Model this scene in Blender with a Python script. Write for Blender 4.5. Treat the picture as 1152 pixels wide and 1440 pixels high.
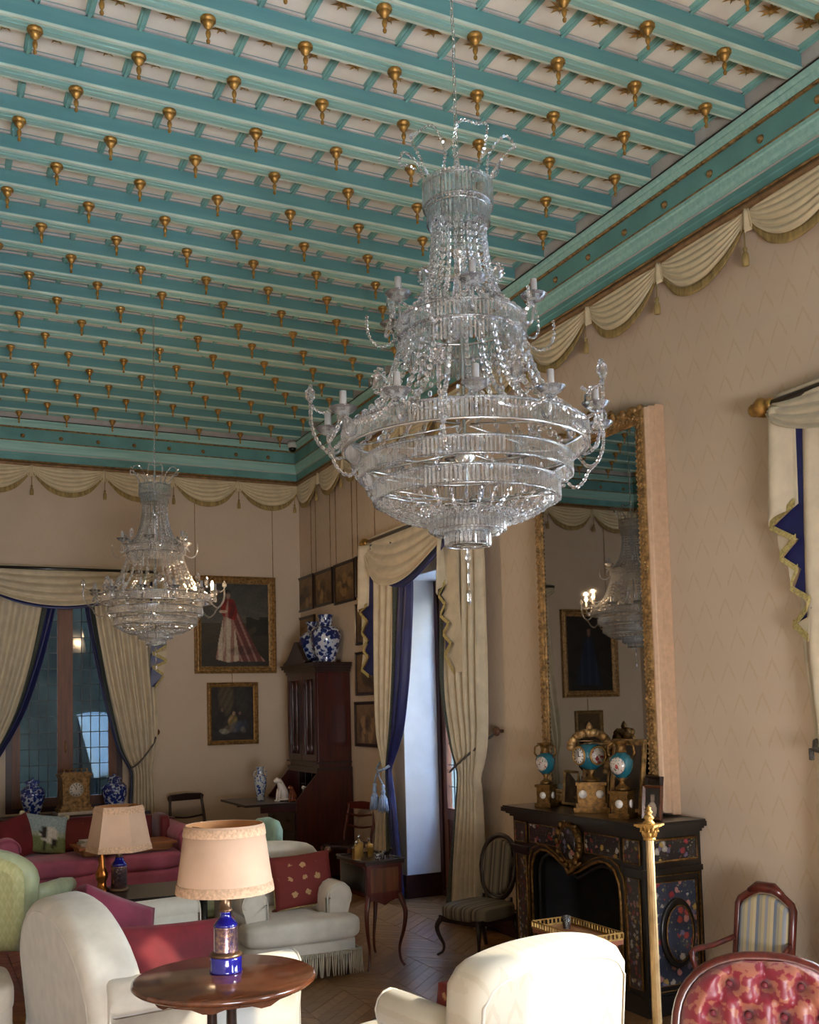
import bpy, bmesh, math, random
from math import sin, cos, pi, radians, sqrt, atan2
from mathutils import Matrix, Vector

random.seed(7)
for _o in list(bpy.data.objects):
    bpy.data.objects.remove(_o)
SC = bpy.context.scene
COL = SC.collection

# ------------------------------------------------------------------ camera
def build_camera():
    yaw, pitch, roll = 0.4538551, 0.0710994, -0.0251774
    f = Vector((sin(yaw) * cos(pitch), cos(yaw) * cos(pitch), sin(pitch)))
    r = Vector((cos(yaw), -sin(yaw), 0.0))
    u = r.cross(f)
    c, s = cos(roll), sin(roll)
    r2 = c * r + s * u
    u2 = -s * r + c * u
    m = Matrix((r2, u2, -f)).transposed().to_4x4()
    m.translation = (0.0, 0.0, 1.65)
    cd = bpy.data.cameras.new('camera')
    cd.sensor_fit = 'AUTO'
    cd.sensor_width = 36.0
    cd.lens = 1428.49 / 1440 * 36.0
    cd.shift_y = 175.0 / 1440
    cd.clip_start = 0.02
    cd.clip_end = 200
    co = bpy.data.objects.new('camera', cd)
    co.matrix_world = m
    COL.objects.link(co)
    SC.camera = co
    return r2, u2, f
CAM_R, CAM_U, CAM_F = build_camera()

def project(p):
    d = Vector(p) - Vector((0, 0, 1.65))
    z = d.dot(CAM_F)
    if z < 0.05:
        return None
    return 576 + 1428.49 * d.dot(CAM_R) / z, 895 - 1428.49 * d.dot(CAM_U) / z

def in_view(p, margin=70):
    q = project(p)
    return q is not None and -margin < q[0] < 1152 + margin and -margin < q[1] < 1440 + margin

# ------------------------------------------------------------------ sky, sun, exposure
SKY_STRENGTH = 19.0
SUN_STRENGTH = 3.2
EXPOSURE = 1.38
wd = bpy.data.worlds.new('sky')
SC.world = wd
wd.use_nodes = True
_n = wd.node_tree.nodes
_l = wd.node_tree.links
_bg = _n['Background']
_tc = _n.new('ShaderNodeTexCoord')
_sp = _n.new('ShaderNodeSeparateXYZ')
_l.new(_tc.outputs['Generated'], _sp.inputs[0])
_rp = _n.new('ShaderNodeValToRGB')
_rp.color_ramp.elements[0].position = 0.0
_rp.color_ramp.elements[0].color = (0.90, 0.92, 0.96, 1)
_e = _rp.color_ramp.elements.new(0.30)
_e.color = (0.66, 0.78, 1.0, 1)
_rp.color_ramp.elements[-1].position = 0.9
_rp.color_ramp.elements[-1].color = (0.20, 0.40, 1.0, 1)
_l.new(_sp.outputs['Z'], _rp.inputs[0])
_l.new(_rp.outputs[0], _bg.inputs['Color'])
_bg.inputs['Strength'].default_value = SKY_STRENGTH

sd = bpy.data.lights.new('sun', 'SUN')
sd.energy = SUN_STRENGTH
sd.angle = radians(0.6)
sd.color = (1.0, 0.85, 0.66)
so = bpy.data.objects.new('sun', sd)
so.rotation_euler = Vector((-1.0, 0.68, -0.62)).to_track_quat('-Z', 'Y').to_euler()
so.location = (8, 0, 8)
COL.objects.link(so)

def portal(loc, rot, sx, sy):
    d = bpy.data.lights.new('window_portal', 'AREA')
    d.shape = 'RECTANGLE'
    d.size = sx
    d.size_y = sy
    d.cycles.is_portal = True
    o = bpy.data.objects.new('window_portal', d)
    o.location = loc
    o.rotation_euler = rot
    COL.objects.link(o)

vs = SC.view_settings
vs.view_transform = 'Standard'
vs.look = 'None'
vs.gamma = 1.0
vs.use_curve_mapping = False
vs.exposure = EXPOSURE
cy = SC.cycles
cy.use_denoising = True
cy.max_bounces = 10
cy.diffuse_bounces = 5
cy.glossy_bounces = 4
cy.transmission_bounces = 6
cy.transparent_max_bounces = 24
cy.caustics_reflective = False
cy.caustics_refractive = False
cy.sample_clamp_indirect = 8.0
SC.display_settings.display_device = 'sRGB'

# ------------------------------------------------------------------ materials
def _mat(name):
    m = bpy.data.materials.new(name)
    m.use_nodes = True
    nt = m.node_tree
    return m, nt, nt.nodes['Principled BSDF']

def rgb(c):
    return (c[0], c[1], c[2], 1.0)

def s2l(h):
    """sRGB hex -> linear tuple"""
    out = []
    for i in (0, 2, 4):
        v = int(h[i:i + 2], 16) / 255
        out.append(v / 12.92 if v <= 0.04045 else ((v + 0.055) / 1.055) ** 2.4)
    return tuple(out)

def ramp(nt, fac, stops, interp='LINEAR'):
    r = nt.nodes.new('ShaderNodeValToRGB')
    cr = r.color_ramp
    cr.interpolation = interp
    while len(cr.elements) < len(stops):
        cr.elements.new(0.5)
    for e, (p, c) in zip(cr.elements, stops):
        e.position = p
        e.color = rgb(c)
    nt.links.new(fac, r.inputs[0])
    return r.outputs[0]

def mixc(nt, fac, a, b):
    m = nt.nodes.new('ShaderNodeMix')
    m.data_type = 'RGBA'
    for sock, v in ((m.inputs[0], fac), (m.inputs[6], a), (m.inputs[7], b)):
        if hasattr(v, 'links'):
            nt.links.new(v, sock)
        elif isinstance(v, (int, float)):
            sock.default_value = v
        else:
            sock.default_value = rgb(v)
    return m.outputs[2]

def math_(nt, op, a, b=None, c=None):
    m = nt.nodes.new('ShaderNodeMath')
    m.operation = op
    for i, v in enumerate((a, b, c)):
        if v is None:
            continue
        if hasattr(v, 'links'):
            nt.links.new(v, m.inputs[i])
        else:
            m.inputs[i].default_value = v
    return m.outputs[0]

def coords(nt, kind='Object', scale=(1, 1, 1)):
    t = nt.nodes.new('ShaderNodeTexCoord')
    mp = nt.nodes.new('ShaderNodeMapping')
    mp.inputs['Scale'].default_value = scale
    nt.links.new(t.outputs[kind], mp.inputs[0])
    return mp.outputs[0]

def noise(nt, vec, scale, detail=3, rough=0.5):
    n = nt.nodes.new('ShaderNodeTexNoise')
    n.inputs['Scale'].default_value = scale
    n.inputs['Detail'].default_value = detail
    n.inputs['Roughness'].default_value = rough
    nt.links.new(vec, n.inputs['Vector'])
    return n.outputs['Fac']

def bump(nt, b, height, strength, dist=0.01):
    n = nt.nodes.new('ShaderNodeBump')
    n.inputs['Strength'].default_value = strength
    n.inputs['Distance'].default_value = dist
    nt.links.new(height, n.inputs['Height'])
    nt.links.new(n.outputs[0], b.inputs['Normal'])

def pm(name, col, rough=0.6, metal=0.0, var=0.12, scale=18, stretch=(1, 1, 1), bmp=0.0, bscale=60, sheen=0.0, coat=0.0, col2=None, spec=None, kind='Object'):
    m, nt, b = _mat(name)
    vec = coords(nt, kind, stretch)
    f = noise(nt, vec, scale)
    c2 = col2 if col2 else tuple(max(0, x * (1 - var * 2.2)) for x in col)
    c1 = col if col2 else tuple(min(1, x * (1 + var)) for x in col)
    nt.links.new(ramp(nt, f, [(0.3, c1), (0.7, c2)]), b.inputs['Base Color'])
    b.inputs['Roughness'].default_value = rough
    b.inputs['Metallic'].default_value = metal
    if sheen:
        b.inputs['Sheen Weight'].default_value = sheen
        b.inputs['Sheen Roughness'].default_value = 0.4
    if coat:
        b.inputs['Coat Weight'].default_value = coat
        b.inputs['Coat Roughness'].default_value = 0.08
    if spec is not None:
        b.inputs['Specular IOR Level'].default_value = spec
    if bmp:
        bump(nt, b, noise(nt, vec, bscale, 4), bmp)
    return m

def damask(name, c1, c2, cell=0.2, rough=0.7, axes=(1, 2), strength=1.0, sheen=0.0, thin=0.09, kind='Object'):
    """small inverted-V sprigs in a staggered lattice woven into a plain ground"""
    m, nt, b = _mat(name)
    t = nt.nodes.new('ShaderNodeTexCoord')
    s = nt.nodes.new('ShaderNodeSeparateXYZ')
    nt.links.new(t.outputs[kind], s.inputs[0])
    u = math_(nt, 'DIVIDE', s.outputs[axes[0]], cell)
    v = math_(nt, 'DIVIDE', s.outputs[axes[1]], cell * 1.1)
    row = math_(nt, 'FLOOR', v)
    half = math_(nt, 'MULTIPLY', math_(nt, 'MODULO', math_(nt, 'ABSOLUTE', row), 2.0), 0.5)
    fu = math_(nt, 'ABSOLUTE', math_(nt, 'SUBTRACT', math_(nt, 'FRACT', math_(nt, 'ADD', u, half)), 0.5))
    fv = math_(nt, 'FRACT', v)
    # distance from chevron  fv = 0.8 - 1.6*fu
    nz = noise(nt, t.outputs[kind], 34 / (cell * 5), 2)
    d = math_(nt, 'ABSOLUTE', math_(nt, 'SUBTRACT', fv, math_(nt, 'SUBTRACT', 0.86, math_(nt, 'MULTIPLY', fu, 1.7))))
    d = math_(nt, 'ADD', d, math_(nt, 'MULTIPLY', math_(nt, 'SUBTRACT', nz, 0.5), 0.22))
    inr = math_(nt, 'LESS_THAN', fu, 0.34)
    f = math_(nt, 'MULTIPLY', math_(nt, 'LESS_THAN', d, thin), inr)
    f = math_(nt, 'MULTIPLY', f, strength)
    base = ramp(nt, noise(nt, t.outputs[kind], 3.0, 3), [(0.3, c1), (0.75, tuple(x * 0.93 for x in c1))])
    nt.links.new(mixc(nt, f, base, c2), b.inputs['Base Color'])
    rr = math_(nt, 'SUBTRACT', rough, math_(nt, 'MULTIPLY', f, 0.12))
    nt.links.new(rr, b.inputs['Roughness'])
    if sheen:
        b.inputs['Sheen Weight'].default_value = sheen
    return m

def striped(name, cols, width, axis=0, rough=0.6, kind='Object', off=0.0):
    m, nt, b = _mat(name)
    t = nt.nodes.new('ShaderNodeTexCoord')
    s = nt.nodes.new('ShaderNodeSeparateXYZ')
    nt.links.new(t.outputs[kind], s.inputs[0])
    f = math_(nt, 'FRACT', math_(nt, 'ADD', math_(nt, 'DIVIDE', s.outputs[axis], width), 100.0 + off))
    st = [(i / len(cols), c) for i, c in enumerate(cols)]
    nt.links.new(ramp(nt, f, st, 'CONSTANT'), b.inputs['Base Color'])
    b.inputs['Roughness'].default_value = rough
    return m

def wood(name, c1, c2, rough=0.35, axis=2, scale=7.0, coat=0.25):
    m, nt, b = _mat(name)
    st = [9.0, 9.0, 9.0]
    st[axis] = 0.8
    vec = coords(nt, 'Object', tuple(st))
    f = noise(nt, vec, scale * 0.5, 5, 0.6)
    nt.links.new(ramp(nt, f, [(0.28, c1), (0.72, c2)]), b.inputs['Base Color'])
    b.inputs['Roughness'].default_value = rough
    b.inputs['Coat Weight'].default_value = coat
    b.inputs['Coat Roughness'].default_value = 0.12
    return m

def floral(name, ground, scale=30, rough=0.28, dens=0.5, dim=0.62):
    """inlaid or painted flowers: rosettes with shaded petals over small leaves on a plain ground"""
    m, nt, b = _mat(name)
    vec = coords(nt, 'Object')
    wob = nt.nodes.new('ShaderNodeTexNoise')
    wob.inputs['Scale'].default_value = scale * 2.2
    nt.links.new(vec, wob.inputs['Vector'])
    mx = nt.nodes.new('ShaderNodeMix')
    mx.data_type = 'VECTOR'
    mx.inputs[0].default_value = 0.022
    nt.links.new(vec, mx.inputs[4])
    nt.links.new(wob.outputs['Color'], mx.inputs[5])
    def cells(sc):
        v = nt.nodes.new('ShaderNodeTexVoronoi')
        v.inputs['Scale'].default_value = sc
        nt.links.new(mx.outputs[1], v.inputs['Vector'])
        sp_ = nt.nodes.new('ShaderNodeSeparateColor')
        nt.links.new(v.outputs['Color'], sp_.inputs[0])
        return v.outputs['Distance'], sp_.outputs[0], sp_.outputs[1]
    k = lambda h: tuple(c * dim for c in s2l(h))
    d1, r1, q1 = cells(scale)
    d2, r2, q2 = cells(scale * 2.4)
    leaf = ramp(nt, r2, [(0.0, k('55603f')), (0.4, k('6f6a4c')), (0.7, k('4f5a62')), (0.85, k('8a8468'))], 'CONSTANT')
    col = mixc(nt, math_(nt, 'MULTIPLY', math_(nt, 'LESS_THAN', d2, 0.36), math_(nt, 'GREATER_THAN', q2, 0.45)), ground, leaf)
    pal = ramp(nt, r1, [(0.0, k('d8cfc0')), (0.25, k('b4473f')), (0.45, k('d9988c')), (0.62, k('8a7ea0')), (0.75, k('d6b35c')), (0.86, k('a83a44'))], 'CONSTANT')
    pal2 = mixc(nt, ramp(nt, d1, [(0.0, (1, 1, 1)), (0.45, (0, 0, 0))]), mixc(nt, 0.45, pal, k('3c2a28')), pal)
    col = mixc(nt, math_(nt, 'MULTIPLY', math_(nt, 'LESS_THAN', d1, 0.46), math_(nt, 'GREATER_THAN', q1, 1 - dens)), col, pal2)
    nt.links.new(col, b.inputs['Base Color'])
    b.inputs['Roughness'].default_value = rough
    b.inputs['Coat Weight'].default_value = 0.3
    return m

def porcelain_blue(name, scale=22, dens=0.5, white=None, blue=None):
    m, nt, b = _mat(name)
    vec = coords(nt, 'Object')
    f1 = noise(nt, vec, scale, 4, 0.6)
    v = nt.nodes.new('ShaderNodeTexVoronoi')
    v.inputs['Scale'].default_value = scale * 1.3
    nt.links.new(vec, v.inputs['Vector'])
    k = math_(nt, 'ADD', math_(nt, 'MULTIPLY', f1, 0.8), math_(nt, 'MULTIPLY', v.outputs['Distance'], 0.35))
    w = white or s2l('c4cbd6')
    bl = blue or s2l('1f3474')
    nt.links.new(ramp(nt, k, [(dens - 0.03, bl), (dens + 0.015, s2l('5f79b4')), (dens + 0.03, w)]), b.inputs['Base Color'])
    b.inputs['Roughness'].default_value = 0.12
    b.inputs['Coat Weight'].default_value = 0.6
    return m

def vcol(name, rough=0.45, spec=0.4):
    m, nt, b = _mat(name)
    a = nt.nodes.new('ShaderNodeVertexColor')
    a.layer_name = 'Col'
    f = noise(nt, coords(nt), 60, 3)
    mx = nt.nodes.new('ShaderNodeMix')
    mx.data_type = 'RGBA'
    mx.blend_type = 'MULTIPLY'
    mx.inputs[0].default_value = 1.0
    nt.links.new(a.outputs[0], mx.inputs[6])
    nt.links.new(ramp(nt, f, [(0.3, (1.1, 1.1, 1.1)), (0.7, (0.75, 0.75, 0.75))]), mx.inputs[7])
    nt.links.new(mx.outputs[2], b.inputs['Base Color'])
    b.inputs['Roughness'].default_value = rough
    b.inputs['Specular IOR Level'].default_value = spec
    return m

def crystal(name, tint=(0.97, 0.975, 0.97), frost=0.07):
    """cut lead glass: clear sheets that let light through and glint"""
    m, nt, b = _mat(name)
    nt.nodes.remove(b)
    out = nt.nodes['Material Output']
    tr = nt.nodes.new('ShaderNodeBsdfTransparent')
    tr.inputs[0].default_value = rgb(tint)
    rf = nt.nodes.new('ShaderNodeBsdfRefraction')
    rf.inputs['IOR'].default_value = 1.35
    rf.inputs['Roughness'].default_value = 0.05
    gl = nt.nodes.new('ShaderNodeBsdfGlossy')
    gl.inputs['Roughness'].default_value = 0.06
    gl.inputs[0].default_value = (1, 1, 1, 1)
    df = nt.nodes.new('ShaderNodeBsdfTranslucent')
    df.inputs[0].default_value = (0.95, 0.96, 1.0, 1)
    d2 = nt.nodes.new('ShaderNodeBsdfDiffuse')
    d2.inputs[0].default_value = (0.95, 0.96, 1.0, 1)
    fr = nt.nodes.new('ShaderNodeFresnel')
    fr.inputs[0].default_value = 1.7
    def mix(f, a, c):
        x = nt.nodes.new('ShaderNodeMixShader')
        if hasattr(f, 'links'):
            nt.links.new(f, x.inputs[0])
        else:
            x.inputs[0].default_value = f
        nt.links.new(a, x.inputs[1])
        nt.links.new(c, x.inputs[2])
        return x.outputs[0]
    body = mix(0.35, tr.outputs[0], rf.outputs[0])
    milk = mix(0.5, df.outputs[0], d2.outputs[0])
    body = mix(frost, body, milk)
    fin = mix(math_(nt, 'MULTIPLY', fr.outputs[0], 1.3), body, gl.outputs[0])
    nt.links.new(fin, out.inputs['Surface'])
    return m

def glass_pane(name, tint, gloss=0.08):
    m, nt, b = _mat(name)
    nt.nodes.remove(b)
    out = nt.nodes['Material Output']
    tr = nt.nodes.new('ShaderNodeBsdfTransparent')
    tr.inputs[0].default_value = rgb(tint)
    gl = nt.nodes.new('ShaderNodeBsdfGlossy')
    gl.inputs['Roughness'].default_value = 0.08
    x = nt.nodes.new('ShaderNodeMixShader')
    x.inputs[0].default_value = gloss
    nt.links.new(tr.outputs[0], x.inputs[1])
    nt.links.new(gl.outputs[0], x.inputs[2])
    nt.links.new(x.outputs[0], out.inputs['Surface'])
    return m

def glow(name, col, strength):
    m, nt, b = _mat(name)
    b.inputs['Emission Color'].default_value = rgb(col)
    b.inputs['Emission Strength'].default_value = strength
    b.inputs['Base Color'].default_value = rgb(col)
    return m

M = {}
M['wall_right'] = damask('wall_right', s2l('d0bba4'), s2l('c2aa88'), 0.155, 0.75, axes=(1, 2), thin=0.075, strength=0.55)
M['wall_back'] = damask('wall_back', s2l('cbb7a0'), s2l('c7b090'), 0.155, 0.75, axes=(0, 2), thin=0.075, strength=0.5)
M['teal_beam'] = pm('teal_beam', s2l('6a9f9f'), 0.65, var=0.12, scale=3, stretch=(0.6, 6, 6), col2=s2l('5d9397'))
M['teal_light'] = pm('teal_light', s2l('a8d2c8'), 0.6, var=0.1, scale=5, stretch=(0.4, 9, 9), col2=s2l('8ec1ba'))
M['teal_pale'] = pm('teal_pale', s2l('d2e4d4'), 0.6, var=0.1, scale=5)
M['teal_rib'] = pm('teal_rib', s2l('8abeb8'), 0.6, var=0.12, scale=8)
M['coffer'] = pm('coffer', s2l('fdf0e2'), 0.8, var=0.05, scale=6)
M['teal_mid'] = pm('teal_mid', s2l('6ca3a0'), 0.6, var=0.1, scale=4)
M['frieze_grey'] = pm('frieze_grey', s2l('c2bcb8'), 0.75, var=0.1, scale=5)
M['gold'] = pm('gold', s2l('b58a48'), 0.38, 0.6, var=0.2, scale=30, bmp=0.2)
M['gold_old'] = pm('gold_old', s2l('a88250'), 0.48, 0.4, var=0.3, scale=35, bmp=0.35, bscale=80)
M['gold_dull'] = pm('gold_dull', s2l('9a7a4c'), 0.5, 0.35, var=0.25, scale=25)
M['gilt_light'] = pm('gilt_light', s2l('cfae90'), 0.45, 0.15, var=0.06, scale=30)
M['swag'] = pm('swag', s2l('d8c7a4'), 0.75, var=0.06, scale=14, sheen=0.2)
M['swag_fringe'] = pm('swag_fringe', s2l('a38b58'), 0.85, var=0.2, scale=40, stretch=(1, 1, 0.2))
M['drape'] = pm('drape', s2l('cbbda2'), 0.72, var=0.07, scale=10, sheen=0.25)
M['drape_blue'] = pm('drape_blue', s2l('1a2058'), 0.42, var=0.15, scale=10, sheen=0.15)
M['braid'] = pm('braid', s2l('474e46'), 0.8, var=0.3, scale=120)
M['trim_gold'] = pm('trim_gold', s2l('b5a468'), 0.7, var=0.2, scale=80)
M['tassel_silver'] = pm('tassel_silver', s2l('9cb0cc'), 0.6, var=0.2, scale=90, stretch=(1, 1, 0.2))
M['rope'] = pm('rope', s2l('5c5550'), 0.7, var=0.3, scale=120)
M['wood_dark'] = wood('wood_dark', s2l('33201a'), s2l('1c100d'), 0.32)
M['rail_brown'] = pm('rail_brown', s2l('8a6a48'), 0.5, 0.15, var=0.15, scale=20)
M['wood_mahog'] = wood('wood_mahog', s2l('68261a'), s2l('3c120c'), 0.28)
M['wood_window'] = wood('wood_window', s2l('7a4628'), s2l('4c2a18'), 0.5, coat=0.03)
M['wood_bureau'] = wood('wood_bureau', s2l('4a1a12'), s2l('260c0a'), 0.3, coat=0.15)
M['wood_walnut'] = wood('wood_walnut', s2l('6e3f28'), s2l('3f2216'), 0.2, axis=0, scale=5, coat=0.7)
M['wood_orange'] = wood('wood_orange', s2l('b8743c'), s2l('8c4f24'), 0.35, axis=0)
M['wood_rose'] = wood('wood_rose', s2l('9a5636'), s2l('6e3620'), 0.35)
M['wood_deep'] = pm('wood_deep', s2l('38140f'), 0.45, var=0.2, scale=8)
M['ebony'] = pm('ebony', s2l('16120f'), 0.28, var=0.2, scale=12, coat=0.4)
M['soot'] = pm('soot', s2l('14100e'), 0.9, var=0.3, scale=12)
M['brass'] = pm('brass', s2l('b99c70'), 0.38, 0.75, var=0.1, scale=20)
M['bronze'] = pm('bronze', s2l('7d5a2c'), 0.38, 0.7, var=0.3, scale=40, bmp=0.4, bscale=90)
M['copper'] = pm('copper', s2l('a8642c'), 0.25, 0.9, var=0.15)
M['satin_green'] = pm('satin_green', s2l('b2ba94'), 0.4, var=0.1, scale=10, sheen=0.2)
M['iron'] = pm('iron', s2l('2a2624'), 0.5, 0.5)
M['steel'] = pm('steel', s2l('cfd0cc'), 0.22, 0.9, var=0.06)
M['white_metal'] = pm('white_metal', s2l('aeaaa8'), 0.5, var=0.05)
M['crystal'] = crystal('crystal')
M['dish_glass'] = crystal('dish_glass', (0.97, 0.97, 0.96), 0.17)
M['gold_paint'] = pm('gold_paint', s2l('c2974f'), 0.45, 0.1, var=0.2, scale=25)
M['hearth_stone'] = pm('hearth_stone', s2l('a58672'), 0.8, var=0.2, scale=20)
M['crystal_fine'] = crystal('crystal_fine', (0.97, 0.975, 0.97), 0.12)
M['cream_damask'] = damask('cream_damask', s2l('cabea6'), s2l('b7a688'), 0.10, 0.55, axes=(0, 2), sheen=0.3, thin=0.16, strength=0.45)
M['cream_cloth'] = pm('cream_cloth', s2l('cfc6b6'), 0.7, var=0.05, scale=12, sheen=0.3, bmp=0.06, bscale=220)
M['cream_fringe'] = pm('cream_fringe', s2l('cfc2a6'), 0.8, var=0.15, scale=60, stretch=(1, 1, 0.1))
M['red_velvet'] = pm('red_velvet', s2l('6e121c'), 0.8, var=0.15, scale=9, sheen=0.15)
M['rose_velvet'] = pm('rose_velvet', s2l('74233a'), 0.8, var=0.12, scale=7, sheen=0.2)
M['pink_velvet'] = pm('pink_velvet', s2l('c46886'), 0.75, var=0.12, scale=6, sheen=0.3)
M['crimson'] = pm('crimson', s2l('6c1220'), 0.6, var=0.15, scale=10, sheen=0.4)
M['green_damask'] = damask('green_damask', s2l('b4b07a'), s2l('c4c08e'), 0.045, 0.5, axes=(0, 2), sheen=0.3, thin=0.3, strength=0.5)
M['turq_silk'] = pm('turq_silk', s2l('b4e4de'), 0.35, var=0.1, scale=10, sheen=0.2)
M['stripe_dark'] = striped('stripe_dark', [s2l('776b56'), s2l('5d5443'), s2l('3a3028'), s2l('776b56'), s2l('4b4338'), s2l('6a6250')], 0.085, 0)
M['stripe_light'] = striped('stripe_light', [s2l('b3a37f'), s2l('8f9096'), s2l('b3a37f'), s2l('c2b28e'), s2l('6f7888'), s2l('98917f')], 0.095, 0)
M['shade'] = pm('shade', s2l('cba78c'), 0.85, var=0.05, scale=6)
M['shade_band'] = pm('shade_band', s2l('cfa888'), 0.85, var=0.14, scale=90)
M['shade_in'] = pm('shade_in', s2l('c98f5c'), 0.8, var=0.05)
M['lamp_blue'] = pm('lamp_blue', s2l('1c1c86'), 0.1, 0.1, var=0.2, scale=12, coat=0.9)
M['lamp_gilt'] = pm('lamp_gilt', s2l('b08a70'), 0.25, 0.7, scale=75, col2=s2l('3a2860'), coat=0.6)
M['lamp_bronze'] = pm('lamp_bronze', s2l('7d6048'), 0.3, 0.7)
M['porcelain'] = porcelain_blue('porcelain', 18, 0.60, white=s2l('b4bcca'), blue=s2l('18265c'))
M['porcelain_jar'] = porcelain_blue('porcelain_jar', 26, 0.62, white=s2l('b8c0d0'), blue=s2l('1a2c78'))
M['porcelain_pale'] = porcelain_blue('porcelain_pale', 34, 0.5, white=s2l('aeb4b8'))
M['turq_porcelain'] = pm('turq_porcelain', s2l('1f6474'), 0.12, var=0.1, scale=14, coat=0.8)
M['white_porcelain'] = pm('white_porcelain', s2l('e6ded6'), 0.15, var=0.05, coat=0.6)
M['painted_scene'] = floral('painted_scene', s2l('bfb0a4'), 38, 0.15, 0.6, 0.85)
M['flowers'] = floral('flowers', s2l('262022'), 26, 0.25, 0.75)
M['flowers_fine'] = floral('flowers_fine', s2l('342828'), 40, 0.3, 0.5, 0.5)
M['flowers_blue'] = floral('flowers_blue', s2l('2c3244'), 24, 0.3, 0.66, 0.7)
M['paint'] = vcol('paint', 0.42)
M['paint_flat'] = vcol('paint_flat', 0.8, 0.1)
M['glass_dim'] = glass_pane('glass_dim', (0.20, 0.22, 0.205), 0.02)
M['glass_clear'] = glass_pane('glass_clear', (0.93, 0.94, 0.9), 0.05)
M['lead'] = pm('lead', s2l('3a3c3c'), 0.5, 0.3)
M['amber_glass'] = pm('amber_glass', s2l('a67c30'), 0.12, 0.6, var=0.2, coat=0.8)
M['silver'] = pm('silver', s2l('b9bcc2'), 0.15, 0.95, var=0.1)
M['jamb_white'] = pm('jamb_white', s2l('dcdcdc'), 0.8, var=0.04, scale=5)
M['plaster'] = pm('plaster', s2l('cbbfa8'), 0.85, var=0.05, scale=4)
M['hedge'] = pm('hedge', s2l('3f5a38'), 0.9, var=0.4, scale=9, bmp=0.8, bscale=30)  # colour of the block added outside to hide low sky
M['terrace'] = pm('terrace', s2l('e4dccb'), 0.9, var=0.1, scale=3)
M['garden_wall'] = pm('garden_wall', s2l('4a4e46'), 0.9, var=0.3, scale=1.5)
M['flame'] = glow('flame', (1.0, 0.66, 0.36), 70.0)
M['camera_white'] = pm('camera_white', s2l('d8d8d4'), 0.4, var=0.02)
M['black'] = pm('black', s2l('101010'), 0.25, var=0.1)
def _mirror():
    m, nt, b = _mat('mirror_glass')
    b.inputs['Metallic'].default_value = 1.0
    b.inputs['Roughness'].default_value = 0.015
    f = noise(nt, coords(nt), 2.5, 3)
    nt.links.new(ramp(nt, f, [(0.3, (0.46, 0.45, 0.43)), (0.7, (0.41, 0.41, 0.40))]), b.inputs['Base Color'])
    return m
M['mirror'] = _mirror()
def _parquet():
    m, nt, b = _mat('parquet')
    nt.links.new(ramp(nt, noise(nt, coords(nt, 'Object', (1.2, 14, 1)), 3, 4), [(0.3, s2l('946a42')), (0.7, s2l('6a4628'))]), b.inputs['Base Color'])
    b.inputs['Roughness'].default_value = 0.3
    b.inputs['Coat Weight'].default_value = 0.3
    b.inputs['Coat Roughness'].default_value = 0.2
    return m
M['parquet'] = _parquet()
M['parquet_pale'] = wood('parquet_pale', s2l('a2764a'), s2l('7a5430'), 0.3, axis=1, coat=0.3)
def _red_damask():
    m, nt, b = _mat('red_damask')
    vec = coords(nt)
    v = nt.nodes.new('ShaderNodeTexVoronoi')
    v.inputs['Scale'].default_value = 30
    nt.links.new(vec, v.inputs['Vector'])
    k = math_(nt, 'ADD', math_(nt, 'MULTIPLY', noise(nt, vec, 48, 3), 0.7), math_(nt, 'MULTIPLY', v.outputs['Distance'], 0.5))
    nt.links.new(ramp(nt, k, [(0.62, s2l('7c1626')), (0.68, s2l('9a5a44'))]), b.inputs['Base Color'])
    b.inputs['Roughness'].default_value = 0.38
    b.inputs['Sheen Weight'].default_value = 0.3
    return m
M['red_damask'] = _red_damask()
def _fleur():
    m, nt, b = _mat('fleur_cloth')
    vec = coords(nt)
    v = nt.nodes.new('ShaderNodeTexVoronoi')
    v.inputs['Scale'].default_value = 11
    v.inputs['Randomness'].default_value = 0.25
    nt.links.new(vec, v.inputs['Vector'])
    k = math_(nt, 'ADD', v.outputs['Distance'], math_(nt, 'MULTIPLY', noise(nt, vec, 60, 2), 0.35))
    nt.links.new(ramp(nt, k, [(0.38, s2l('a8845a')), (0.42, s2l('6a1f1a'))]), b.inputs['Base Color'])
    b.inputs['Roughness'].default_value = 0.8
    return m
M['fleur'] = _fleur()

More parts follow.
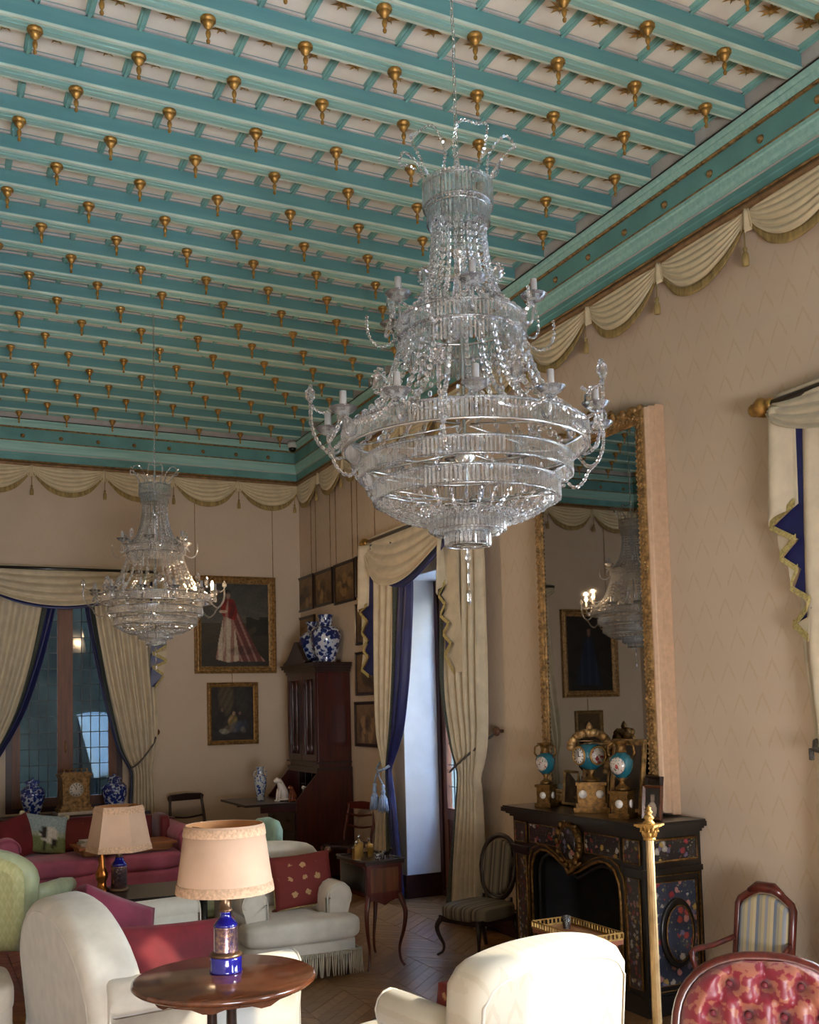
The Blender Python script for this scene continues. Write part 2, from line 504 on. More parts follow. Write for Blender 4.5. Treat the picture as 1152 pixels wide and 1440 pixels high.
# ------------------------------------------------------------------ mesh builder
class MB:
    def __init__(self):
        self.v = []
        self.f = []
        self.mi = []
        self.col = {}
        self.T = Matrix.Identity(4)
        self.cur = 0
        self.sm = []
        self.smooth = True

    def add(self, vs, fs, smooth=None):
        b = len(self.v)
        T = self.T
        self.v += [tuple(T @ Vector(p)) for p in vs]
        s = self.smooth if smooth is None else smooth
        for f in fs:
            self.f.append(tuple(i + b for i in f))
            self.mi.append(self.cur)
            self.sm.append(s)
        return b

    def box(self, c, s, rot=None):
        x, y, z = (q / 2 for q in s)
        R = rot or Matrix.Identity(3)
        vs = [Vector(c) + R @ Vector((i * x, j * y, k * z)) for i in (-1, 1) for j in (-1, 1) for k in (-1, 1)]
        self.add(vs, [(0, 1, 3, 2), (4, 6, 7, 5), (0, 4, 5, 1), (2, 3, 7, 6), (0, 2, 6, 4), (1, 5, 7, 3)], False)
        return self

    def bbox(self, lo, hi):
        return self.box([(a + b) / 2 for a, b in zip(lo, hi)], [b - a for a, b in zip(lo, hi)])

    def lathe(self, prof, seg=20, c=(0, 0, 0), axis='z', smooth=True, close=True):
        vs, fs = [], []
        n = len(prof)
        for i in range(seg):
            a = 2 * pi * i / seg
            for r, h in prof:
                p = (r * cos(a), r * sin(a), h)
                if axis == 'x':
                    p = (p[2], p[0], p[1])
                elif axis == 'y':
                    p = (p[0], p[2], p[1])
                vs.append((p[0] + c[0], p[1] + c[1], p[2] + c[2]))
        for i in range(seg):
            j = (i + 1) % seg
            for k in range(n - 1):
                q = (i * n + k, j * n + k, j * n + k + 1, i * n + k + 1)
                fs.append(q)
        if close:
            if prof[0][0] > 1e-5:
                fs.append(tuple(i * n for i in range(seg))[::-1])
            if prof[-1][0] > 1e-5:
                fs.append(tuple(i * n + n - 1 for i in range(seg)))
        self.add(vs, fs, smooth)
        return self

    def tube(self, pts, r, seg=8, closed=False, caps=True):
        pts = [Vector(p) for p in pts]
        n = len(pts)
        rs = r if isinstance(r, (list, tuple)) else [r] * n
        vs, fs = [], []
        up = Vector((0, 0, 1))
        prev = None
        for i, p in enumerate(pts):
            if closed:
                t = (pts[(i + 1) % n] - pts[i - 1])
            else:
                t = pts[min(i + 1, n - 1)] - pts[max(i - 1, 0)]
            t.normalize()
            if prev is None:
                a = t.cross(up)
                if a.length < 0.1:
                    a = t.cross(Vector((1, 0, 0)))
            else:
                a = prev - t * prev.dot(t)
                if a.length < 1e-6:
                    a = t.cross(up)
            a.normalize()
            prev = a
            b = t.cross(a)
            for k in range(seg):
                th = 2 * pi * k / seg
                vs.append(p + (a * cos(th) + b * sin(th)) * rs[i])
        m = n if closed else n - 1
        for i in range(m):
            j = (i + 1) % n
            for k in range(seg):
                l = (k + 1) % seg
                fs.append((i * seg + k, j * seg + k, j * seg + l, i * seg + l)[::-1])
        if caps and not closed:
            fs.append(tuple(range(seg)))
            fs.append(tuple(range((n - 1) * seg, n * seg))[::-1])
        self.add(vs, fs)
        return self

    def grid(self, fn, nu, nv, cu=False, smooth=True, flip=False):
        vs = [fn(i / nu, j / nv) for i in range(nu + (0 if cu else 1)) for j in range(nv + 1)]
        w = nv + 1
        fs = []
        for i in range(nu):
            i2 = (i + 1) % nu if cu else i + 1
            for j in range(nv):
                q = (i * w + j, i2 * w + j, i2 * w + j + 1, i * w + j + 1)
                fs.append(q[::-1] if flip else q)
        self.add(vs, fs, smooth)
        return self

    def puff(self, c, s, p=5.0, n=7, rot=None, pinch=0.0):
        """rounded upholstery block (superquadric); pinch>0 gives a pillow with thin edges along local y"""
        R = rot or Matrix.Identity(3)
        hs = Vector(s) / 2
        key, vs, fs = {}, [], []
        def vert(q):
            kq = (round(q[0], 4), round(q[1], 4), round(q[2], 4))
            if kq not in key:
                l = (abs(q[0]) ** p + abs(q[1]) ** p + abs(q[2]) ** p) ** (1 / p)
                w = Vector(q) / l
                if pinch:
                    e = (1 - min(1, abs(w[0])) ** 3.0) * (1 - min(1, abs(w[2])) ** 3.0)
                    w = Vector((q[0] * (1 - 0.06 * (1 - q[2] * q[2])), q[1] * (0.10 + 0.9 * e ** 0.6), q[2] * (1 - 0.06 * (1 - q[0] * q[0]))))
                key[kq] = len(vs)
                vs.append(Vector(c) + R @ Vector((w[0] * hs[0], w[1] * hs[1], w[2] * hs[2])))
            return key[kq]
        for ax in range(3):
            for sg in (-1, 1):
                for i in range(n):
                    for j in range(n):
                        q = []
                        for (di, dj) in ((0, 0), (1, 0), (1, 1), (0, 1)):
                            a = -1 + 2 * (i + di) / n
                            b = -1 + 2 * (j + dj) / n
                            w = [0, 0, 0]
                            w[ax] = sg
                            w[(ax + 1) % 3] = a
                            w[(ax + 2) % 3] = b
                            q.append(vert(w))
                        fs.append(tuple(q) if sg > 0 else tuple(q[::-1]))
        self.add(vs, fs)
        return self

    def slab(self, out, t, r=0.0, steps=3, smooth=True):
        """outline in local xz extruded along y (0..t) with rounded rims of radius r"""
        n = len(out)
        P = [Vector((a, b)) for a, b in out]
        ar = sum(P[i].x * P[(i + 1) % n].y - P[(i + 1) % n].x * P[i].y for i in range(n))
        if ar < 0:
            P = P[::-1]
        N = []
        for i in range(n):
            a = (P[i] - P[i - 1])
            b = (P[(i + 1) % n] - P[i])
            a = a.normalized() if a.length > 1e-9 else b.normalized()
            b = b.normalized() if b.length > 1e-9 else a
            n1 = Vector((a.y, -a.x))
            n2 = Vector((b.y, -b.x))
            m = (n1 + n2)
            if m.length < 1e-6:
                m = n1
            m.normalize()
            m /= max(0.45, m.dot(n1))
            N.append(m)
        rings = []
        if r > 0:
            for k in range(steps + 1):
                th = pi / 2 * k / steps
                rings.append((r * (1 - sin(th)), r * (1 - cos(th))))
            rings += [(i, t - y) for i, y in rings[::-1]]
        else:
            rings = [(0, 0), (0, t)]
        vs, fs = [], []
        for ins, y in rings:
            for i in range(n):
                q = P[i] - N[i] * ins
                vs.append((q.x, y, q.y))
        for k in range(len(rings) - 1):
            for i in range(n):
                j = (i + 1) % n
                fs.append((k * n + i, k * n + j, (k + 1) * n + j, (k + 1) * n + i))
        b = self.add(vs, fs, smooth and r > 0)
        self.add([vs[i] for i in range(n)], [tuple(range(n))], False)
        e = (len(rings) - 1) * n
        self.add([vs[e + i] for i in range(n)], [tuple(range(n))[::-1]], False)
        return self

    def bead(self, c, r, h, seg=6, tilt=None):
        R = tilt or Matrix.Identity(3)
        vs = [Vector(c) + R @ Vector((0, 0, h)), Vector(c) + R @ Vector((0, 0, -h))]
        for zz in (0.45, -0.45):
            for k in range(seg):
                a = 2 * pi * k / seg
                vs.append(Vector(c) + R @ Vector((r * cos(a), r * sin(a), zz * h)))
        fs = []
        for k in range(seg):
            l = (k + 1) % seg
            fs += [(0, 2 + k, 2 + l), (2 + k, 2 + seg + k, 2 + seg + l, 2 + l), (1, 2 + seg + l, 2 + seg + k)]
        self.add(vs, fs, False)
        return self

    def mesh(self, name, mats, fix=True):
        me = bpy.data.meshes.new(name)
        me.from_pydata(self.v, [], self.f)
        for m in (mats if isinstance(mats, (list, tuple)) else [mats]):
            me.materials.append(M[m])
        me.polygons.foreach_set('material_index', self.mi)
        me.polygons.foreach_set('use_smooth', self.sm)
        if self.col:
            ca = me.color_attributes.new('Col', 'FLOAT_COLOR', 'POINT')
            flat = []
            for i in range(len(self.v)):
                c = self.col.get(i, (0.5, 0.5, 0.5))
                flat += [c[0], c[1], c[2], 1.0]
            ca.data.foreach_set('color', flat)
        me.validate()
        if fix:
            bm = bmesh.new()
            bm.from_mesh(me)
            bmesh.ops.recalc_face_normals(bm, faces=bm.faces)
            bm.to_mesh(me)
            bm.free()
        me.update()
        return me

def obj(name, mb, mat, parent=None, loc=None, solid=0.0, fix=True):
    me = mb if isinstance(mb, bpy.types.Mesh) else mb.mesh(name, mat, fix)
    o = bpy.data.objects.new(name, me)
    COL.objects.link(o)
    if parent:
        o.parent = parent
    if loc:
        o.location = loc
    if solid:
        s = o.modifiers.new('thickness', 'SOLIDIFY')
        s.thickness = solid
        s.offset = 0
    return o

def tag(o, label=None, cat=None, group=None, kind=None):
    if label:
        o['label'] = label
    if cat:
        o['category'] = cat
    if group:
        o['group'] = group
    if kind:
        o['kind'] = kind
    return o

def thing(name, label, cat, loc=(0, 0, 0), rz=0.0, group=None):
    o = bpy.data.objects.new(name, None)
    COL.objects.link(o)
    o.empty_display_size = 0.05
    o.location = loc
    o.rotation_euler = (0, 0, rz)
    return tag(o, label, cat, group)

def kids(o):
    return [c for c in bpy.data.objects if c.parent == o]

def copy_tree(o, parent=None):
    ch = kids(o)
    c = o.copy()
    COL.objects.link(c)
    c.parent = parent
    for k in ch:
        copy_tree(k, c)
    return c

def Rz(a):
    return Matrix.Rotation(a, 3, 'Z')

def Rx(a):
    return Matrix.Rotation(a, 3, 'X')

def Ry(a):
    return Matrix.Rotation(a, 3, 'Y')

def T4(loc, R=None):
    m = (R or Matrix.Identity(3)).to_4x4()
    m.translation = loc
    return m

def structure(name, mb, mat, parent=None, **k):
    o = obj(name, mb, mat, parent, **k)
    o['kind'] = 'structure'
    return o

# ================================================================== SETTING
W, L, XL, YF = 3.88, 10.72, -1.1, -2.6
ZB, ZC = 4.646, 4.758           # underside of the beams, coffer plane
BY0, BS = 3.37, 0.37            # first beam in view, beam spacing
PX0, PA = 3.336, 0.44476        # pendants: last even one, spacing

portal((W + 0.45, 2.3, 1.42), (0, radians(90), 0), 2.9, 2.0)
portal((W + 0.45, -0.9, 1.42), (0, radians(90), 0), 2.9, 2.0)
portal((W + 0.45, 7.635, 1.42), (0, radians(90), 0), 2.9, 1.0)

def wall_x(name, x0, x1, y0, y1, z1, holes, mat):
    mb = MB()
    ys = sorted(holes)
    y = y0
    for (a, b, zl, zt) in ys:
        mb.bbox((x0, y, 0), (x1, a, z1))
        if zl > 0:
            mb.bbox((x0, a, 0), (x1, b, zl))
        mb.bbox((x0, a, zt), (x1, b, z1))
        y = b
    mb.bbox((x0, y, 0), (x1, y1, z1))
    return structure(name, mb, mat)

wall_right = wall_x('wall_right', W, W + 0.42, YF, L + 0.3, 4.9, [(-1.9, 0.1, 0, 2.85), (1.3, 3.3, 0, 2.85), (7.15, 8.12, 0, 2.8)], 'wall_right')  # first opening is out of view, added to let in more light
mb = MB()
WX0, WX1, WZ0, WZ1 = 0.80, 1.92, 0.72, 2.95
for lo, hi in (((XL - 0.3, L, 0), (WX0, L + 0.3, 4.9)), ((WX1, L, 0), (W, L + 0.3, 4.9)),
               ((WX0, L, 0), (WX1, L + 0.3, WZ0)), ((WX0, L, WZ1), (WX1, L + 0.3, 4.9))):
    mb.bbox(lo, hi)
wall_back = structure('wall_back', mb, 'wall_back')
structure('wall_left', MB().bbox((XL - 0.3, YF, 0), (XL, L, 4.9)), 'wall_right')
mb = MB()
xx = XL - 0.3
for a, b in ((-0.9, 1.3),):  # low unseen opening, added to light the ceiling from below
    mb.bbox((xx, YF - 0.3, 0), (a, YF, 4.9))
    mb.bbox((a, YF - 0.3, 1.1), (b, YF, 4.9))
    portal(((a + b) / 2, YF - 0.32, 0.55), (radians(90), 0, 0), b - a, 1.1)
    xx = b
mb.bbox((xx, YF - 0.3, 0), (W + 0.42, YF, 4.9))
structure('wall_front', mb, 'wall_back')

# ---- floor with chevron oak boards
floor = structure('floor', MB().bbox((XL - 0.3, YF - 0.3, -0.12), (W + 0.42, L + 0.3, -0.012)), 'wood_deep')
def floor_boards():
    c, wv = 0.34, 0.105
    g = 0.0022
    shp = {}
    for sgn in (1, -1):
        for dk in (0, 1):
            mb = MB()
            a, b = 0.002, c - 0.002
            top = [(a, sgn * a + g), (b, sgn * b + g), (b, sgn * b + wv - g), (a, sgn * a + wv - g)]
            vs = [(x, y, -0.012) for x, y in top] + [(x, y, 0.0) for x, y in top]
            mb.add(vs, [(0, 3, 2, 1), (4, 5, 6, 7), (0, 1, 5, 4), (1, 2, 6, 5), (2, 3, 7, 6), (3, 0, 4, 7)], False)
            shp[sgn, dk] = mb.mesh('board', 'parquet_pale' if dk else 'parquet')
    items = []
    nx = int((W + 0.3 - XL) / c) + 1
    for i in range(nx):
        x = XL + i * c
        sgn = 1 if i % 2 else -1
        off = 0.0 if sgn == 1 else c
        k = 0
        y = YF
        while y < L:
            dk = 1 if (k * 7 + i * 5) % 3 == 0 else 0
            pos = (x, y + off, 0)
            q = project((x + c / 2, y + off + sgn * c / 2, 0)) if y > 2 else None
            vis = q is not None and -20 < q[0] < 1172 and 1180 < q[1] < 1460
            # only the gaps between the seats show any floor
            near = vis and ((395 < q[0] < 720 and q[1] > 1240) or (q[0] < 130 and q[1] > 1290) or (q[0] > 840 and q[1] > 1380) or (180 < q[0] < 350 and 1230 < q[1] < 1340))
            items.append((0 if near else 1, y if vis else 99, pos, sgn, dk))
            y += wv
            k += 1
    items.sort(key=lambda t: (t[0], t[1]))
    rest = MB()
    rest.smooth = False
    for n, (nr, yy, pos, sgn, dk) in enumerate(items):
        if n < 300 and nr == 0:
            o = bpy.data.objects.new('floor_board', shp[sgn, dk])
            COL.objects.link(o)
            o.location = (pos[0], pos[1], random.uniform(-0.0012, 0.0))
            o.parent = floor
        else:
            a, b = 0.002, c - 0.002
            top = [(a, sgn * a + g), (b, sgn * b + g), (b, sgn * b + wv - g), (a, sgn * a + wv - g)]
            rest.cur = dk
            rest.add([(x + pos[0], y + pos[1], 0) for x, y in top] + [(x + pos[0], y + pos[1], -0.01) for x, y in top],
                     [(0, 1, 2, 3), (0, 4, 5, 1), (1, 5, 6, 2), (2, 6, 7, 3), (3, 7, 4, 0)], False)
    o = obj('further_boards', rest, ['parquet', 'parquet_pale'], floor, fix=False)
    o['kind'] = 'stuff'
floor_boards()

# ---- ceiling: slab, coffer panels, ribs, stars, beams with turned pendants
ceiling = structure('ceiling', MB().bbox((XL - 0.3, YF - 0.3, ZC + 0.065), (W + 0.42, L + 0.3, ZC + 0.28)), 'coffer')
BX0, BX1 = XL + 0.09, 3.79
nb0 = -12
beams_y = [BY0 + BS * k for k in range(nb0, 20)]
def beam_mesh():
    mb = MB()
    h = 0.041
    mb.cur = 0
    mb.bbox((BX0, -h + 0.004, ZB + 0.018), (BX1, h - 0.004, ZC + 0.065))
    mb.cur = 1
    mb.bbox((BX0, -h, ZB + 0.004), (BX1, h, ZB + 0.018))
    mb.bbox((BX0, -h + 0.012, ZB - 0.002), (BX1, -h + 0.030, ZB + 0.004))
    mb.bbox((BX0, -h + 0.034, ZB - 0.006), (BX1, h - 0.034, ZB + 0.004))
    mb.bbox((BX0, h - 0.030, ZB - 0.002), (BX1, h - 0.012, ZB + 0.004))
    mb.cur = 2
    mb.bbox((BX0, -h - 0.004, ZB + 0.0), (BX1, -h + 0.009, ZB + 0.012))
    mb.bbox((BX0, h - 0.009, ZB - 0.001), (BX1, h + 0.004, ZB + 0.010))
    mb.cur = 3
    mb.bbox((BX0, -h - 0.008, ZC - 0.020), (BX1, h + 0.008, ZC - 0.008))
    return mb.mesh('beam', ['teal_beam', 'teal_light', 'teal_pale', 'frieze_grey'])
def pendant_mesh():
    p = [(0.0, 0.004), (0.032, 0.004), (0.0345, 0.000), (0.0345, -0.010), (0.031, -0.013), (0.031, -0.0131), (0.0225, -0.0135), (0.0235, -0.0155), (0.0235, -0.024), (0.019, -0.034), (0.011, -0.043),
         (0.0065, -0.047), (0.0065, -0.052), (0.0105, -0.058), (0.0120, -0.067), (0.0095, -0.079), (0.0045, -0.088), (0.0045, -0.091), (0.0085, -0.097), (0.0090, -0.103), (0.0065, -0.110), (0.0, -0.113)]
    return MB().lathe(p, 12).mesh('pendant', 'gold')
BM, PM = beam_mesh(), pendant_mesh()
for k, y in zip(range(nb0, 20), beams_y):
    b = obj('beam', BM, None, ceiling, loc=(0, y, 0))
    odd = k % 2
    i = 0
    while True:
        x = PX0 - i * PA + (PA / 2 if odd else 0)
        i += 1
        if x < BX0 + 0.1:
            break
        if y > 2.6 and in_view((x, y, ZB), 60) or (y > 7 and x < 1.2):
            o = bpy.data.objects.new('pendant', PM)
            COL.objects.link(o)
            o.location = (x, 0, ZB - 0.006)
            o.parent = b

def coffers():
    pitch = PA / 2
    half = BS / 2
    pan = MB().bbox((-pitch / 2 + 0.014, -half + 0.040, -0.012), (pitch / 2 - 0.014, half - 0.040, 0.02)).mesh('panel', 'coffer')
    rb = MB()
    rb.bbox((-0.017, -half + 0.03, -0.020), (0.017, half - 0.03, 0.05))
    rb.bbox((-0.007, -half + 0.03, -0.026), (0.007, half - 0.03, -0.018))
    rb = rb.mesh('rib', 'teal_rib')
    st = MB()
    vs = [(0, 0, -0.022)]
    for q in range(16):
        a = pi * q / 8 + 0.2
        r = 0.060 if q % 2 == 0 else 0.020
        vs.append((r * cos(a), r * sin(a), -0.003 if q % 2 == 0 else -0.006))
    fs = [(0, 1 + (q + 1) % 16, 1 + q) for q in range(16)]
    st.add(vs, fs, False)
    st.lathe([(0.0, -0.026), (0.010, -0.024), (0.014, -0.014), (0.012, -0.004)], 10)
    st = st.mesh('star', 'gold_paint')
    rest = MB()
    cells = []
    for k, y in zip(range(nb0, 19), beams_y):
        yc = y + half
        n = 0
        while True:
            x = PX0 + pitch * 1.5 - n * pitch
            n += 1
            if x < BX0 + 0.08:
                break
            cells.append((0 if yc > 2.7 and in_view((x, yc, ZC), 60) else 1, yc, x))
    cells.sort()
    npan = nrib = nst = 0
    for hid, yc, x in cells:
        if not hid and npan < 300:
            o = bpy.data.objects.new('coffer_panel', pan)
            COL.objects.link(o)
            o.location = (x, yc, ZC + 0.014)
            o.parent = ceiling
            npan += 1
            o = bpy.data.objects.new('coffer_rib', rb)
            COL.objects.link(o)
            o.location = (x + pitch / 2, yc, ZC)
            o.parent = ceiling
            nrib += 1
            o = bpy.data.objects.new('gilt_star', st)
            COL.objects.link(o)
            o.location = (x, yc, ZC + 0.002)
            o.rotation_euler = (0, 0, random.uniform(-0.15, 0.15))
            o.parent = ceiling
            nst += 1
        else:
            rest.cur = 0
            rest.bbox((x - pitch / 2 + 0.016, yc - half + 0.045, ZC - 0.012), (x + pitch / 2 - 0.016, yc + half - 0.045, ZC + 0.02))
            rest.cur = 1
            rest.bbox((x + pitch / 2 - 0.017, yc - half + 0.03, ZC - 0.022), (x + pitch / 2 + 0.017, yc + half - 0.03, ZC + 0.02))
    o = obj('further_coffers', rest, ['coffer', 'teal_rib'], ceiling)
    o['kind'] = 'stuff'
coffers()

# ---- cornice: stepped mouldings along the walls.  local profile = (distance into the room from the wall, z)
PROFILE = [
    ('frieze_grey', [(0.00, 4.78), (0.085, 4.78), (0.085, 4.640), (0.0, 4.640)]),
    ('wood_dark', [(0.0, 4.640), (0.108, 4.640), (0.108, 4.632), (0.0, 4.632)]),
    ('teal_light', [(0.0, 4.632), (0.104, 4.632), (0.100, 4.616), (0.090, 4.606), (0.090, 4.598), (0.080, 4.584), (0.072, 4.570), (0.072, 4.562), (0.0, 4.562)]),
    ('gold_old', [(0.0, 4.562), (0.080, 4.562), (0.085, 4.555), (0.080, 4.548), (0.0, 4.548)]),
    ('teal_mid', [(0.0, 4.548), (0.064, 4.548), (0.064, 4.428), (0.0, 4.428)]),
    ('gold_dull', [(0.0, 4.428), (0.068, 4.428), (0.071, 4.423), (0.068, 4.418), (0.0, 4.418)]),
    ('teal_light', [(0.0, 4.418), (0.066, 4.418), (0.066, 4.398), (0.058, 4.390), (0.054, 4.360), (0.048, 4.340), (0.048, 4.322), (0.0, 4.322)]),
    ('frieze_grey', [(0.0, 4.322), (0.044, 4.322), (0.044, 4.312), (0.0, 4.312)]),
    ('teal_mid', [(0.0, 4.312), (0.040, 4.312), (0.040, 4.282), (0.034, 4.276), (0.034, 4.232), (0.0, 4.232)]),
    ('gold_dull', [(0.0, 4.232), (0.046, 4.232), (0.050, 4.226), (0.046, 4.220), (0.0, 4.220)]),
    ('rail_brown', [(0.0, 4.220), (0.036, 4.220), (0.046, 4.208), (0.048, 4.198), (0.042, 4.186), (0.030, 4.182), (0.0, 4.182)]),
]
def cornice(n, mapf, a, b):
    mb = MB()
    mats = []
    for mname, prof in PROFILE:
        if mname not in mats:
            mats.append(mname)
        mb.cur = mats.index(mname)
        k = len(prof)
        vs = []
        for d, z in prof:
            vs.append(mapf(d, a(d), z))
        for d, z in prof:
            vs.append(mapf(d, b(d), z))
        fs = [(i, (i + 1) % k, k + (i + 1) % k, k + i) for i in range(k)]
        mb.add(vs, fs, False)
    return structure('trim_%d' % n, mb, mats)
trim_right = cornice(1, lambda d, t, z: (W - d, t, z), lambda d: YF + d, lambda d: L - d)
trim_back = cornice(2, lambda d, t, z: (t, L - d, z), lambda d: XL + d, lambda d: W - d)
trim_left = cornice(3, lambda d, t, z: (XL + d, t, z), lambda d: YF + d, lambda d: L - d)
RM = MB().lathe([(0.0, 0.020), (0.006, 0.019), (0.008, 0.013), (0.014, 0.012), (0.019, 0.007), (0.022, 0.0)], 12, axis='x').mesh('rosette', 'gold_old')
for i in range(20):
    y = 3.271 + 0.3655 * (i - 1)
    if y < L - 0.2:
        o = obj('rosette', RM, None, trim_right, loc=(W - 0.064, y, 4.475))
        o.rotation_euler = (0, 0, pi)
for i in range(13):
    x = XL + 0.22 + 0.3655 * i
    o = obj('rosette', RM, None, trim_back, loc=(x, L - 0.064, 4.475))
    o.rotation_euler = (0, 0, -pi / 2)

# ---- baseboards
structure('baseboard_right', MB().bbox((W - 0.02, 3.32, 0), (W, 7.13, 0.2)).bbox((W - 0.02, 8.14, 0), (W, L - 0.02, 0.2)), 'wood_deep')
structure('baseboard_back', MB().bbox((XL, L - 0.02, 0), (W, L, 0.2)), 'wood_deep')
structure('baseboard_jamb', MB().bbox((W - 0.02, 8.10, 0), (W + 0.40, 8.12, 0.2)), 'wood_deep')

# ---- far french window in the right wall
def french_window(n, y0, y1, x, z1, lower, grid, glass, nx, nz):
    wd_ = MB()
    t = 0.07
    wd_.bbox((x, y0, 0), (x + 0.10, y0 + 0.06, z1))
    wd_.bbox((x, y1 - 0.06, 0), (x + 0.10, y1, z1))
    wd_.bbox((x, y0 + 0.06, z1 - 0.07), (x + 0.10, y1 - 0.06, z1))
    wd_.bbox((x, y0 + 0.06, 0), (x + 0.10, y1 - 0.06, 0.05))
    win = structure('window_%d' % n, wd_, 'wood_deep')
    ym = (y0 + y1) / 2
    pane = None
    for (a, b) in ((y0 + 0.06, ym), (ym, y1 - 0.06)):
        lf = MB()
        for lo, hi in (((x + 0.02, a, 0.05), (x + 0.07, a + t, z1 - 0.07)), ((x + 0.02, b - t, 0.05), (x + 0.07, b, z1 - 0.07)),
                       ((x + 0.02, a + t, z1 - 0.14), (x + 0.07, b - t, z1 - 0.07)), ((x + 0.02, a + t, 0.05), (x + 0.07, b - t, 0.17)),
                       ((x + 0.02, a + t, lower - 0.05), (x + 0.07, b - t, lower + 0.05))):
            lf.bbox(lo, hi)
        leaf = obj('window_leaf', lf, 'wood_window', win)
        obj('lower_panel', MB().bbox((x + 0.035, a + t, 0.17), (x + 0.055, b - t, lower - 0.05)), 'wood_deep', leaf)
        w_ = (b - a - 2 * t) / nx
        h_ = (z1 - 0.14 - lower - 0.05) / nz
        if pane is None:
            pane = MB().bbox((-0.002, -w_ / 2 + 0.002, -h_ / 2 + 0.002), (0.002, w_ / 2 - 0.002, h_ / 2 - 0.002)).mesh('pane', glass)
        for i in range(nx):
            for j in range(nz):
                o = obj('pane', pane, None, leaf, loc=(x + 0.045, a + t + (i + 0.5) * w_, lower + 0.05 + (j + 0.5) * h_))
        if grid:
            cm = MB()
            for i in range(1, nx):
                cm.bbox((x + 0.04, a + t + i * w_ - 0.003, lower + 0.05), (x + 0.05, a + t + i * w_ + 0.003, z1 - 0.14))
            for j in range(1, nz):
                zz = lower + 0.05 + j * h_
                cm.bbox((x + 0.041, a + t, zz - 0.003), (x + 0.049, b - t, zz + 0.003))
            obj('lead_came', cm, 'lead', leaf)
    return win
french_window(1, 7.15, 8.12, W + 0.33, 2.8, 0.72, True, 'glass_clear', 3, 10)
french_window(2, 1.3, 3.3, W + 0.33, 2.85, 0.72, False, 'glass_clear', 1, 1)
french_window(4, -1.9, 0.1, W + 0.33, 2.85, 0.72, False, 'glass_clear', 1, 1)  # unseen extra window, added to brighten the near ceiling
# white reveals of the openings
for n, (y0, y1, z1) in ((1, (7.15, 8.12, 2.8)), (2, (1.3, 3.3, 2.85))):
    rv = MB()
    rv.bbox((W + 0.002, y1 - 0.006, 0.2), (W + 0.33, y1 + 0.004, z1))
    rv.bbox((W + 0.002, y0 - 0.004, 0.0), (W + 0.33, y0 + 0.006, z1))
    rv.bbox((W + 0.002, y0, z1 - 0.006), (W + 0.33, y1, z1 + 0.004))
    structure('trim_%d' % (3 + n), rv, 'jamb_white')

# ---- leaded window in the back wall
def back_window():
    y = L + 0.02
    fr = MB()
    fr.bbox((WX0, y, WZ0), (WX0 + 0.06, y + 0.08, WZ1)).bbox((WX1 - 0.06, y, WZ0), (WX1, y + 0.08, WZ1))
    fr.bbox((WX0 + 0.06, y, WZ1 - 0.09), (WX1 - 0.06, y + 0.08, WZ1)).bbox((WX0 + 0.06, y, WZ0), (WX1 - 0.06, y + 0.08, WZ0 + 0.05))
    win = structure('window_3', fr, 'wood_deep')
    xm = (WX0 + WX1) / 2
    pane = None
    for a, b in ((WX0 + 0.06, xm), (xm, WX1 - 0.06)):
        lf = MB()
        t = 0.075
        lf.bbox((a, y - 0.01, WZ0 + 0.05), (a + t, y + 0.04, WZ1 - 0.09)).bbox((b - t, y - 0.01, WZ0 + 0.05), (b, y + 0.04, WZ1 - 0.09))
        lf.bbox((a + t, y - 0.01, WZ1 - 0.17), (b - t, y + 0.04, WZ1 - 0.09)).bbox((a + t, y - 0.01, WZ0 + 0.05), (b - t, y + 0.04, WZ0 + 0.14))
        leaf = obj('window_leaf', lf, 'wood_window', win)
        nx, nz = 4, 12
        w_ = (b - a - 2 * t) / nx
        h_ = (WZ1 - 0.17 - WZ0 - 0.14) / nz
        if pane is None:
            pane = MB().bbox((-w_ / 2 + 0.001, -0.002, -h_ / 2 + 0.001), (w_ / 2 - 0.001, 0.002, h_ / 2 - 0.001)).mesh('pane', 'glass_dim')
        for i in range(nx):
            for j in range(nz):
                o = obj('pane', pane, None, leaf, loc=(a + t + (i + 0.5) * w_, y + 0.015, WZ0 + 0.14 + (j + 0.5) * h_))
                o.rotation_euler = (random.uniform(-0.012, 0.012), 0, random.uniform(-0.012, 0.012))
        cm = MB()
        for i in range(1, nx):
            cm.bbox((a + t + i * w_ - 0.004, y + 0.008, WZ0 + 0.14), (a + t + i * w_ + 0.004, y + 0.022, WZ1 - 0.17))
        for j in range(1, nz):
            zz = WZ0 + 0.14 + j * h_
            cm.bbox((a + t, y + 0.009, zz - 0.004), (b - t, y + 0.021, zz + 0.004))
        obj('lead_came', cm, 'lead', leaf)
    kn = MB().tube([(xm, y - 0.035, 1.30), (xm, y - 0.04, 1.42)], 0.008, 6).tube([(xm, y, 1.36), (xm, y - 0.04, 1.36)], 0.010, 6)
    obj('window_handle', kn, 'gold_dull', win)
back_window()

# ---- outside: ground, added light blockers, backdrop wall
structure('terrace_ground', MB().bbox((W + 0.42, -30, -0.4), (40, 40, -0.12)).bbox((-30, L + 0.3, -0.4), (W + 0.42, 40, -0.12)), 'terrace')
structure('neighbouring_house', MB().bbox((8.6, 1.3, -0.12), (12, 15.0, 9.0)), 'plaster')  # added block that keeps sun and much sky off the far window
structure('clipped_hedge', MB().puff((6.6, 4.6, 1.3), (4.2, .7, 3.0), 14, 10), 'hedge')  # added to hide the horizon, so the far jamb gets bluer skylight
structure('garden_wall', MB().bbox((-6, L + 4.2, -0.12), (9, L + 4.5, 8.0)), 'garden_wall')  # grey-green view beyond the panes, made extra tall to block bright sky

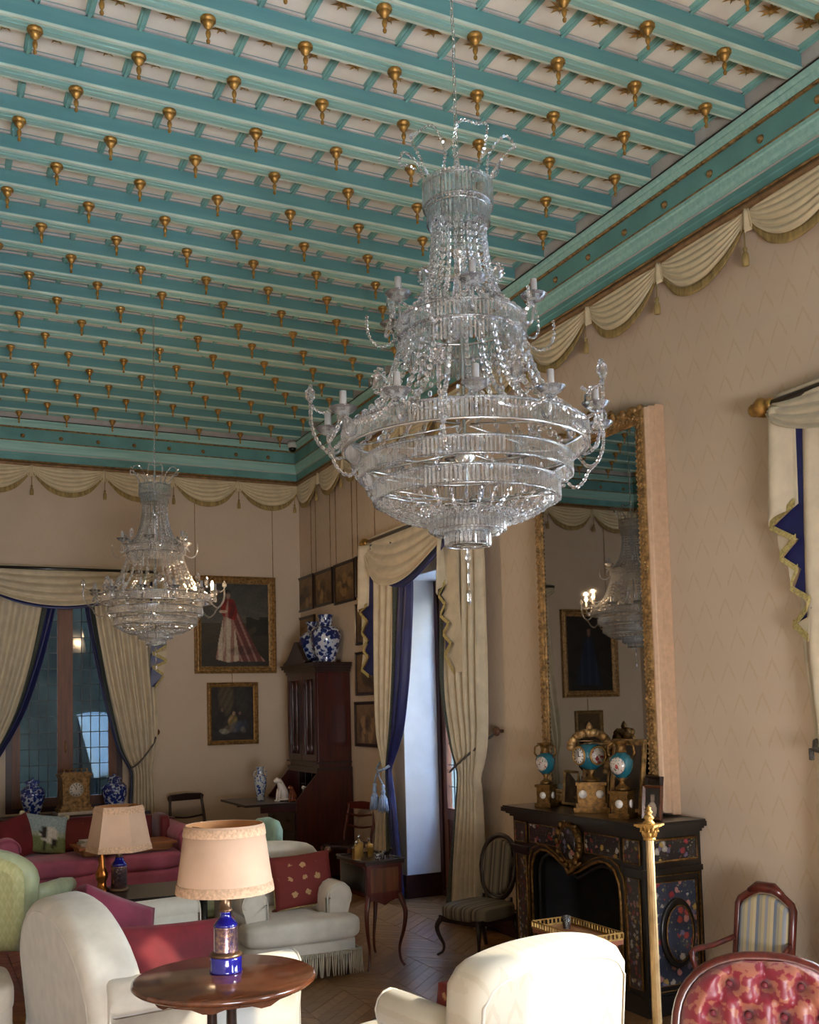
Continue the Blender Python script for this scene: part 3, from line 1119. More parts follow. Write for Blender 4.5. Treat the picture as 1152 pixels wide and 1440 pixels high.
r = thing('garden_awning', 'white sloping garden awning outside, seen through the leaded window', 'awning', (2.0, L + 2.6, -0.12))
obj('awning_cloth', MB().grid(lambda u, v: (-.1 + 1.7 * u, -.9 + 1.4 * v, 1.05 + .75 * v + .03 * sin(12 * u)), 16, 10), 'camera_white', r, solid=.01)
for x in (-.08, 1.58):
    obj('post', MB().tube([(x, -.88, 0), (x, -.88, 1.05)], .02, 8), 'iron', r)
    obj('post', MB().tube([(x, .48, 0), (x, .48, 1.78)], .02, 8), 'iron', r)

# ================================================================== CHANDELIERS
def bead_mesh(pts, r, h, name, mat='crystal'):
    """faceted drops strung along a polyline; r, h may taper"""
    mb = MB()
    mb.smooth = False
    n = len(pts)
    for i, p in enumerate(pts):
        a = Vector(pts[min(i + 1, n - 1)]) - Vector(pts[max(i - 1, 0)])
        q = Vector((0, 0, 1)).rotation_difference(a.normalized()).to_matrix() if a.length > 1e-6 else Matrix.Identity(3)
        rr = r[i] if isinstance(r, list) else r
        hh = h[i] if isinstance(h, list) else h
        mb.bead(p, rr, hh, 6, q)
    return mb.mesh(name, mat)

def curve_pts(ctrl, step):
    """Catmull-Rom through ctrl, resampled at equal steps"""
    c = [Vector(p) for p in ctrl]
    c = [c[0] * 2 - c[1]] + c + [c[-1] * 2 - c[-2]]
    dense = []
    for i in range(1, len(c) - 2):
        for k in range(24):
            t = k / 24
            a, b, d, e = c[i - 1], c[i], c[i + 1], c[i + 2]
            dense.append(0.5 * ((2 * b) + (d - a) * t + (2 * a - 5 * b + 4 * d - e) * t * t + (3 * b - a - 3 * d + e) * t ** 3))
    dense.append(c[-2])
    out = [dense[0]]
    acc = 0
    for i in range(1, len(dense)):
        seg = (dense[i] - dense[i - 1]).length
        while acc + seg >= step:
            f = (step - acc) / seg
            q = dense[i - 1].lerp(dense[i], f)
            out.append(q)
            dense[i - 1] = q
            seg = (dense[i] - q).length
            acc = 0
        acc += seg
    return out

def ring_pts(r, z, n=48):
    return [(r * cos(2 * pi * i / n), r * sin(2 * pi * i / n), z) for i in range(n)]

def prism_into(mb, w, h, d, z=0, x=0):
    """one three-sided cut prism hanging from z"""
    vs = [(x + d, -w / 2, z), (x + d, w / 2, z), (x - 0.002, 0, z), (x + d, -w / 2, z - h), (x + d, w / 2, z - h), (x - 0.002, 0, z - h), (x + d * 1.5, 0, z - h * 0.97), (x + d * 1.5, 0, z - 0.03 * h)]
    mb.add(vs, [(0, 2, 1), (3, 4, 5), (0, 3, 5, 2), (2, 5, 4, 1), (0, 7, 6, 3), (7, 1, 4, 6), (0, 1, 7), (3, 6, 4)], False)

def chandelier(loc, label, near):
    root = thing('chandelier', label, 'chandelier', loc)
    z0 = -loc[2]                       # heights below are given above the floor
    def ob(name, mb, mat, parent=root, rz=0.0, kind=None):
        o = obj(name, mb, mat, parent)
        if rz:
            o.rotation_euler = (0, 0, rz)
        if kind:
            o['kind'] = kind
        return o
    Z = lambda z: z + z0
    # chain and canopy
    ztop, zs = 4.72, 3.42
    ch = MB().tube([(0.0055 * cos(a), 0, 0.016 * sin(a)) for a in [2 * pi * k / 10 for k in range(10)]], 0.0022, 5, closed=True).mesh('chain_link', 'steel')
    n = int((ztop - 0.04 - zs) / 0.026)
    for i in range(n):
        o = obj('chain_link', ch, None, root, loc=(0.0015 * sin(i * 0.9), 0.0015 * cos(i * 0.7), Z(zs + 0.016 + i * 0.026)))
        o.rotation_euler = (0, 0, pi / 2 * (i % 2) + 0.3)
    ob('ceiling_hook', MB().lathe([(0.0, 0.0), (0.02, 0.0), (0.016, -0.02), (0.006, -0.03), (0.006, -0.06), (0, -0.06)], 10, (0, 0, Z(ztop))), 'iron')
    ob('stem', MB().lathe([(0, 3.44), (0.008, 3.43), (0.014, 3.40), (0.006, 3.37), (0.006, 3.14), (0.028, 3.135), (0.036, 3.12), (0.022, 3.10), (0.006, 3.08), (0.006, 2.90), (0.006, 2.48), (0.03, 2.47), (0.034, 2.44), (0.02, 2.42), (0.005, 2.40), (0.005, 2.20), (0.0, 2.2)], 10, (0, 0, z0)), 'steel')
    # hoops
    for nm, r, z, w in (('hoop', 0.107, 3.335, .0035), ('hoop', 0.107, 3.268, .0035), ('hoop', 0.10, 3.255, .003), ('hoop', 0.200, 2.885, .004), ('hoop', 0.200, 2.832, .004),
                        ('hoop', 0.386, 2.522, .0045), ('hoop', 0.386, 2.462, .0045), ('hoop', 0.332, 2.428, .004), ('hoop', 0.332, 2.376, .004),
                        ('hoop', 0.289, 2.354, .004), ('hoop', 0.289, 2.300, .004), ('hoop', 0.115, 2.262, .003), ('hoop', 0.115, 2.206, .003), ('hoop', 0.066, 2.200, .003), ('hoop', 0.066, 2.160, .003)):
        ob(nm, MB().tube(ring_pts(r, Z(z)), w, 6, closed=True), 'steel')
    # spokes that carry the hoops
    for r, z, k in ((0.386, 2.520, 6), (0.200, 2.885, 6), (0.332, 2.43, 6), (0.289, 2.30, 6)):
        mb = MB()
        for i in range(k):
            a = 2 * pi * i / k + 0.26
            mb.tube([(0.02 * cos(a), 0.02 * sin(a), Z(z + (0.03 if r > .3 else 0.0))), (r * cos(a), r * sin(a), Z(z))], 0.0032, 5)
        ob('spokes', mb, 'steel')
    # prism bands
    def band(r, ztop_, h, pieces, name='prism'):
        nn = int(2 * pi * r / 0.0128)
        w = 2 * pi * r / nn * 0.84
        if pieces and near:
            mb = MB()
            prism_into(mb, w, h, 0.006, 0, 0)
            me = mb.mesh('prism', 'crystal')
            for i in range(nn):
                a = 2 * pi * i / nn
                o = obj(name, me, None, root, loc=(r * cos(a), r * sin(a), Z(ztop_)))
                o.rotation_euler = (0, random.uniform(-.04, .04), a + random.uniform(-.12, .12))
            return nn
        mb = MB()
        for i in range(nn):
            a = 2 * pi * i / nn
            mb.T = Matrix.Translation((r * cos(a), r * sin(a), Z(ztop_))) @ Matrix.Rotation(a + random.uniform(-.12, .12), 4, 'Z')
            prism_into(mb, w, h, 0.006)
        ob('prism_band', mb, 'crystal', kind='stuff')
        return 0
    band(0.107, 3.345, 0.085, False)
    band(0.095, 3.265, 0.06, False)
    band(0.200, 2.89, 0.062, False)
    band(0.186, 2.83, 0.065, False)
    band(0.386, 2.525, 0.062, False)
    band(0.332, 2.432, 0.060, True)
    band(0.289, 2.358, 0.062, True)
    band(0.115, 2.266, 0.062, False)
    band(0.100, 2.240, 0.045, False)
    band(0.066, 2.204, 0.046, False)
    ob('bottom_disc', MB().lathe([(0.0, 2.158), (0.03, 2.160), (0.062, 2.166), (0.062, 2.170), (0, 2.168)], 20, (0, 0, z0)), 'crystal')
    # strands of drops: neck, skirt, inner skirt and basket
    def strands(ctrl, count, r, h, step, name, phase=0.0, mat='crystal'):
        pts = curve_pts([(a, 0, Z(b)) for a, b in ctrl], step)
        m_ = len(pts)
        rr = [r * (0.72 + 0.5 * i / m_) for i in range(m_)]
        hh = [h * (0.8 + 0.3 * i / m_) for i in range(m_)]
        me = bead_mesh(pts, rr, hh, name, mat)
        for i in range(count):
            ob(name, me, None, rz=2 * pi * (i + phase) / count + random.uniform(-.02, .02))
    strands([(0.096, 3.262), (0.086, 3.17), (0.100, 3.05), (0.135, 2.95), (0.196, 2.89)], 26, 0.0078, 0.0125, 0.0240, 'neck_strand')
    strands([(0.060, 3.26), (0.056, 3.10), (0.07, 2.98), (0.12, 2.86)], 8, 0.006, 0.011, 0.026, 'inner_strand', 0.5)
    strands([(0.197, 2.83), (0.222, 2.74), (0.275, 2.62), (0.372, 2.53)], 28, 0.0082, 0.0145, 0.029, 'skirt_strand')
    strands([(0.13, 2.83), (0.16, 2.72), (0.21, 2.60), (0.28, 2.50)], 10, 0.0065, 0.012, 0.027, 'inner_strand', 0.25)
    strands([(0.284, 2.300), (0.225, 2.262), (0.165, 2.245), (0.118, 2.262)], 36, 0.0075, 0.0125, 0.0235, 'basket_strand')
    strands([(0.325, 2.376), (0.315, 2.35), (0.30, 2.335), (0.291, 2.345)], 24, 0.005, 0.009, 0.02, 'edge_strand')
    # candle arms
    dish = MB().lathe([(0.004, -0.012), (0.014, -0.010), (0.032, 0.000), (0.041, 0.010), (0.043, 0.012), (0.036, 0.010), (0.014, 0.002), (0.0, 0.002)], 14).mesh('drip_dish', 'dish_glass')
    slv = MB().lathe([(0.0, 0.002), (0.0125, 0.002), (0.0125, 0.020), (0.0108, 0.022), (0.0108, 0.062), (0.0, 0.062)], 10).mesh('candle_sleeve', 'white_metal')
    def arm(r0, za, r1, zb, ang, lit=False):
        pts = curve_pts([(r0, 0, Z(za)), ((r0 * 2 + r1) / 3, 0, Z(za - 0.03)), ((r0 + r1 * 3) / 4, 0, Z(za - 0.03)), (r1, 0, Z(zb - 0.012))], 0.012)
        a = ob('candle_arm', MB().tube(pts, 0.0045, 6), 'crystal_fine', rz=ang)
        d = obj('drip_dish', dish, None, a, loc=(r1, 0, Z(zb)))
        s = obj('candle_sleeve', slv, None, a, loc=(r1, 0, Z(zb)))
        if lit:
            b = obj('candle_bulb', MB().lathe([(0, 0.0), (0.007, 0.004), (0.012, 0.018), (0.011, 0.03), (0.005, 0.046), (0, 0.056)], 10), 'flame', a, loc=(r1, 0, Z(zb + 0.062)))
            ld = bpy.data.lights.new('bulb_light', 'POINT')
            ld.energy = 5.0
            ld.color = (1.0, 0.68, 0.40)
            ld.shadow_soft_size = 0.012
            lo = bpy.data.objects.new('bulb_light', ld)
            lo.location = (r1, 0, Z(zb + 0.135))
            lo.parent = a
            COL.objects.link(lo)
    for i in range(12):
        arm(0.386, 2.50, 0.435, 2.535, 2 * pi * i / 12 + 0.09, lit=(not near and i in (0, 1)))
    for i in range(6):
        arm(0.200, 2.87, 0.245, 2.915, 2 * pi * i / 6 + 0.16)
    # loops of beads over the crown
    pts = curve_pts([(0.10, -0.025, Z(3.33)), (0.115, -0.05, Z(3.40)), (0.165, -0.045, Z(3.455)), (0.190, 0, Z(3.44)), (0.165, 0.045, Z(3.455)), (0.115, 0.05, Z(3.40)), (0.10, 0.025, Z(3.33))], 0.0115)
    me = bead_mesh(pts, 0.0052, 0.0056, 'crown_loop')
    for i in range(6):
        ob('crown_loop', me, None, rz=2 * pi * i / 6 + 0.35)
    # festoons between the arms, plumes and rosettes
    r_ = 0.435
    a1 = 2 * pi / 12
    pts = curve_pts([(r_, 0, Z(2.525)), (r_ * cos(a1 * .25), r_ * sin(a1 * .25), Z(2.492)), (r_ * cos(a1 * .5), r_ * sin(a1 * .5), Z(2.48)), (r_ * cos(a1 * .75), r_ * sin(a1 * .75), Z(2.492)), (r_ * cos(a1), r_ * sin(a1), Z(2.525))], 0.02)
    me = bead_mesh(pts, 0.0062, 0.010, 'festoon')
    for i in range(12):
        ob('festoon', me, None, rz=2 * pi * i / 12 + 0.09)
    r_ = 0.245
    a1 = 2 * pi / 6
    pts = curve_pts([(r_, 0, Z(2.905)), (r_ * cos(a1 * .25), r_ * sin(a1 * .25), Z(2.86)), (r_ * cos(a1 * .5), r_ * sin(a1 * .5), Z(2.845)), (r_ * cos(a1 * .75), r_ * sin(a1 * .75), Z(2.86)), (r_ * cos(a1), r_ * sin(a1), Z(2.905))], 0.018)
    me = bead_mesh(pts, 0.005, 0.008, 'festoon')
    for i in range(6):
        ob('festoon', me, None, rz=2 * pi * i / 6 + 0.16)
    plume = []
    pts = curve_pts([(0.40, 0, Z(2.475)), (0.44, 0, Z(2.44)), (0.475, 0, Z(2.455)), (0.500, 0, Z(2.51)), (0.502, 0, Z(2.575))], 0.0165)
    me = bead_mesh(pts, 0.0068, 0.0105, 'plume')
    me2 = bead_mesh(curve_pts([(0.435, 0, Z(2.57)), (0.46, 0, Z(2.555)), (0.49, 0, Z(2.565)), (0.503, 0, Z(2.585))], 0.0105), 0.0052, 0.0055, 'plume_strand')
    me3 = bead_mesh(curve_pts([(0.345, 0, Z(2.40)), (0.385, 0, Z(2.365)), (0.42, 0, Z(2.385)), (0.44, 0, Z(2.42)), (0.47, 0, Z(2.45))], 0.0175), 0.0062, 0.0105, 'plume_drop')
    ros = MB()
    ros.bead((0, 0, 0), 0.016, 0.024, 8)
    for k in range(12):
        a = 2 * pi * k / 12
        ros.bead((0, 0.019 * cos(a), 0.028 * sin(a)), 0.0045, 0.0045)
    ros = ros.mesh('rosette', 'crystal')
    for i in range(6):
        a = 2 * pi * i / 6 - 0.12
        p = ob('plume', me, None, rz=a)
        obj('plume_rosette', ros, None, p, loc=(0.503, 0, Z(2.608)))
        obj('plume_strand', me2, None, p)
        obj('plume_drop', me3, None, p)
    pts = curve_pts([(0.205, 0, Z(2.83)), (0.25, 0, Z(2.80)), (0.285, 0, Z(2.81)), (0.305, 0, Z(2.85)), (0.305, 0, Z(2.90))], 0.013)
    me = bead_mesh(pts, 0.0055, 0.0068, 'upper_plume')
    for i in range(6):
        p = ob('upper_plume', me, None, rz=2 * pi * i / 6 - 0.32)
    for i in range(6):
        a = 2 * pi * i / 6 + 0.55
        o = obj('rosette', ros, None, root, loc=(0.225 * cos(a), 0.225 * sin(a), Z(2.96)))
        o.rotation_euler = (0, 0, a)
        a = 2 * pi * i / 6 + 0.40
        o = obj('rosette', ros, None, root, loc=(0.40 * cos(a), 0.40 * sin(a), Z(2.60)))
        o.rotation_euler = (0, 0, a)
        o.scale = (1.3, 1.3, 1.3)
    # long bottom drop
    mb = MB()
    mb.smooth = False
    for z, r, h in ((2.140, .006, .010), (2.122, .010, .012), (2.095, .0035, .018), (2.055, .0045, .03), (1.995, .0075, .026)):
        mb.bead((0, 0, Z(z)), r, h)
    mb.tube([(0, 0, Z(2.165)), (0, 0, Z(2.0))], 0.001, 4)
    ob('bottom_drop', mb, 'crystal')
    return root
chandelier((1.57, 2.78, 4.646), 'large crystal chandelier hanging in front, nearest the viewer, with unlit candle sleeves', True)
chandelier((1.575, 7.45, 4.646), 'crystal chandelier hanging farther back, in front of the leaded window, with lit candle bulbs', False)

# ================================================================== SWAGS UNDER THE CORNICE
def swag_shape(width, drop, nf, thick, fringe, seed, droop=0.0):
    """cloth swag hung from two points; local x across, -y into the room, z down from 0. returns (cloth, fringe)"""
    rnd = random.Random(seed)
    ph = rnd.uniform(0, 0.5)
    def sag(u):
        return (1 - abs(2 * u - 1) ** 2.15)
    def P(u, v, push=0.0):
        # v = 0 top edge .. 1 hem.  folds gather to the two ends
        e = sag(u)
        endw = min(u, 1 - u)
        z = -drop * (v ** 1.12) * e - 0.055 * v * (1 - e)
        g = min(1, endw / 0.07)
        w = width * u
        w += (0.5 - u) * 0.05 * (1 - v) * (1 - g)
        amp = thick * (0.22 + 0.78 * min(1, endw / 0.28)) * (0.25 + 0.75 * v)
        s = abs(sin(pi * (nf * v + ph + 0.5 * (u - 0.5) * droop))) ** 0.75
        y = -(0.014 + amp * s + 0.022 * v * e + push)
        z -= amp * 0.25 * s
        return (w, y, z)
    cl = MB().grid(lambda u, v: P(u, v), 30, nf * 7)
    def F(u, v):
        a = P(u, 1.0)
        return (a[0], a[1] + 0.006 - 0.003 * v, a[2] - fringe * v * (0.35 + 0.65 * min(1, min(u, 1 - u) / 0.2)) + 0.004)
    fr = MB().grid(F, 44, 3)
    return cl, fr

def tassel(mb, x, y, z, s=1.0, cord=0.05):
    mb.tube([(x, y, z + cord), (x, y, z)], 0.004 * s, 6)
    mb.lathe([(0.0, 0.0), (0.008, -0.002), (0.013, -0.010), (0.010, -0.020), (0.006, -0.026), (0.011, -0.030), (0.016, -0.042), (0.019, -0.072), (0.018, -0.098), (0.0, -0.100)] if s == 1.0 else
             [(0.0, 0.0)] + [(r * s, h * s) for r, h in ((0.008, -0.002), (0.013, -0.010), (0.010, -0.020), (0.006, -0.026), (0.011, -0.030), (0.016, -0.042), (0.021, -0.072), (0.022, -0.11))] + [(0, -0.111 * s)], 10, (x, y, z))

def make_swags():
    def one(wd_, loc, rz, label, group):
        r = thing('swag', label, 'swag', loc, rz, group)
        cl, fr = swag_shape(wd_, 0.262, 6, 0.033, 0.055, seed=int(abs(loc[0] * 37 + loc[1] * 91)), droop=0.6)
        obj('swag_cloth', cl, 'swag', r)
        obj('hem_fringe', fr, 'swag_fringe', r, solid=0.006)
        # gathered tail over the joint with the next swag
        t = MB()
        def TF(u, v):
            a = (u - 0.5)
            hw = 0.018 + 0.020 * v
            return (a * 2 * hw, -0.030 - 0.016 * cos(3 * pi * a) * (0.5 + v * 0.5), -0.01 - 0.13 * v + 0.05 * abs(a) * v)
        t.grid(TF, 10, 6)
        obj('gathered_tail', t, 'swag', r, solid=0.006)
        s = MB()
        tassel(s, 0.0, -0.045, -0.215, 1.0, 0.09)
        obj('tassel', s, 'swag_fringe', r)
        return r
    n = 10
    pitch = (L - 3.79) / n
    ords = ['in the back corner', 'second from back corner', 'third from back corner', 'fourth from back corner', 'fifth from back corner', 'sixth from back corner', 'seventh from back corner', 'eighth from back corner', 'ninth from back corner', 'tenth from back corner', 'at the right picture edge', 'first beyond the right picture edge', 'second beyond the right picture edge']
    for k in range(13):
        y = L - pitch * (k + 1)          # near end; local x runs towards +Y after a quarter turn
        one(pitch, (W - 0.006, y + pitch, 4.196), -pi / 2, 'cream swag with khaki fringe on the right wall, ' + ords[k], 'swags along the right wall')
    n = 7
    pitch = (W - XL) / n
    lab = ['rightmost, in the corner', 'second from right', 'third from right', 'fourth from right', 'fifth from right', 'at left picture edge', 'reflected in the mirror']
    for k in range(n):
        x = W - pitch * (k + 1)
        one(pitch, (x, L - 0.006, 4.196), 0, 'cream swag with khaki fringe on the back wall, ' + lab[k], 'swags along the back wall')
make_swags()

# ================================================================== WINDOW CURTAINS
def lerp_rows(rows, z):
    if z >= rows[0][0]:
        return rows[0][1:]
    for a, b in zip(rows, rows[1:]):
        if a[0] >= z >= b[0]:
            t = (a[0] - z) / (a[0] - b[0])
            t = t * t * (3 - 2 * t) if False else t
            return [p + (q - p) * t for p, q in zip(a[1:], b[1:])]
    return rows[-1][1:]

def drape_part(mapf, rows, u0, u1, nfold, amp, seed, lift=0.0, nz=60, nu=None):
    """rows: (z, s_outer, s_inner, depth).  u runs outer->inner"""
    rnd = random.Random(seed)
    ph = [rnd.uniform(0, 6.28) for _ in range(4)]
    zt, zb = rows[0][0], rows[-1][0]
    nu = nu or max(10, int((u1 - u0) * nfold * 10))
    def fn(a, v):
        u = u0 + (u1 - u0) * a
        z = zt + (zb - zt) * v
        so, si, d = lerp_rows(rows, z)
        w = abs(si - so)
        k = min(1.0, w / 0.45)
        warp = u + 0.02 * sin(7 * u + ph[0]) + 0.012 * sin(z * 2.1 + ph[3])
        off = amp * (0.45 + 0.55 * k) * (sin(2 * pi * nfold * warp + ph[1] + 0.35 * sin(z * 1.3)) + 0.35 * sin(4 * pi * nfold * warp * 0.5 + ph[2] + z * 0.7))
        return mapf(so + (si - so) * u, d + off + lift, z)
    return MB().grid(fn, nu, nz)

def smooth_rows(rows, n=8):
    """Catmull-Rom the rows so that the edges run in easy curves"""
    out = []
    R_ = [rows[0]] + list(rows) + [rows[-1]]
    for i in range(1, len(R_) - 2):
        for k in range(n):
            t = k / n
            out.append(tuple(0.5 * ((2 * b) + (c - a) * t + (2 * a - 5 * b + 4 * c - d) * t * t + (3 * b - a - 3 * c + d) * t ** 3) for a, b, c, d in zip(R_[i - 1], R_[i], R_[i + 1], R_[i + 2])))
    out.append(tuple(rows[-1]))
    return out

def drape(name, label, mapf, rows, nfold, amp, seed, border, base, group):
    r = thing(name, label, 'curtain', base, 0, group)
    rows = smooth_rows(rows)
    mp = lambda s, d, z: tuple(a - b for a, b in zip(mapf(s, d, z), base))
    b0, b1, b2 = border            # cream up to b0, braid to b1, blue to b2 (=1)
    obj('cream_panel', drape_part(mp, rows, 0, b0, nfold, amp, seed), 'drape', r, solid=0.004)
    if b1 > b0:
        obj('braid', drape_part(mp, rows, b0 - 0.01, b1, nfold, amp, seed, 0.004), 'braid', r, solid=0.006)
    obj('blue_border', drape_part(mp, rows, b1, b2, nfold, amp, seed), 'drape_blue', r, solid=0.004)
    return r

rw = lambda s, d, z: (W - d, s, z)      # right wall: s = Y, d = distance from the wall
bw = lambda s, d, z: (s, L - d, z)      # back wall: s = X
G = 'curtains of the far right-hand window'
drape('curtain', 'cream curtain with wide blue edge and silver tassels, left side of far right-hand window', rw,
      [(3.12, 8.47, 7.70, .12), (2.75, 8.44, 7.66, .12), (2.2, 8.42, 7.72, .13), (1.86, 8.40, 7.77, .14), (1.45, 8.37, 7.90, .14), (1.22, 8.29, 8.06, .14), (1.12, 8.26, 8.12, .14), (1.0, 8.29, 8.09, .14), (0.7, 8.40, 8.02, .14), (0.03, 8.62, 7.90, .14)],
      6, 0.026, 3, (0.64, 0.72, 1.0), (W - 0.14, 8.3, 0), G)
drape('curtain', 'cream curtain pulled back by dark rope, right side of far right-hand window', rw,
      [(3.12, 6.46, 7.12, .12), (2.6, 6.45, 7.13, .12), (1.86, 6.46, 7.13, .13), (1.42, 6.47, 6.99, .14), (1.2, 6.54, 6.88, .14), (1.13, 6.58, 6.86, .14), (1.0, 6.56, 6.88, .14), (0.6, 6.56, 6.97, .14), (0.03, 6.58, 7.12, .14)],
      6, 0.030, 5, (0.90, 0.93, 1.0), (W - 0.14, 6.7, 0), G)
G = 'curtains of the leaded back window'
drape('curtain', 'cream curtain with blue edge, left side of leaded back window', bw,
      [(3.06, 0.40, 1.30, .12), (2.73, 0.40, 1.25, .12), (2.2, 0.38, 1.13, .13), (1.7, 0.34, 0.965, .14), (1.3, 0.31, 0.75, .14), (1.12, 0.33, 0.62, .14), (1.0, 0.36, 0.60, .14), (0.6, 0.34, 0.66, .14), (0.03, 0.3, 0.72, .14)],
      7, 0.032, 8, (0.86, 0.90, 1.0), (0.4, L - 0.14, 0), G)
drape('curtain', 'cream curtain with blue edge and rope tie, right side of leaded back window', bw,
      [(3.06, 2.22, 1.52, .12), (2.73, 2.22, 1.53, .12), (2.09, 2.24, 1.645, .13), (1.6, 2.25, 1.76, .14), (1.31, 2.24, 1.845, .14), (1.11, 2.20, 1.955, .14), (1.0, 2.20, 1.97, .14), (0.6, 2.22, 1.95, .14), (0.03, 2.24, 1.94, .14)],
      7, 0.030, 9, (0.87, 0.91, 1.0), (2.2, L - 0.14, 0), G)
drape('curtain', 'cream curtain at right picture edge beside near window', rw,
      [(3.06, 3.50, 2.75, .10), (2.5, 3.50, 2.8, .11), (1.9, 3.49, 2.9, .12), (1.5, 3.45, 3.05, .12), (1.38, 3.44, 3.2, .12), (1.2, 3.46, 3.15, .12), (0.6, 3.48, 3.05, .12), (0.03, 3.50, 3.0, .12)],
      6, 0.022, 11, (0.86, 0.90, 1.0), (W - 0.12, 3.3, 0), 'curtains of the near right-hand window')

def valance(label, mapf, s0, s1, zt, drop, base, mirror=False, lining=(0, 1, .055), skew=1.0, depth=0.17):
    r = thing('valance_swag', label, 'valance', base)
    def P(u, v, push=0.0, blue=0.0):
        uu = u ** skew
        e = 1 - abs(2 * uu - 1) ** 2.0
        endw = min(u, 1 - u)
        z = zt + 0.045 - drop * (v ** 1.1) * e - 0.10 * v * (1 - e) - blue
        s = s0 + (s1 - s0) * u
        amp = 0.060 * (0.3 + 0.7 * min(1, endw / 0.25)) * (0.3 + 0.7 * v)
        f = abs(sin(pi * (5 * v + 0.4 + 0.3 * u))) ** 0.8
        d = depth + amp * f + 0.05 * v * e + push - 0.06 * (1 - v)
        q = mapf(s, d, z - amp * 0.3 * f)
        return tuple(a - b for a, b in zip(q, base))
    obj('swag_cloth', MB().grid(lambda u, v: P(u, v), 40, 36), 'drape', r, solid=0.004)
    if lining:
        obj('blue_lining', MB().grid(lambda u, v: P(lining[0] + (lining[1] - lining[0]) * u, 0.90 + 0.1 * v, -0.014, lining[2] * v * min(1, u * 4)), 40, 4), 'drape_blue', r, solid=0.004)
    return r

def pole(label, mapf, s0, s1, z, base, fin0=True, fin1=True, d=0.13):
    r = thing('curtain_pole', label, 'pole', base)
    mp = lambda s, dd, zz: tuple(a - b for a, b in zip(mapf(s, dd, zz), base))
    obj('rod', MB().tube([mp(s0, d, z), mp(s1, d, z)], 0.021, 10), 'ebony', r)
    sgn = 1 if s1 > s0 else -1
    for on, s, g in ((fin0, s0, -sgn), (fin1, s1, sgn)):
        if on:
            pts, rr = [], []
            for t, q in ((0, .026), (.012, .034), (.02, .034), (.03, .022), (.045, .040), (.07, .052), (.095, .044), (.108, .026), (.12, .034), (.138, .03), (.15, .012), (.155, .002)):
                pts.append(mp(s + g * t, d, z))
                rr.append(q)
            obj('finial', MB().tube(pts, rr, 14), 'gold', r)
    br = MB()
    for s in (s0 + sgn * 0.06, s1 - sgn * 0.06):
        br.tube([mp(s, 0.0, z), mp(s, d, z)], 0.010, 6)
    obj('bracket', br, 'iron', r)
    return r

pole('dark curtain pole with gilt finial over the far right-hand window', rw, 8.52, 6.5, 3.19, (W - 0.13, 7.5, 3.19))
valance('draped cream swag with blue lining over the far right-hand window', rw, 8.50, 6.62, 3.19, 0.52, (W - 0.15, 7.5, 3.19), skew=0.8, lining=(0.38, 1, .065))
pole('dark curtain pole over the leaded back window', bw, 0.32, 2.26, 3.13, (1.3, L - 0.13, 3.13), fin0=False, fin1=False)
valance('draped cream swag with dark blue lining over the leaded back window', bw, 0.34, 2.24, 3.12, 0.40, (1.3, L - 0.15, 3.1), lining=(0.05, .95, .03))
pole('dark curtain pole with gilt finial at right picture edge', rw, 3.57, 1.2, 3.085, (W - 0.14, 2.4, 3.085), d=0.14)
valance('draped cream swag over a dark pole at right picture edge', rw, 3.57, 1.25, 3.085, 0.30, (W - 0.15, 2.4, 3.085), skew=0.7, depth=0.18, lining=None)

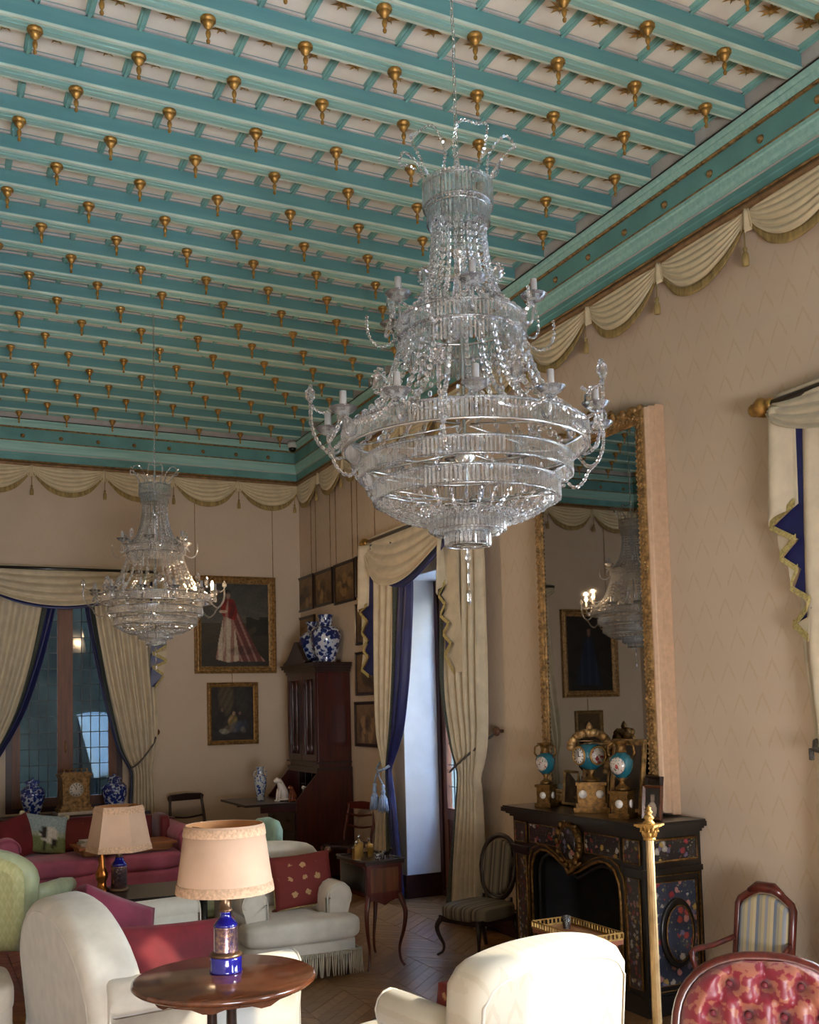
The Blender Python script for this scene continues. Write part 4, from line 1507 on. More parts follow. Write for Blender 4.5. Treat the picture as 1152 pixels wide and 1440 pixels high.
def cascade(label, mapf, top, zig, inner, base, group=None, d0=0.20, cream=False):
    """a folded tail: cream face, blue lining showing between zig-zag hems edged in gold braid.
    top = (s_out, s_in, z); zig = alternating in/out points from the top; inner = (s, z) lower inner corner"""
    r = thing('cascade_tail', label, 'curtain', base, 0, group)
    mp = lambda s, d, z: tuple(a - b for a, b in zip(mapf(s, d, z), base))
    so, si, zt = top
    # cream face from the pole down to the first hem
    z1 = zig[0]
    z2 = zig[1]
    def face(u, v):
        a = (so + (si - so) * u)
        b = z2[0] + (z1[0] - z2[0]) * u
        s = a + (b - a) * v
        ze = z2[1] + (z1[1] - z2[1]) * u
        return mp(s, d0 + 0.03 * sin(pi * u * 1.6) + 0.018 * (1 - u), zt + (ze - zt) * v)
    obj('cream_fold', MB().grid(face, 12, 14), 'drape', r, solid=0.005)
    # blue lining behind
    mb = MB()
    lf = [mp(si, d0 - 0.03, zt)] + [mp(p[0], d0 - 0.03 + (0.012 if i % 2 else 0), p[1]) for i, p in enumerate(zig)]
    rt = []
    for i in range(len(lf)):
        t = i / (len(lf) - 1)
        z = zt + (inner[1] - zt) * t
        zz = lf[i][2] + base[2]
        rt.append(mp(inner[0] + (si - inner[0]) * 0.15 * (1 - t), d0 - 0.045, zz))
    n_ = len(lf)
    mb.add(lf + rt, [(i, i + 1, n_ + i + 1, n_ + i) for i in range(n_ - 1)], False)
    obj('cream_panel' if cream else 'blue_lining', mb, 'drape' if cream else 'drape_blue', r, solid=0.004)
    # pieces of the cream face seen between the later hems
    cr = MB()
    for i in range(2, len(zig) - 1, 2):
        a, b = zig[i], zig[i + 1]
        c = zig[i - 1]
        m_ = (c[0] * 0.35 + b[0] * 0.65, c[1] * 0.5 + a[1] * 0.5)
        cr.add([mp(a[0], d0 - 0.012, a[1]), mp(b[0], d0 + 0.006, b[1]), mp(m_[0], d0 - 0.004, m_[1] - 0.005)], [(0, 1, 2)], False)
    if cr.f:
        obj('blue_lining' if cream else 'cream_fold', cr, 'drape_blue' if cream else 'drape', r, solid=0.004)
    tr = MB()
    w = 0.024
    for i in range(len(zig) - 1):
        a, b = zig[i], zig[i + 1]
        da = d0 + (0.008 if i % 2 else -0.006)
        db = d0 + (-0.006 if i % 2 else 0.008)
        up = 0.5 if i % 2 else 1.0
        tr.add([mp(a[0], da, a[1] + w * up), mp(b[0], db, b[1] + w * up), mp(b[0], db + .003, b[1] - w * (1 - up * .5)), mp(a[0], da + .003, a[1] - w * (1 - up * .5))], [(0, 1, 2, 3)], False)
    obj('gold_trim', tr, 'trim_gold', r, solid=0.005)
    return r

cascade('folded cream tail with blue zig-zag lining beside the right picture edge', rw, (3.575, 3.455, 3.05),
        [(3.464, 2.575), (3.613, 2.488), (3.47, 2.405), (3.56, 2.33), (3.467, 2.262), (3.503, 2.178), (3.40, 2.112), (3.412, 2.073), (3.511, 2.001), (3.413, 1.926)], (3.385, 1.95), (W - 0.2, 3.5, 2.5), d0=0.15)
cascade('folded cream tail with blue lining, left of far right-hand window', rw, (8.54, 8.40, 3.15),
        [(8.45, 2.60), (8.585, 2.55), (8.46, 2.46), (8.55, 2.36), (8.45, 2.28), (8.53, 2.20), (8.45, 2.13), (8.57, 2.02), (8.44, 1.96)], (8.37, 1.98), (W - 0.2, 8.5, 2.6), d0=0.19)
cascade('folded cream tail with zig-zag gold braid, right of far right-hand window', rw, (6.86, 7.02, 3.12),
        [(6.90, 2.62), (6.99, 2.53), (6.91, 2.45), (6.97, 2.37), (6.86, 2.30), (6.93, 2.22), (6.83, 2.14), (6.91, 2.06), (6.80, 1.92)], (6.72, 1.95), (W - 0.2, 6.9, 2.6), d0=0.20, cream=True)
cascade('folded cream tail with dark blue zig-zag lining, right of leaded back window', bw, (2.33, 2.20, 3.08),
        [(2.19, 2.42), (2.33, 2.36), (2.19, 2.28), (2.335, 2.205), (2.19, 2.14), (2.30, 2.057), (2.215, 1.94)], (2.18, 1.95), (2.25, L - 0.2, 2.5), d0=0.20)

# ---- tie-backs
def rope_tie(label, pts, hook, mat='rope', base=None):
    base = base or hook
    r = thing('rope_tieback', label, 'tieback', base)
    P_ = [tuple(a - b for a, b in zip(p, base)) for p in pts]
    mb = MB()
    c = curve_pts(P_, 0.02)
    for ph in (0, pi):
        mb.tube([(p[0] + 0.006 * cos(i * 1.1 + ph), p[1] + 0.006 * sin(i * 1.1 + ph), p[2] + 0.006 * cos(i * 1.1 + ph)) for i, p in enumerate(c)], 0.0075, 6)
    obj('rope', mb, mat, r)
    return r
r = rope_tie('twisted dark rope tieback with brown wall knob, right of far right-hand window', [(W - 0.04, 6.43, 1.47), (W - 0.16, 6.60, 1.33), (W - 0.215, 6.80, 1.20), (W - 0.21, 6.89, 1.16)], (W, 6.43, 1.47))
obj('wall_knob', MB().lathe([(0, 0.0), (0.014, 0.0), (0.014, -0.04), (0.034, -0.045), (0.036, -0.06), (0.02, -0.075), (0, -0.078)], 14, axis='x'), 'wood_walnut', r)
r = rope_tie('twisted rope tieback with brown wall knob, right of leaded back window', [(2.255, L - 0.04, 1.475), (2.2, L - 0.17, 1.36), (2.06, L - 0.215, 1.19), (1.955, L - 0.20, 1.11)], (2.255, L, 1.475))
obj('wall_knob', MB().lathe([(0, 0.0), (0.014, 0.0), (0.014, -0.04), (0.034, -0.045), (0.036, -0.06), (0.02, -0.075), (0, -0.078)], 14, axis='y'), 'wood_walnut', r)
# silver-blue cord with two tassels on the left curtain of the far right-hand window
r = thing('tassel_tieback', 'pale silver-blue cord with two long tassels on the blue-edged curtain', 'tieback', (W - 0.19, 8.19, 1.12))
mb = MB()
mb.tube([(0.03, -0.10, 0.04), (-0.015, -0.07, 0.01), (-0.035, 0.0, -0.012), (-0.015, 0.07, 0.012), (0.03, 0.10, 0.06)], 0.012, 8)
mb.tube([(-0.035, 0.0, -0.01), (-0.05, 0.02, -0.06), (-0.05, 0.05, -0.12)], 0.008, 6)
mb.tube([(-0.035, 0.0, -0.01), (-0.055, -0.07, -0.06), (-0.05, -0.13, -0.12)], 0.008, 6)
obj('cord', mb, 'tassel_silver', r)
for y, z in ((0.05, -0.12), (-0.13, -0.125)):
    mb = MB()
    mb.lathe([(0, 0.01), (0.014, 0.005), (0.02, -0.012), (0.012, -0.03), (0.02, -0.04), (0.024, -0.055), (0.014, -0.075), (0.022, -0.085), (0.03, -0.10), (0.036, -0.15), (0.044, -0.215), (0.0, -0.217)], 14, (-0.05, y, z))
    for k in range(14):
        a = 2 * pi * k / 14
        mb.tube([(-0.05 + 0.03 * cos(a), y + 0.03 * sin(a), z - 0.11), (-0.05 + 0.044 * cos(a), y + 0.044 * sin(a), z - 0.225 + random.uniform(-.01, .01))], 0.0055, 4)
    obj('tassel', mb, 'tassel_silver', r)
r = thing('rope_tieback', 'dark blue tasselled rope tieback at right picture edge', 'tieback', (W - 0.14, 3.45, 1.42))
mb = MB()
mb.tube([(0.10, 0.0, 0.05), (0.02, -0.01, 0.03), (-0.03, -0.05, 0.0), (-0.035, -0.15, -0.02)], 0.014, 8)
mb.tube([(-0.02, -0.02, 0.0), (-0.03, -0.03, -0.05)], 0.012, 8)
obj('rope', mb, 'rope', r)

# ================================================================== PICTURES, MIRROR, FIREPLACE
def frame_into(mb, w, h, prof, z0=0.0):
    """mitred frame round a w x h rectangle (outer size). prof: (inset, proj). local x,z ; -y towards the room"""
    n = len(prof)
    cs = [(-1, -1), (1, -1), (1, 1), (-1, 1)]
    vs = []
    for sx, sz in cs:
        for i, p in prof:
            vs.append((sx * (w / 2 - i), -p, z0 + h / 2 + sz * (h / 2 - i)))
    fs = []
    for c in range(4):
        d = (c + 1) % 4
        for k in range(n - 1):
            fs.append((c * n + k, d * n + k, d * n + k + 1, c * n + k + 1))
    mb.add(vs, fs, False)

def canvas_mesh(w, h, fn, nx=44, nz=56, y=-0.012, z0=0.0):
    mb = MB()
    for i in range(nx + 1):
        for j in range(nz + 1):
            mb.v.append((-w / 2 + w * i / nx, y, z0 + h * (1 - j / nz)))
            mb.col[len(mb.v) - 1] = fn(i / nx, j / nz)
    for i in range(nx):
        for j in range(nz):
            a = i * (nz + 1) + j
            mb.f.append((a, a + nz + 1, a + nz + 2, a + 1))
            mb.mi.append(0)
            mb.sm.append(False)
    b = len(mb.v)
    return mb

def inpoly(u, v, P):
    r = False
    j = len(P) - 1
    for i in range(len(P)):
        if (P[i][1] > v) != (P[j][1] > v) and u < (P[j][0] - P[i][0]) * (v - P[i][1]) / (P[j][1] - P[i][1]) + P[i][0]:
            r = not r
        j = i
    return r

def ell(u, v, cx, cy_, rx, ry):
    return ((u - cx) / rx) ** 2 + ((v - cy_) / ry) ** 2 < 1

def paint_lady(u, v):
    n = 0.5 + 0.5 * sin(u * 17 + 5 * sin(v * 9)) * sin(v * 13 + u * 4)
    if v < 0.48:
        c = Vector(s2l('3c3c3a')).lerp(Vector(s2l('6a6658')), v / 0.48 * 0.6 + 0.3 * n)
    else:
        c = Vector(s2l('4c4230')).lerp(Vector(s2l('2c241a')), (v - 0.48) * 1.2 + 0.3 * n)
    if u > 0.66 and 0.40 < v < 0.62 and n > 0.3:
        c = Vector(s2l('2c2a1e'))
    if inpoly(u, v, [(.47, .24), (.55, .36), (.70, .62), (.86, .86), (.95, .93), (.80, .93), (.62, .93), (.50, .93)]):
        c = Vector(s2l('6a2c26')).lerp(Vector(s2l('b98d7c')), 0.75 if sin(u * 60 - v * 30) > 0.55 else 0.1)
    if inpoly(u, v, [(.34, .38), (.47, .36), (.56, .92), (.40, .94), (.22, .90), (.27, .66)]):
        c = Vector(s2l('d8c4aa')).lerp(Vector(s2l('9a5c50')), 0.8 if sin(u * 55 + 2 * v) > 0.2 else 0.05)
    if inpoly(u, v, [(.33, .22), (.40, .18), (.49, .21), (.54, .34), (.50, .45), (.41, .42), (.33, .40), (.29, .33)]):
        c = Vector(s2l('a52a20')).lerp(Vector(s2l('5c1612')), n * 0.7)
    if ell(u, v, .33, .345, .06, .02):
        c = Vector(s2l('d6b39a'))
    c = soft(c, u, v, .62, .80, .20, .05, '1c1710', .5)
    c = soft(c, u, v, .46, .33, .035, .10, '4a120f', .7, .3)
    c = soft(c, u, v, .36, .55, .02, .30, 'efe0c8', .5, .12)
    c = soft(c, u, v, .405, .15, .026, .032, 'caa58c', 1.0)
    c = soft(c, u, v, .40, .112, .040, .024, '17120f', 1.0)
    c = soft(c, u, v, .40, .185, .02, .014, 'b98e78', .9)
    return tuple(c * 0.72)

def soft(c, u, v, cx, cy_, rx, ry, h, k=1.0, rot=0.0):
    dx, dy = u - cx, v - cy_
    x, y = dx * cos(rot) + dy * sin(rot), -dx * sin(rot) + dy * cos(rot)
    d = (x / rx) ** 2 + (y / ry) ** 2
    if d > 1.6:
        return c
    a = max(0.0, min(1.0, (1.6 - d) / 0.9)) * k * (0.75 + 0.25 * sin(u * 47 + v * 31))
    return c.lerp(Vector(s2l(h)), a)

def paint_group(u, v):
    n = 0.5 + 0.5 * sin(u * 14 + 4 * sin(v * 11)) * sin(v * 9 + u * 6)
    c = Vector(s2l('1e1711')).lerp(Vector(s2l('46382a')), n * 0.5)
    c = soft(c, u, v, .35, .20, .16, .30, '6f5f42', .7)
    c = soft(c, u, v, .72, .25, .14, .22, '3f3a2a', .7)
    for cx, cy_, rx, ry, h, rot in ((.24, .56, .08, .17, '141009', .1), (.66, .58, .07, .12, '2b221a', -.2), (.50, .64, .10, .11, 'a88c4a', .3), (.53, .50, .035, .035, 'c49a74', 0), (.45, .60, .025, .07, 'b98e6a', .8),
                                    (.60, .74, .16, .09, '4d566a', -.3), (.44, .78, .12, .06, '7c6a54', .1), (.30, .82, .10, .045, 'b5a893', .1), (.74, .80, .06, .05, '857a6c', .4), (.80, .70, .05, .09, '3a3f4c', -.5), (.67, .50, .03, .03, '96745a', 0), (.26, .43, .03, .035, '8c6b52', 0)):
        c = soft(c, u, v, cx, cy_, rx, ry, h, .9, rot)
    return tuple(c * 0.72)

def paint_dark_lady(u, v):
    n = 0.5 + 0.5 * sin(u * 12 + 4 * sin(v * 8)) * sin(v * 10)
    c = Vector(s2l('241e1a')).lerp(Vector(s2l('40382e')), n * 0.6)
    if inpoly(u, v, [(.42, .30), (.58, .28), (.66, .50), (.82, .92), (.24, .93), (.36, .55)]):
        c = Vector(s2l('20304c')).lerp(Vector(s2l('3f5270')), 0.8 if sin(u * 40) > .4 else .1)
    if ell(u, v, .5, .22, .045, .05):
        c = Vector(s2l('b08a72'))
    return tuple(c * 0.45)

def sepia(seed):
    r = random.Random(seed)
    bl = [(r.uniform(.15, .85), r.uniform(.35, .85), r.uniform(.05, .16), r.uniform(.06, .2), r.random()) for _ in range(14)]
    def fn(u, v):
        n = 0.5 + 0.5 * sin(u * 15 + seed + 3 * sin(v * 12)) * sin(v * 11 + seed)
        c = Vector(s2l('8a6a40')).lerp(Vector(s2l('5c4228')), 0.4 * n + 0.5 * v)
        for cx, cy_, rx, ry, k in bl:
            if ell(u, v, cx, cy_, rx, ry):
                c = c.lerp(Vector(s2l('b58e58' if k > .55 else '35220f')), 0.55)
        return tuple(c)
    return fn

def picture(name, label, cat, loc, rz, w, h, bar, depth, fmat, fn, res=(44, 56), group=None, wires=(), tilt=0.0, slipm=None):
    r = thing(name, label, cat, loc, rz, group)
    mb = MB()
    frame_into(mb, w, h, [(0, 0), (0, depth), (bar * .18, depth * 1.15), (bar * .42, depth * .75), (bar * .62, depth * .85), (bar, depth * .45), (bar, 0.006)])
    obj('picture_frame', mb, fmat, r)
    if slipm:
        mb = MB()
        frame_into(mb, w - 2 * bar + .004, h - 2 * bar + .004, [(0, 0.008), (0, depth * .5), (bar * .22, depth * .38), (bar * .22, 0.008)], bar - .002)
        obj('inner_slip', mb, slipm, r)
    obj('canvas', canvas_mesh(w - 2 * bar + .006, h - 2 * bar + .006, fn, res[0], res[1], -0.010, bar - .003), 'paint', r)
    if wires:
        mb = MB()
        for x, z in wires:
            mb.tube([(x, -0.008, h), (x, -0.006, z)], 0.0035, 5)
        obj('hanging_wire', mb, 'gold_dull', r)
    return r

picture('oil_painting', 'large gilt-framed oil painting of a standing woman in red shawl', 'painting', (3.12, L - 0.002, 2.08), 0, 0.90, 1.05, 0.064, 0.055, 'gold_old', paint_lady, (96, 120), wires=((-0.43, 2.08), (0.44, 2.08)), slipm='gold_dull')
picture('oil_painting', 'smaller gilt-framed dark oil painting of seated figures, below the large one', 'painting', (3.08, L - 0.002, 1.315), 0, 0.555, 0.665, 0.040, 0.045, 'gold_old', paint_group, (64, 78), wires=((0.0, 0.77),), slipm='gold')
picture('oil_painting', 'large dark portrait in gilt frame seen only reflected in the mirror', 'painting', (-0.27, L - 0.002, 1.74), 0, 0.86, 1.12, 0.085, 0.05, 'gold_old', paint_dark_lady, wires=((-0.3, 2.3),))
picture('oil_painting', 'small dark framed picture seen only reflected in the mirror above mantel ornaments', 'painting', (-0.22, L - 0.002, 1.02), 0, 0.42, 0.55, 0.04, 0.04, 'gold_dull', lambda u, v: tuple(q * .35 for q in sepia(40)(u, v)), wires=((0.0, .7),))
PR = [(10.55, 2.755, .57, .385, 'leftmost of the top row beside room corner'), (9.97, 2.755, .53, .38, 'second from the left in the top row'), (9.385, 2.725, .54, .415, 'third from the left in the top row'), (8.83, 2.745, .52, .40, 'fourth in the top row, half behind curtain tail'),
      (10.55, 2.32, .60, .375, 'behind the two porcelain vases'), (8.87, 2.28, .50, .40, 'upper of the column beside the curtain'), (8.88, 1.79, .52, .42, 'middle of the column beside the curtain'), (8.92, 1.30, .52, .43, 'lowest of the column beside the curtain')]
for i, (y, z, w, h, lab) in enumerate(PR):
    picture('framed_print', 'brown sepia print in dark frame, ' + lab, 'picture', (W - 0.002, y, z), -pi / 2, w, h, 0.030, 0.022, 'wood_dark', sepia(i * 3 + 1), (26, 22), 'brown prints on the right wall', wires=((-w * .4, 4.15 - z), (w * .4, 4.15 - z)) if i < 4 else ())

# ---- tall mirror over the fireplace
def mirror():
    w, h = 1.19, 2.335
    r = thing('wall_mirror', 'tall gilt carved mirror standing on the black mantelpiece', 'mirror', (W - 0.002, 5.135, 1.022), -pi / 2)
    mb = MB()
    mb.bbox((-w / 2 + .02, -0.112, 0.01), (w / 2 - .02, 0, h - .01))
    obj('backing_case', mb, 'gilt_light', r)
    mb = MB()
    frame_into(mb, w + .03, h + .01, [(0.0, 0.0), (0.0, 0.055), (0.010, 0.060), (0.012, 0.098), (0.018, 0.104), (0.022, 0.124), (0.05, 0.124)], 0.0)
    obj('outer_moulding', mb, 'gilt_light', r)
    mb = MB()
    frame_into(mb, w - .03, h - .015, [(0.0, 0.11), (0.0, 0.124), (0.014, 0.132), (0.050, 0.132), (0.060, 0.124), (0.072, 0.128), (0.080, 0.120), (0.080, 0.112)], 0.0)
    obj('carved_frame', mb, 'gold_old', r)
    cv = MB()
    rnd = random.Random(4)
    def leafs(x0, z0, x1, z1, n):
        for i in range(n):
            t = (i + .5) / n
            a = atan2(z1 - z0, x1 - x0)
            for sgn in (-1, 1):
                c = (x0 + (x1 - x0) * t + sgn * 0.012 * sin(a), -0.131, z0 + (z1 - z0) * t - sgn * 0.014 * cos(a))
                cv.puff(c, (0.032, 0.016, 0.017), 2.2, 3, Matrix.Rotation(-a - sgn * 0.7, 3, 'Y'))
            cv.puff((x0 + (x1 - x0) * (i + 1) / n, -0.132, z0 + (z1 - z0) * (i + 1) / n), (0.015, 0.016, 0.015), 2.2, 3)
    xo, zo = w / 2 - 0.046, h - 0.046
    leafs(-xo, 0.06, -xo, zo, 52)
    leafs(xo, 0.06, xo, zo, 52)
    leafs(-xo, zo, xo, zo, 26)
    obj('carved_leaves', cv, 'gold_old', r)
    bd = MB()
    for s in (-1, 1):
        for i in range(78):
            bd.puff((s * (w / 2 - 0.089), -0.128, 0.06 + i * (h - .17) / 77), (0.012, 0.012, 0.016), 2, 2)
    obj('pearl_row', bd, 'gold_old', r)
    cr = MB()
    for i in range(33):
        t = (i / 32) * 2 - 1
        hh = 0.030 + 0.085 * math.exp(-(t / 0.28) ** 2) + 0.02 * abs(sin(i * 1.3))
        cr.puff((t * (w / 2 - .06), -0.12 - .012 * sin(i * 2.1), h + hh * .35 - .02), (0.055, 0.04, hh), 2.3, 4, Ry(0.7 * sin(i * 1.9)))
    for s in (-1, 1):
        cr.tube([(s * .05, -.11, h + .10), (s * .14, -.115, h + .07), (s * .2, -.115, h + .02), (s * .27, -.115, h + .045), (s * .3, -.115, h + .015)], [.02, .018, .016, .013, .006], 8)
    obj('crest', cr, 'gold_old', r)
    obj('mirror_glass', MB().box((0, -0.116, h / 2), (w - .18, 0.006, h - .17)), 'mirror', r)
    return r
mirror()

# ---- black inlaid fireplace
def fireplace():
    r = thing('fireplace', 'black marble fireplace inlaid with flower panels and gilt edging', 'fireplace', (W, 5.03, 0.0), -pi / 2)
    hw, d = 0.65, 0.395
    # opening outline
    arch = [(0.44, 0.0), (0.44, 0.58), (0.43, 0.66), (0.395, 0.725), (0.33, 0.757), (0.255, 0.757), (0.18, 0.733), (0.11, 0.70), (0.05, 0.672), (0.0, 0.655)]
    arch = arch + [(-x, z) for x, z in arch[::-1][1:]]
    out = [(-hw, 0.0), (-hw, 0.945), (hw, 0.945), (hw, 0.0)] + arch
    mb = MB()
    mb.T = Matrix.Translation((0, -d, 0))
    mb.slab(out, 0.09)
    mb.T = Matrix.Identity(4)
    mb.bbox((-hw, -d + .09, 0), (-0.50, -0.002, 0.945)).bbox((0.50, -d + .09, 0), (hw, -0.002, 0.945)).bbox((-0.5, -d + .09, 0.80), (0.5, -0.002, 0.945))
    obj('surround', mb, 'ebony', r)
    fb = MB()
    fb.bbox((-0.50, -0.03, 0), (0.50, -0.004, 0.80)).bbox((-0.50, -d + .09, 0), (-0.47, -0.03, 0.80)).bbox((0.47, -d + .09, 0), (0.50, -0.03, 0.80)).bbox((-.47, -d + .02, 0.0), (.47, -.03, 0.012))
    obj('firebox', fb, 'soot', r)
    # stepped shelf
    sh = MB()
    for z0, z1, e in ((0.945, 0.962, .018), (0.962, 0.975, .036), (0.975, 1.002, .058), (1.002, 1.012, .05)):
        sh.bbox((-hw - e, -d - e, z0), (hw + e, -0.002, z1))
    obj('mantel_shelf', sh, 'ebony', r)
    for s in (-1, 1):
        pl = MB()
        out_ = [(s * .43, -d), (s * .43, -d - .02), (s * (hw + .02), -d - .02), (s * (hw + .02), -.002), (s * hw, -.002), (s * hw, -d)]
        sc = [(s * .47, -d), (s * .47, -d - .016), (s * (hw + .014), -d - .016), (s * (hw + .014), -.002), (s * hw, -.002), (s * hw, -d)]
        for nm_, o_, za, zb_ in (('plinth', out_, 0.0, .10), ('string_course', sc, .735, .765)):
            pl = MB()
            k = len(o_)
            pl.add([(x, y, za) for x, y in o_] + [(x, y, zb_) for x, y in o_], [tuple(range(k)), tuple(range(k, 2 * k))] + [(i, (i + 1) % k, k + (i + 1) % k, k + i) for i in range(k)], False)
            obj(nm_, pl, 'ebony', r)
    # gilt rim of the opening
    obj('gilt_rim', MB().tube([(x * 1.012, -d - 0.004, z + .006) for x, z in arch], 0.009, 6), 'bronze', r)
    obj('gilt_rim', MB().tube([(x * 1.10, -d - 0.002, z * 1.0 + .035 if z > .1 else z) for x, z in arch], 0.006, 6), 'bronze', r)
    ir = MB()
    ir.tube([(x * 0.93, -d + 0.03, z * .97) for x, z in arch], 0.012, 6)
    obj('iron_insert', ir, 'iron', r)
    def panel(x0, x1, z0, z1, mat, t=0.006, gild=0.006, face='front', rim='bronze', name='inlaid_panel'):
        m = MB()
        g = MB()
        c = [(x0, z0), (x1, z0), (x1, z1), (x0, z1)]
        if face == 'front':
            m.bbox((x0, -d - t, z0), (x1, -d + .002, z1))
            g.tube([(x, -d - t, z) for x, z in c], gild, 6, closed=True)
        else:
            m.bbox((hw - .002, x0, z0), (hw + t, x1, z1))
            g.tube([(hw + t, y, z) for y, z in c], gild, 6, closed=True)
        p = obj(name, m, mat, r)
        obj('gilt_border', g, rim, p)
    for s in (-1, 1):
        a, b = sorted((s * 0.49, s * 0.625))
        panel(a, b, 0.79, 0.915, 'flowers_fine')
        panel(a + .012, b - .012, 0.13, 0.71, 'flowers_fine')
        a, b = sorted((s * 0.135, s * 0.455))
        panel(a, b, 0.80, 0.915, 'flowers', gild=.004)
    # centre cartouche
    ov = [(0.085 * cos(t), 0.84 + 0.105 * sin(t)) for t in [2 * pi * k / 24 for k in range(24)]]
    c = MB()
    c.T = Matrix.Translation((0, -d - .03, 0))
    c.slab([(x * 1.28, .84 + (z - .84) * 1.2) for x, z in ov], 0.035, 0.012)
    ct = obj('cartouche', c, 'bronze', r)
    c = MB()
    c.T = Matrix.Translation((0, -d - .040, 0))
    c.slab([(x * .9, .84 + (z - .84) * .92) for x, z in ov], 0.015, 0.006)
    obj('flower_medallion', c, 'flowers', ct)
    c = MB()
    for i in range(14):
        t = 2 * pi * i / 14
        c.puff((0.112 * cos(t), -d - .032, .84 + 0.132 * sin(t)), (0.04, 0.03, 0.03), 2.2, 3, Ry(-t + .8))
    c.tube([(-.10, -d - .015, .74), (-.045, -d - .025, .705), (0, -d - .03, .665), (.045, -d - .025, .705), (.10, -d - .015, .74)], [.008, .014, .018, .014, .008], 8)
    obj('scroll_mount', c, 'bronze', ct)
    # side facing the room's near end
    panel(-0.36, -0.035, 0.80, 0.915, 'flowers', face='side', gild=.008)
    panel(-0.37, -0.025, 0.12, 0.725, 'ebony', face='side', gild=.007, name='side_panel')
    panel(-0.34, -0.055, 0.15, 0.69, 'flowers_blue', t=.012, face='side', gild=.006)
    ovs = [(0.118 * cos(t), 0.42 + 0.185 * sin(t)) for t in [2 * pi * k / 28 for k in range(28)]]
    c = MB()
    c.T = T4((hw + .028, -.198, 0), Rz(pi / 2))
    c.slab(ovs, 0.02, 0.008)
    s_ = obj('oval_frame', c, 'ebony', r)
    c = MB()
    c.T = T4((hw + .034, -.198, 0), Rz(pi / 2))
    c.slab([(x * .74, .42 + (z - .42) * .78) for x, z in ovs], 0.012, 0.003)
    obj('flower_medallion', c, 'flowers_blue', s_)
    obj('gilt_border', MB().tube([(hw + .036, -.198 + x * .76, .42 + (z - .42) * .8) for x, z in ovs], .004, 5, closed=True), 'bronze', s_)
    return r
fireplace()
# things in the hearth
r = thing('fire_basket', 'low iron fire basket with a pale carved block inside the fireplace', 'grate', (W - 0.20, 4.98, 0.012), -pi / 2)
mb = MB()
for s in (-.24, .24):
    mb.tube([(s, .09, 0.0), (s, .09, .10), (s, -.09, .10), (s, -.09, 0.0)], .009, 6)
for k in range(7):
    mb.tube([(-.24, -.09 + .03 * k, .09), (.24, -.09 + .03 * k, .09)], .006, 6)
obj('grate_bars', mb, 'iron', r)
obj('carved_block', MB().puff((0.04, 0, .20), (.24, .13, .20), 6, 5), 'hearth_stone', r)
obj('log', MB().tube([(-.17, -.03, .115), (.0, -.04, .12), (.2, -.02, .118)], [.026, .03, .024], 9), 'soot', r)

# ---- mantel ornaments
def mantel_vase(label, x, y, s=1.0, group='turquoise porcelain vases on the mantel'):
    r = thing('mantel_vase', label, 'vase', (x, y, 1.012), radians(-62), group)
    b = MB()
    b.bbox((-.052 * s, -.052 * s, 0), (.052 * s, .052 * s, .022 * s)).bbox((-.042 * s, -.042 * s, .022 * s), (.042 * s, .042 * s, .115 * s)).bbox((-.05 * s, -.05 * s, .115 * s), (.05 * s, .05 * s, .13 * s))
    obj('pedestal', b, 'bronze', r)
    ds = MB()
    for k in range(4):
        a = k * pi / 2
        ds.T = Matrix.Rotation(a, 4, 'Z')
        ds.lathe([(0, .004 * s), (.016 * s, .003 * s), (.019 * s, 0)], 10, (-.0, 0, 0)) if False else None
        ds.tube([(0, -.042 * s, .068 * s), (0, -.046 * s, .068 * s)], .02 * s, 12)
    obj('pedestal_plaques', ds, 'white_porcelain', r)
    obj('foot', MB().lathe([(0, .13 * s), (.036 * s, .132 * s), (.034 * s, .145 * s), (.014 * s, .16 * s), (.012 * s, .175 * s), (.026 * s, .19 * s), (0, .192 * s)], 16), 'bronze', r)
    obj('body', MB().lathe([(0.0, .186 * s), (.024 * s, .19 * s), (.046 * s, .215 * s), (.057 * s, .25 * s), (.058 * s, .275 * s), (.048 * s, .298 * s), (.033 * s, .305 * s), (.026 * s, .318 * s), (.0, .32 * s)], 24), 'turq_porcelain', r)
    obj('neck', MB().lathe([(.0, .312 * s), (.03 * s, .313 * s), (.024 * s, .33 * s), (.028 * s, .352 * s), (.046 * s, .368 * s), (.046 * s, .372 * s), (.03 * s, .366 * s), (0, .36 * s)], 20), 'bronze', r)
    for sx in (-1, 1):
        obj('handle', MB().tube([(sx * .05 * s, 0, .285 * s), (sx * .07 * s, 0, .31 * s), (sx * .066 * s, 0, .345 * s), (sx * .04 * s, 0, .36 * s)], .006 * s, 6), 'bronze', r)
    m = MB()
    m.T = Matrix.Translation((0, 0, .25 * s))
    pts = []
    for i in range(13):
        row = []
        for j in range(13):
            a = (i / 12 - .5) * 1.5
            zz = (j / 12 - .5) * .085 * s
            row.append((a, zz))
        pts.append(row)
    def fn(u, v):
        a, q = (u - .5) * 2, (v - .5) * 2
        k = sqrt(max(0.0001, 1 - min(1, 0)))
        # map the square to a disc
        x_, y_ = a * sqrt(1 - q * q / 2), q * sqrt(1 - a * a / 2)
        th = x_ * .72 - pi / 2
        R_ = (.0605 - .012 * y_ * y_) * s
        return (R_ * cos(th), R_ * sin(th), y_ * .042 * s + .002)
    m.grid(fn, 10, 10)
    obj('painted_medallion', m, 'painted_scene', r, solid=.002)
    return r
mantel_vase('turquoise and gilt porcelain vase at the left end of the mantel', 3.60, 5.46, 1.08)
mantel_vase('turquoise and gilt porcelain vase standing before the gilt photograph frame', 3.58, 4.66, 1.16)

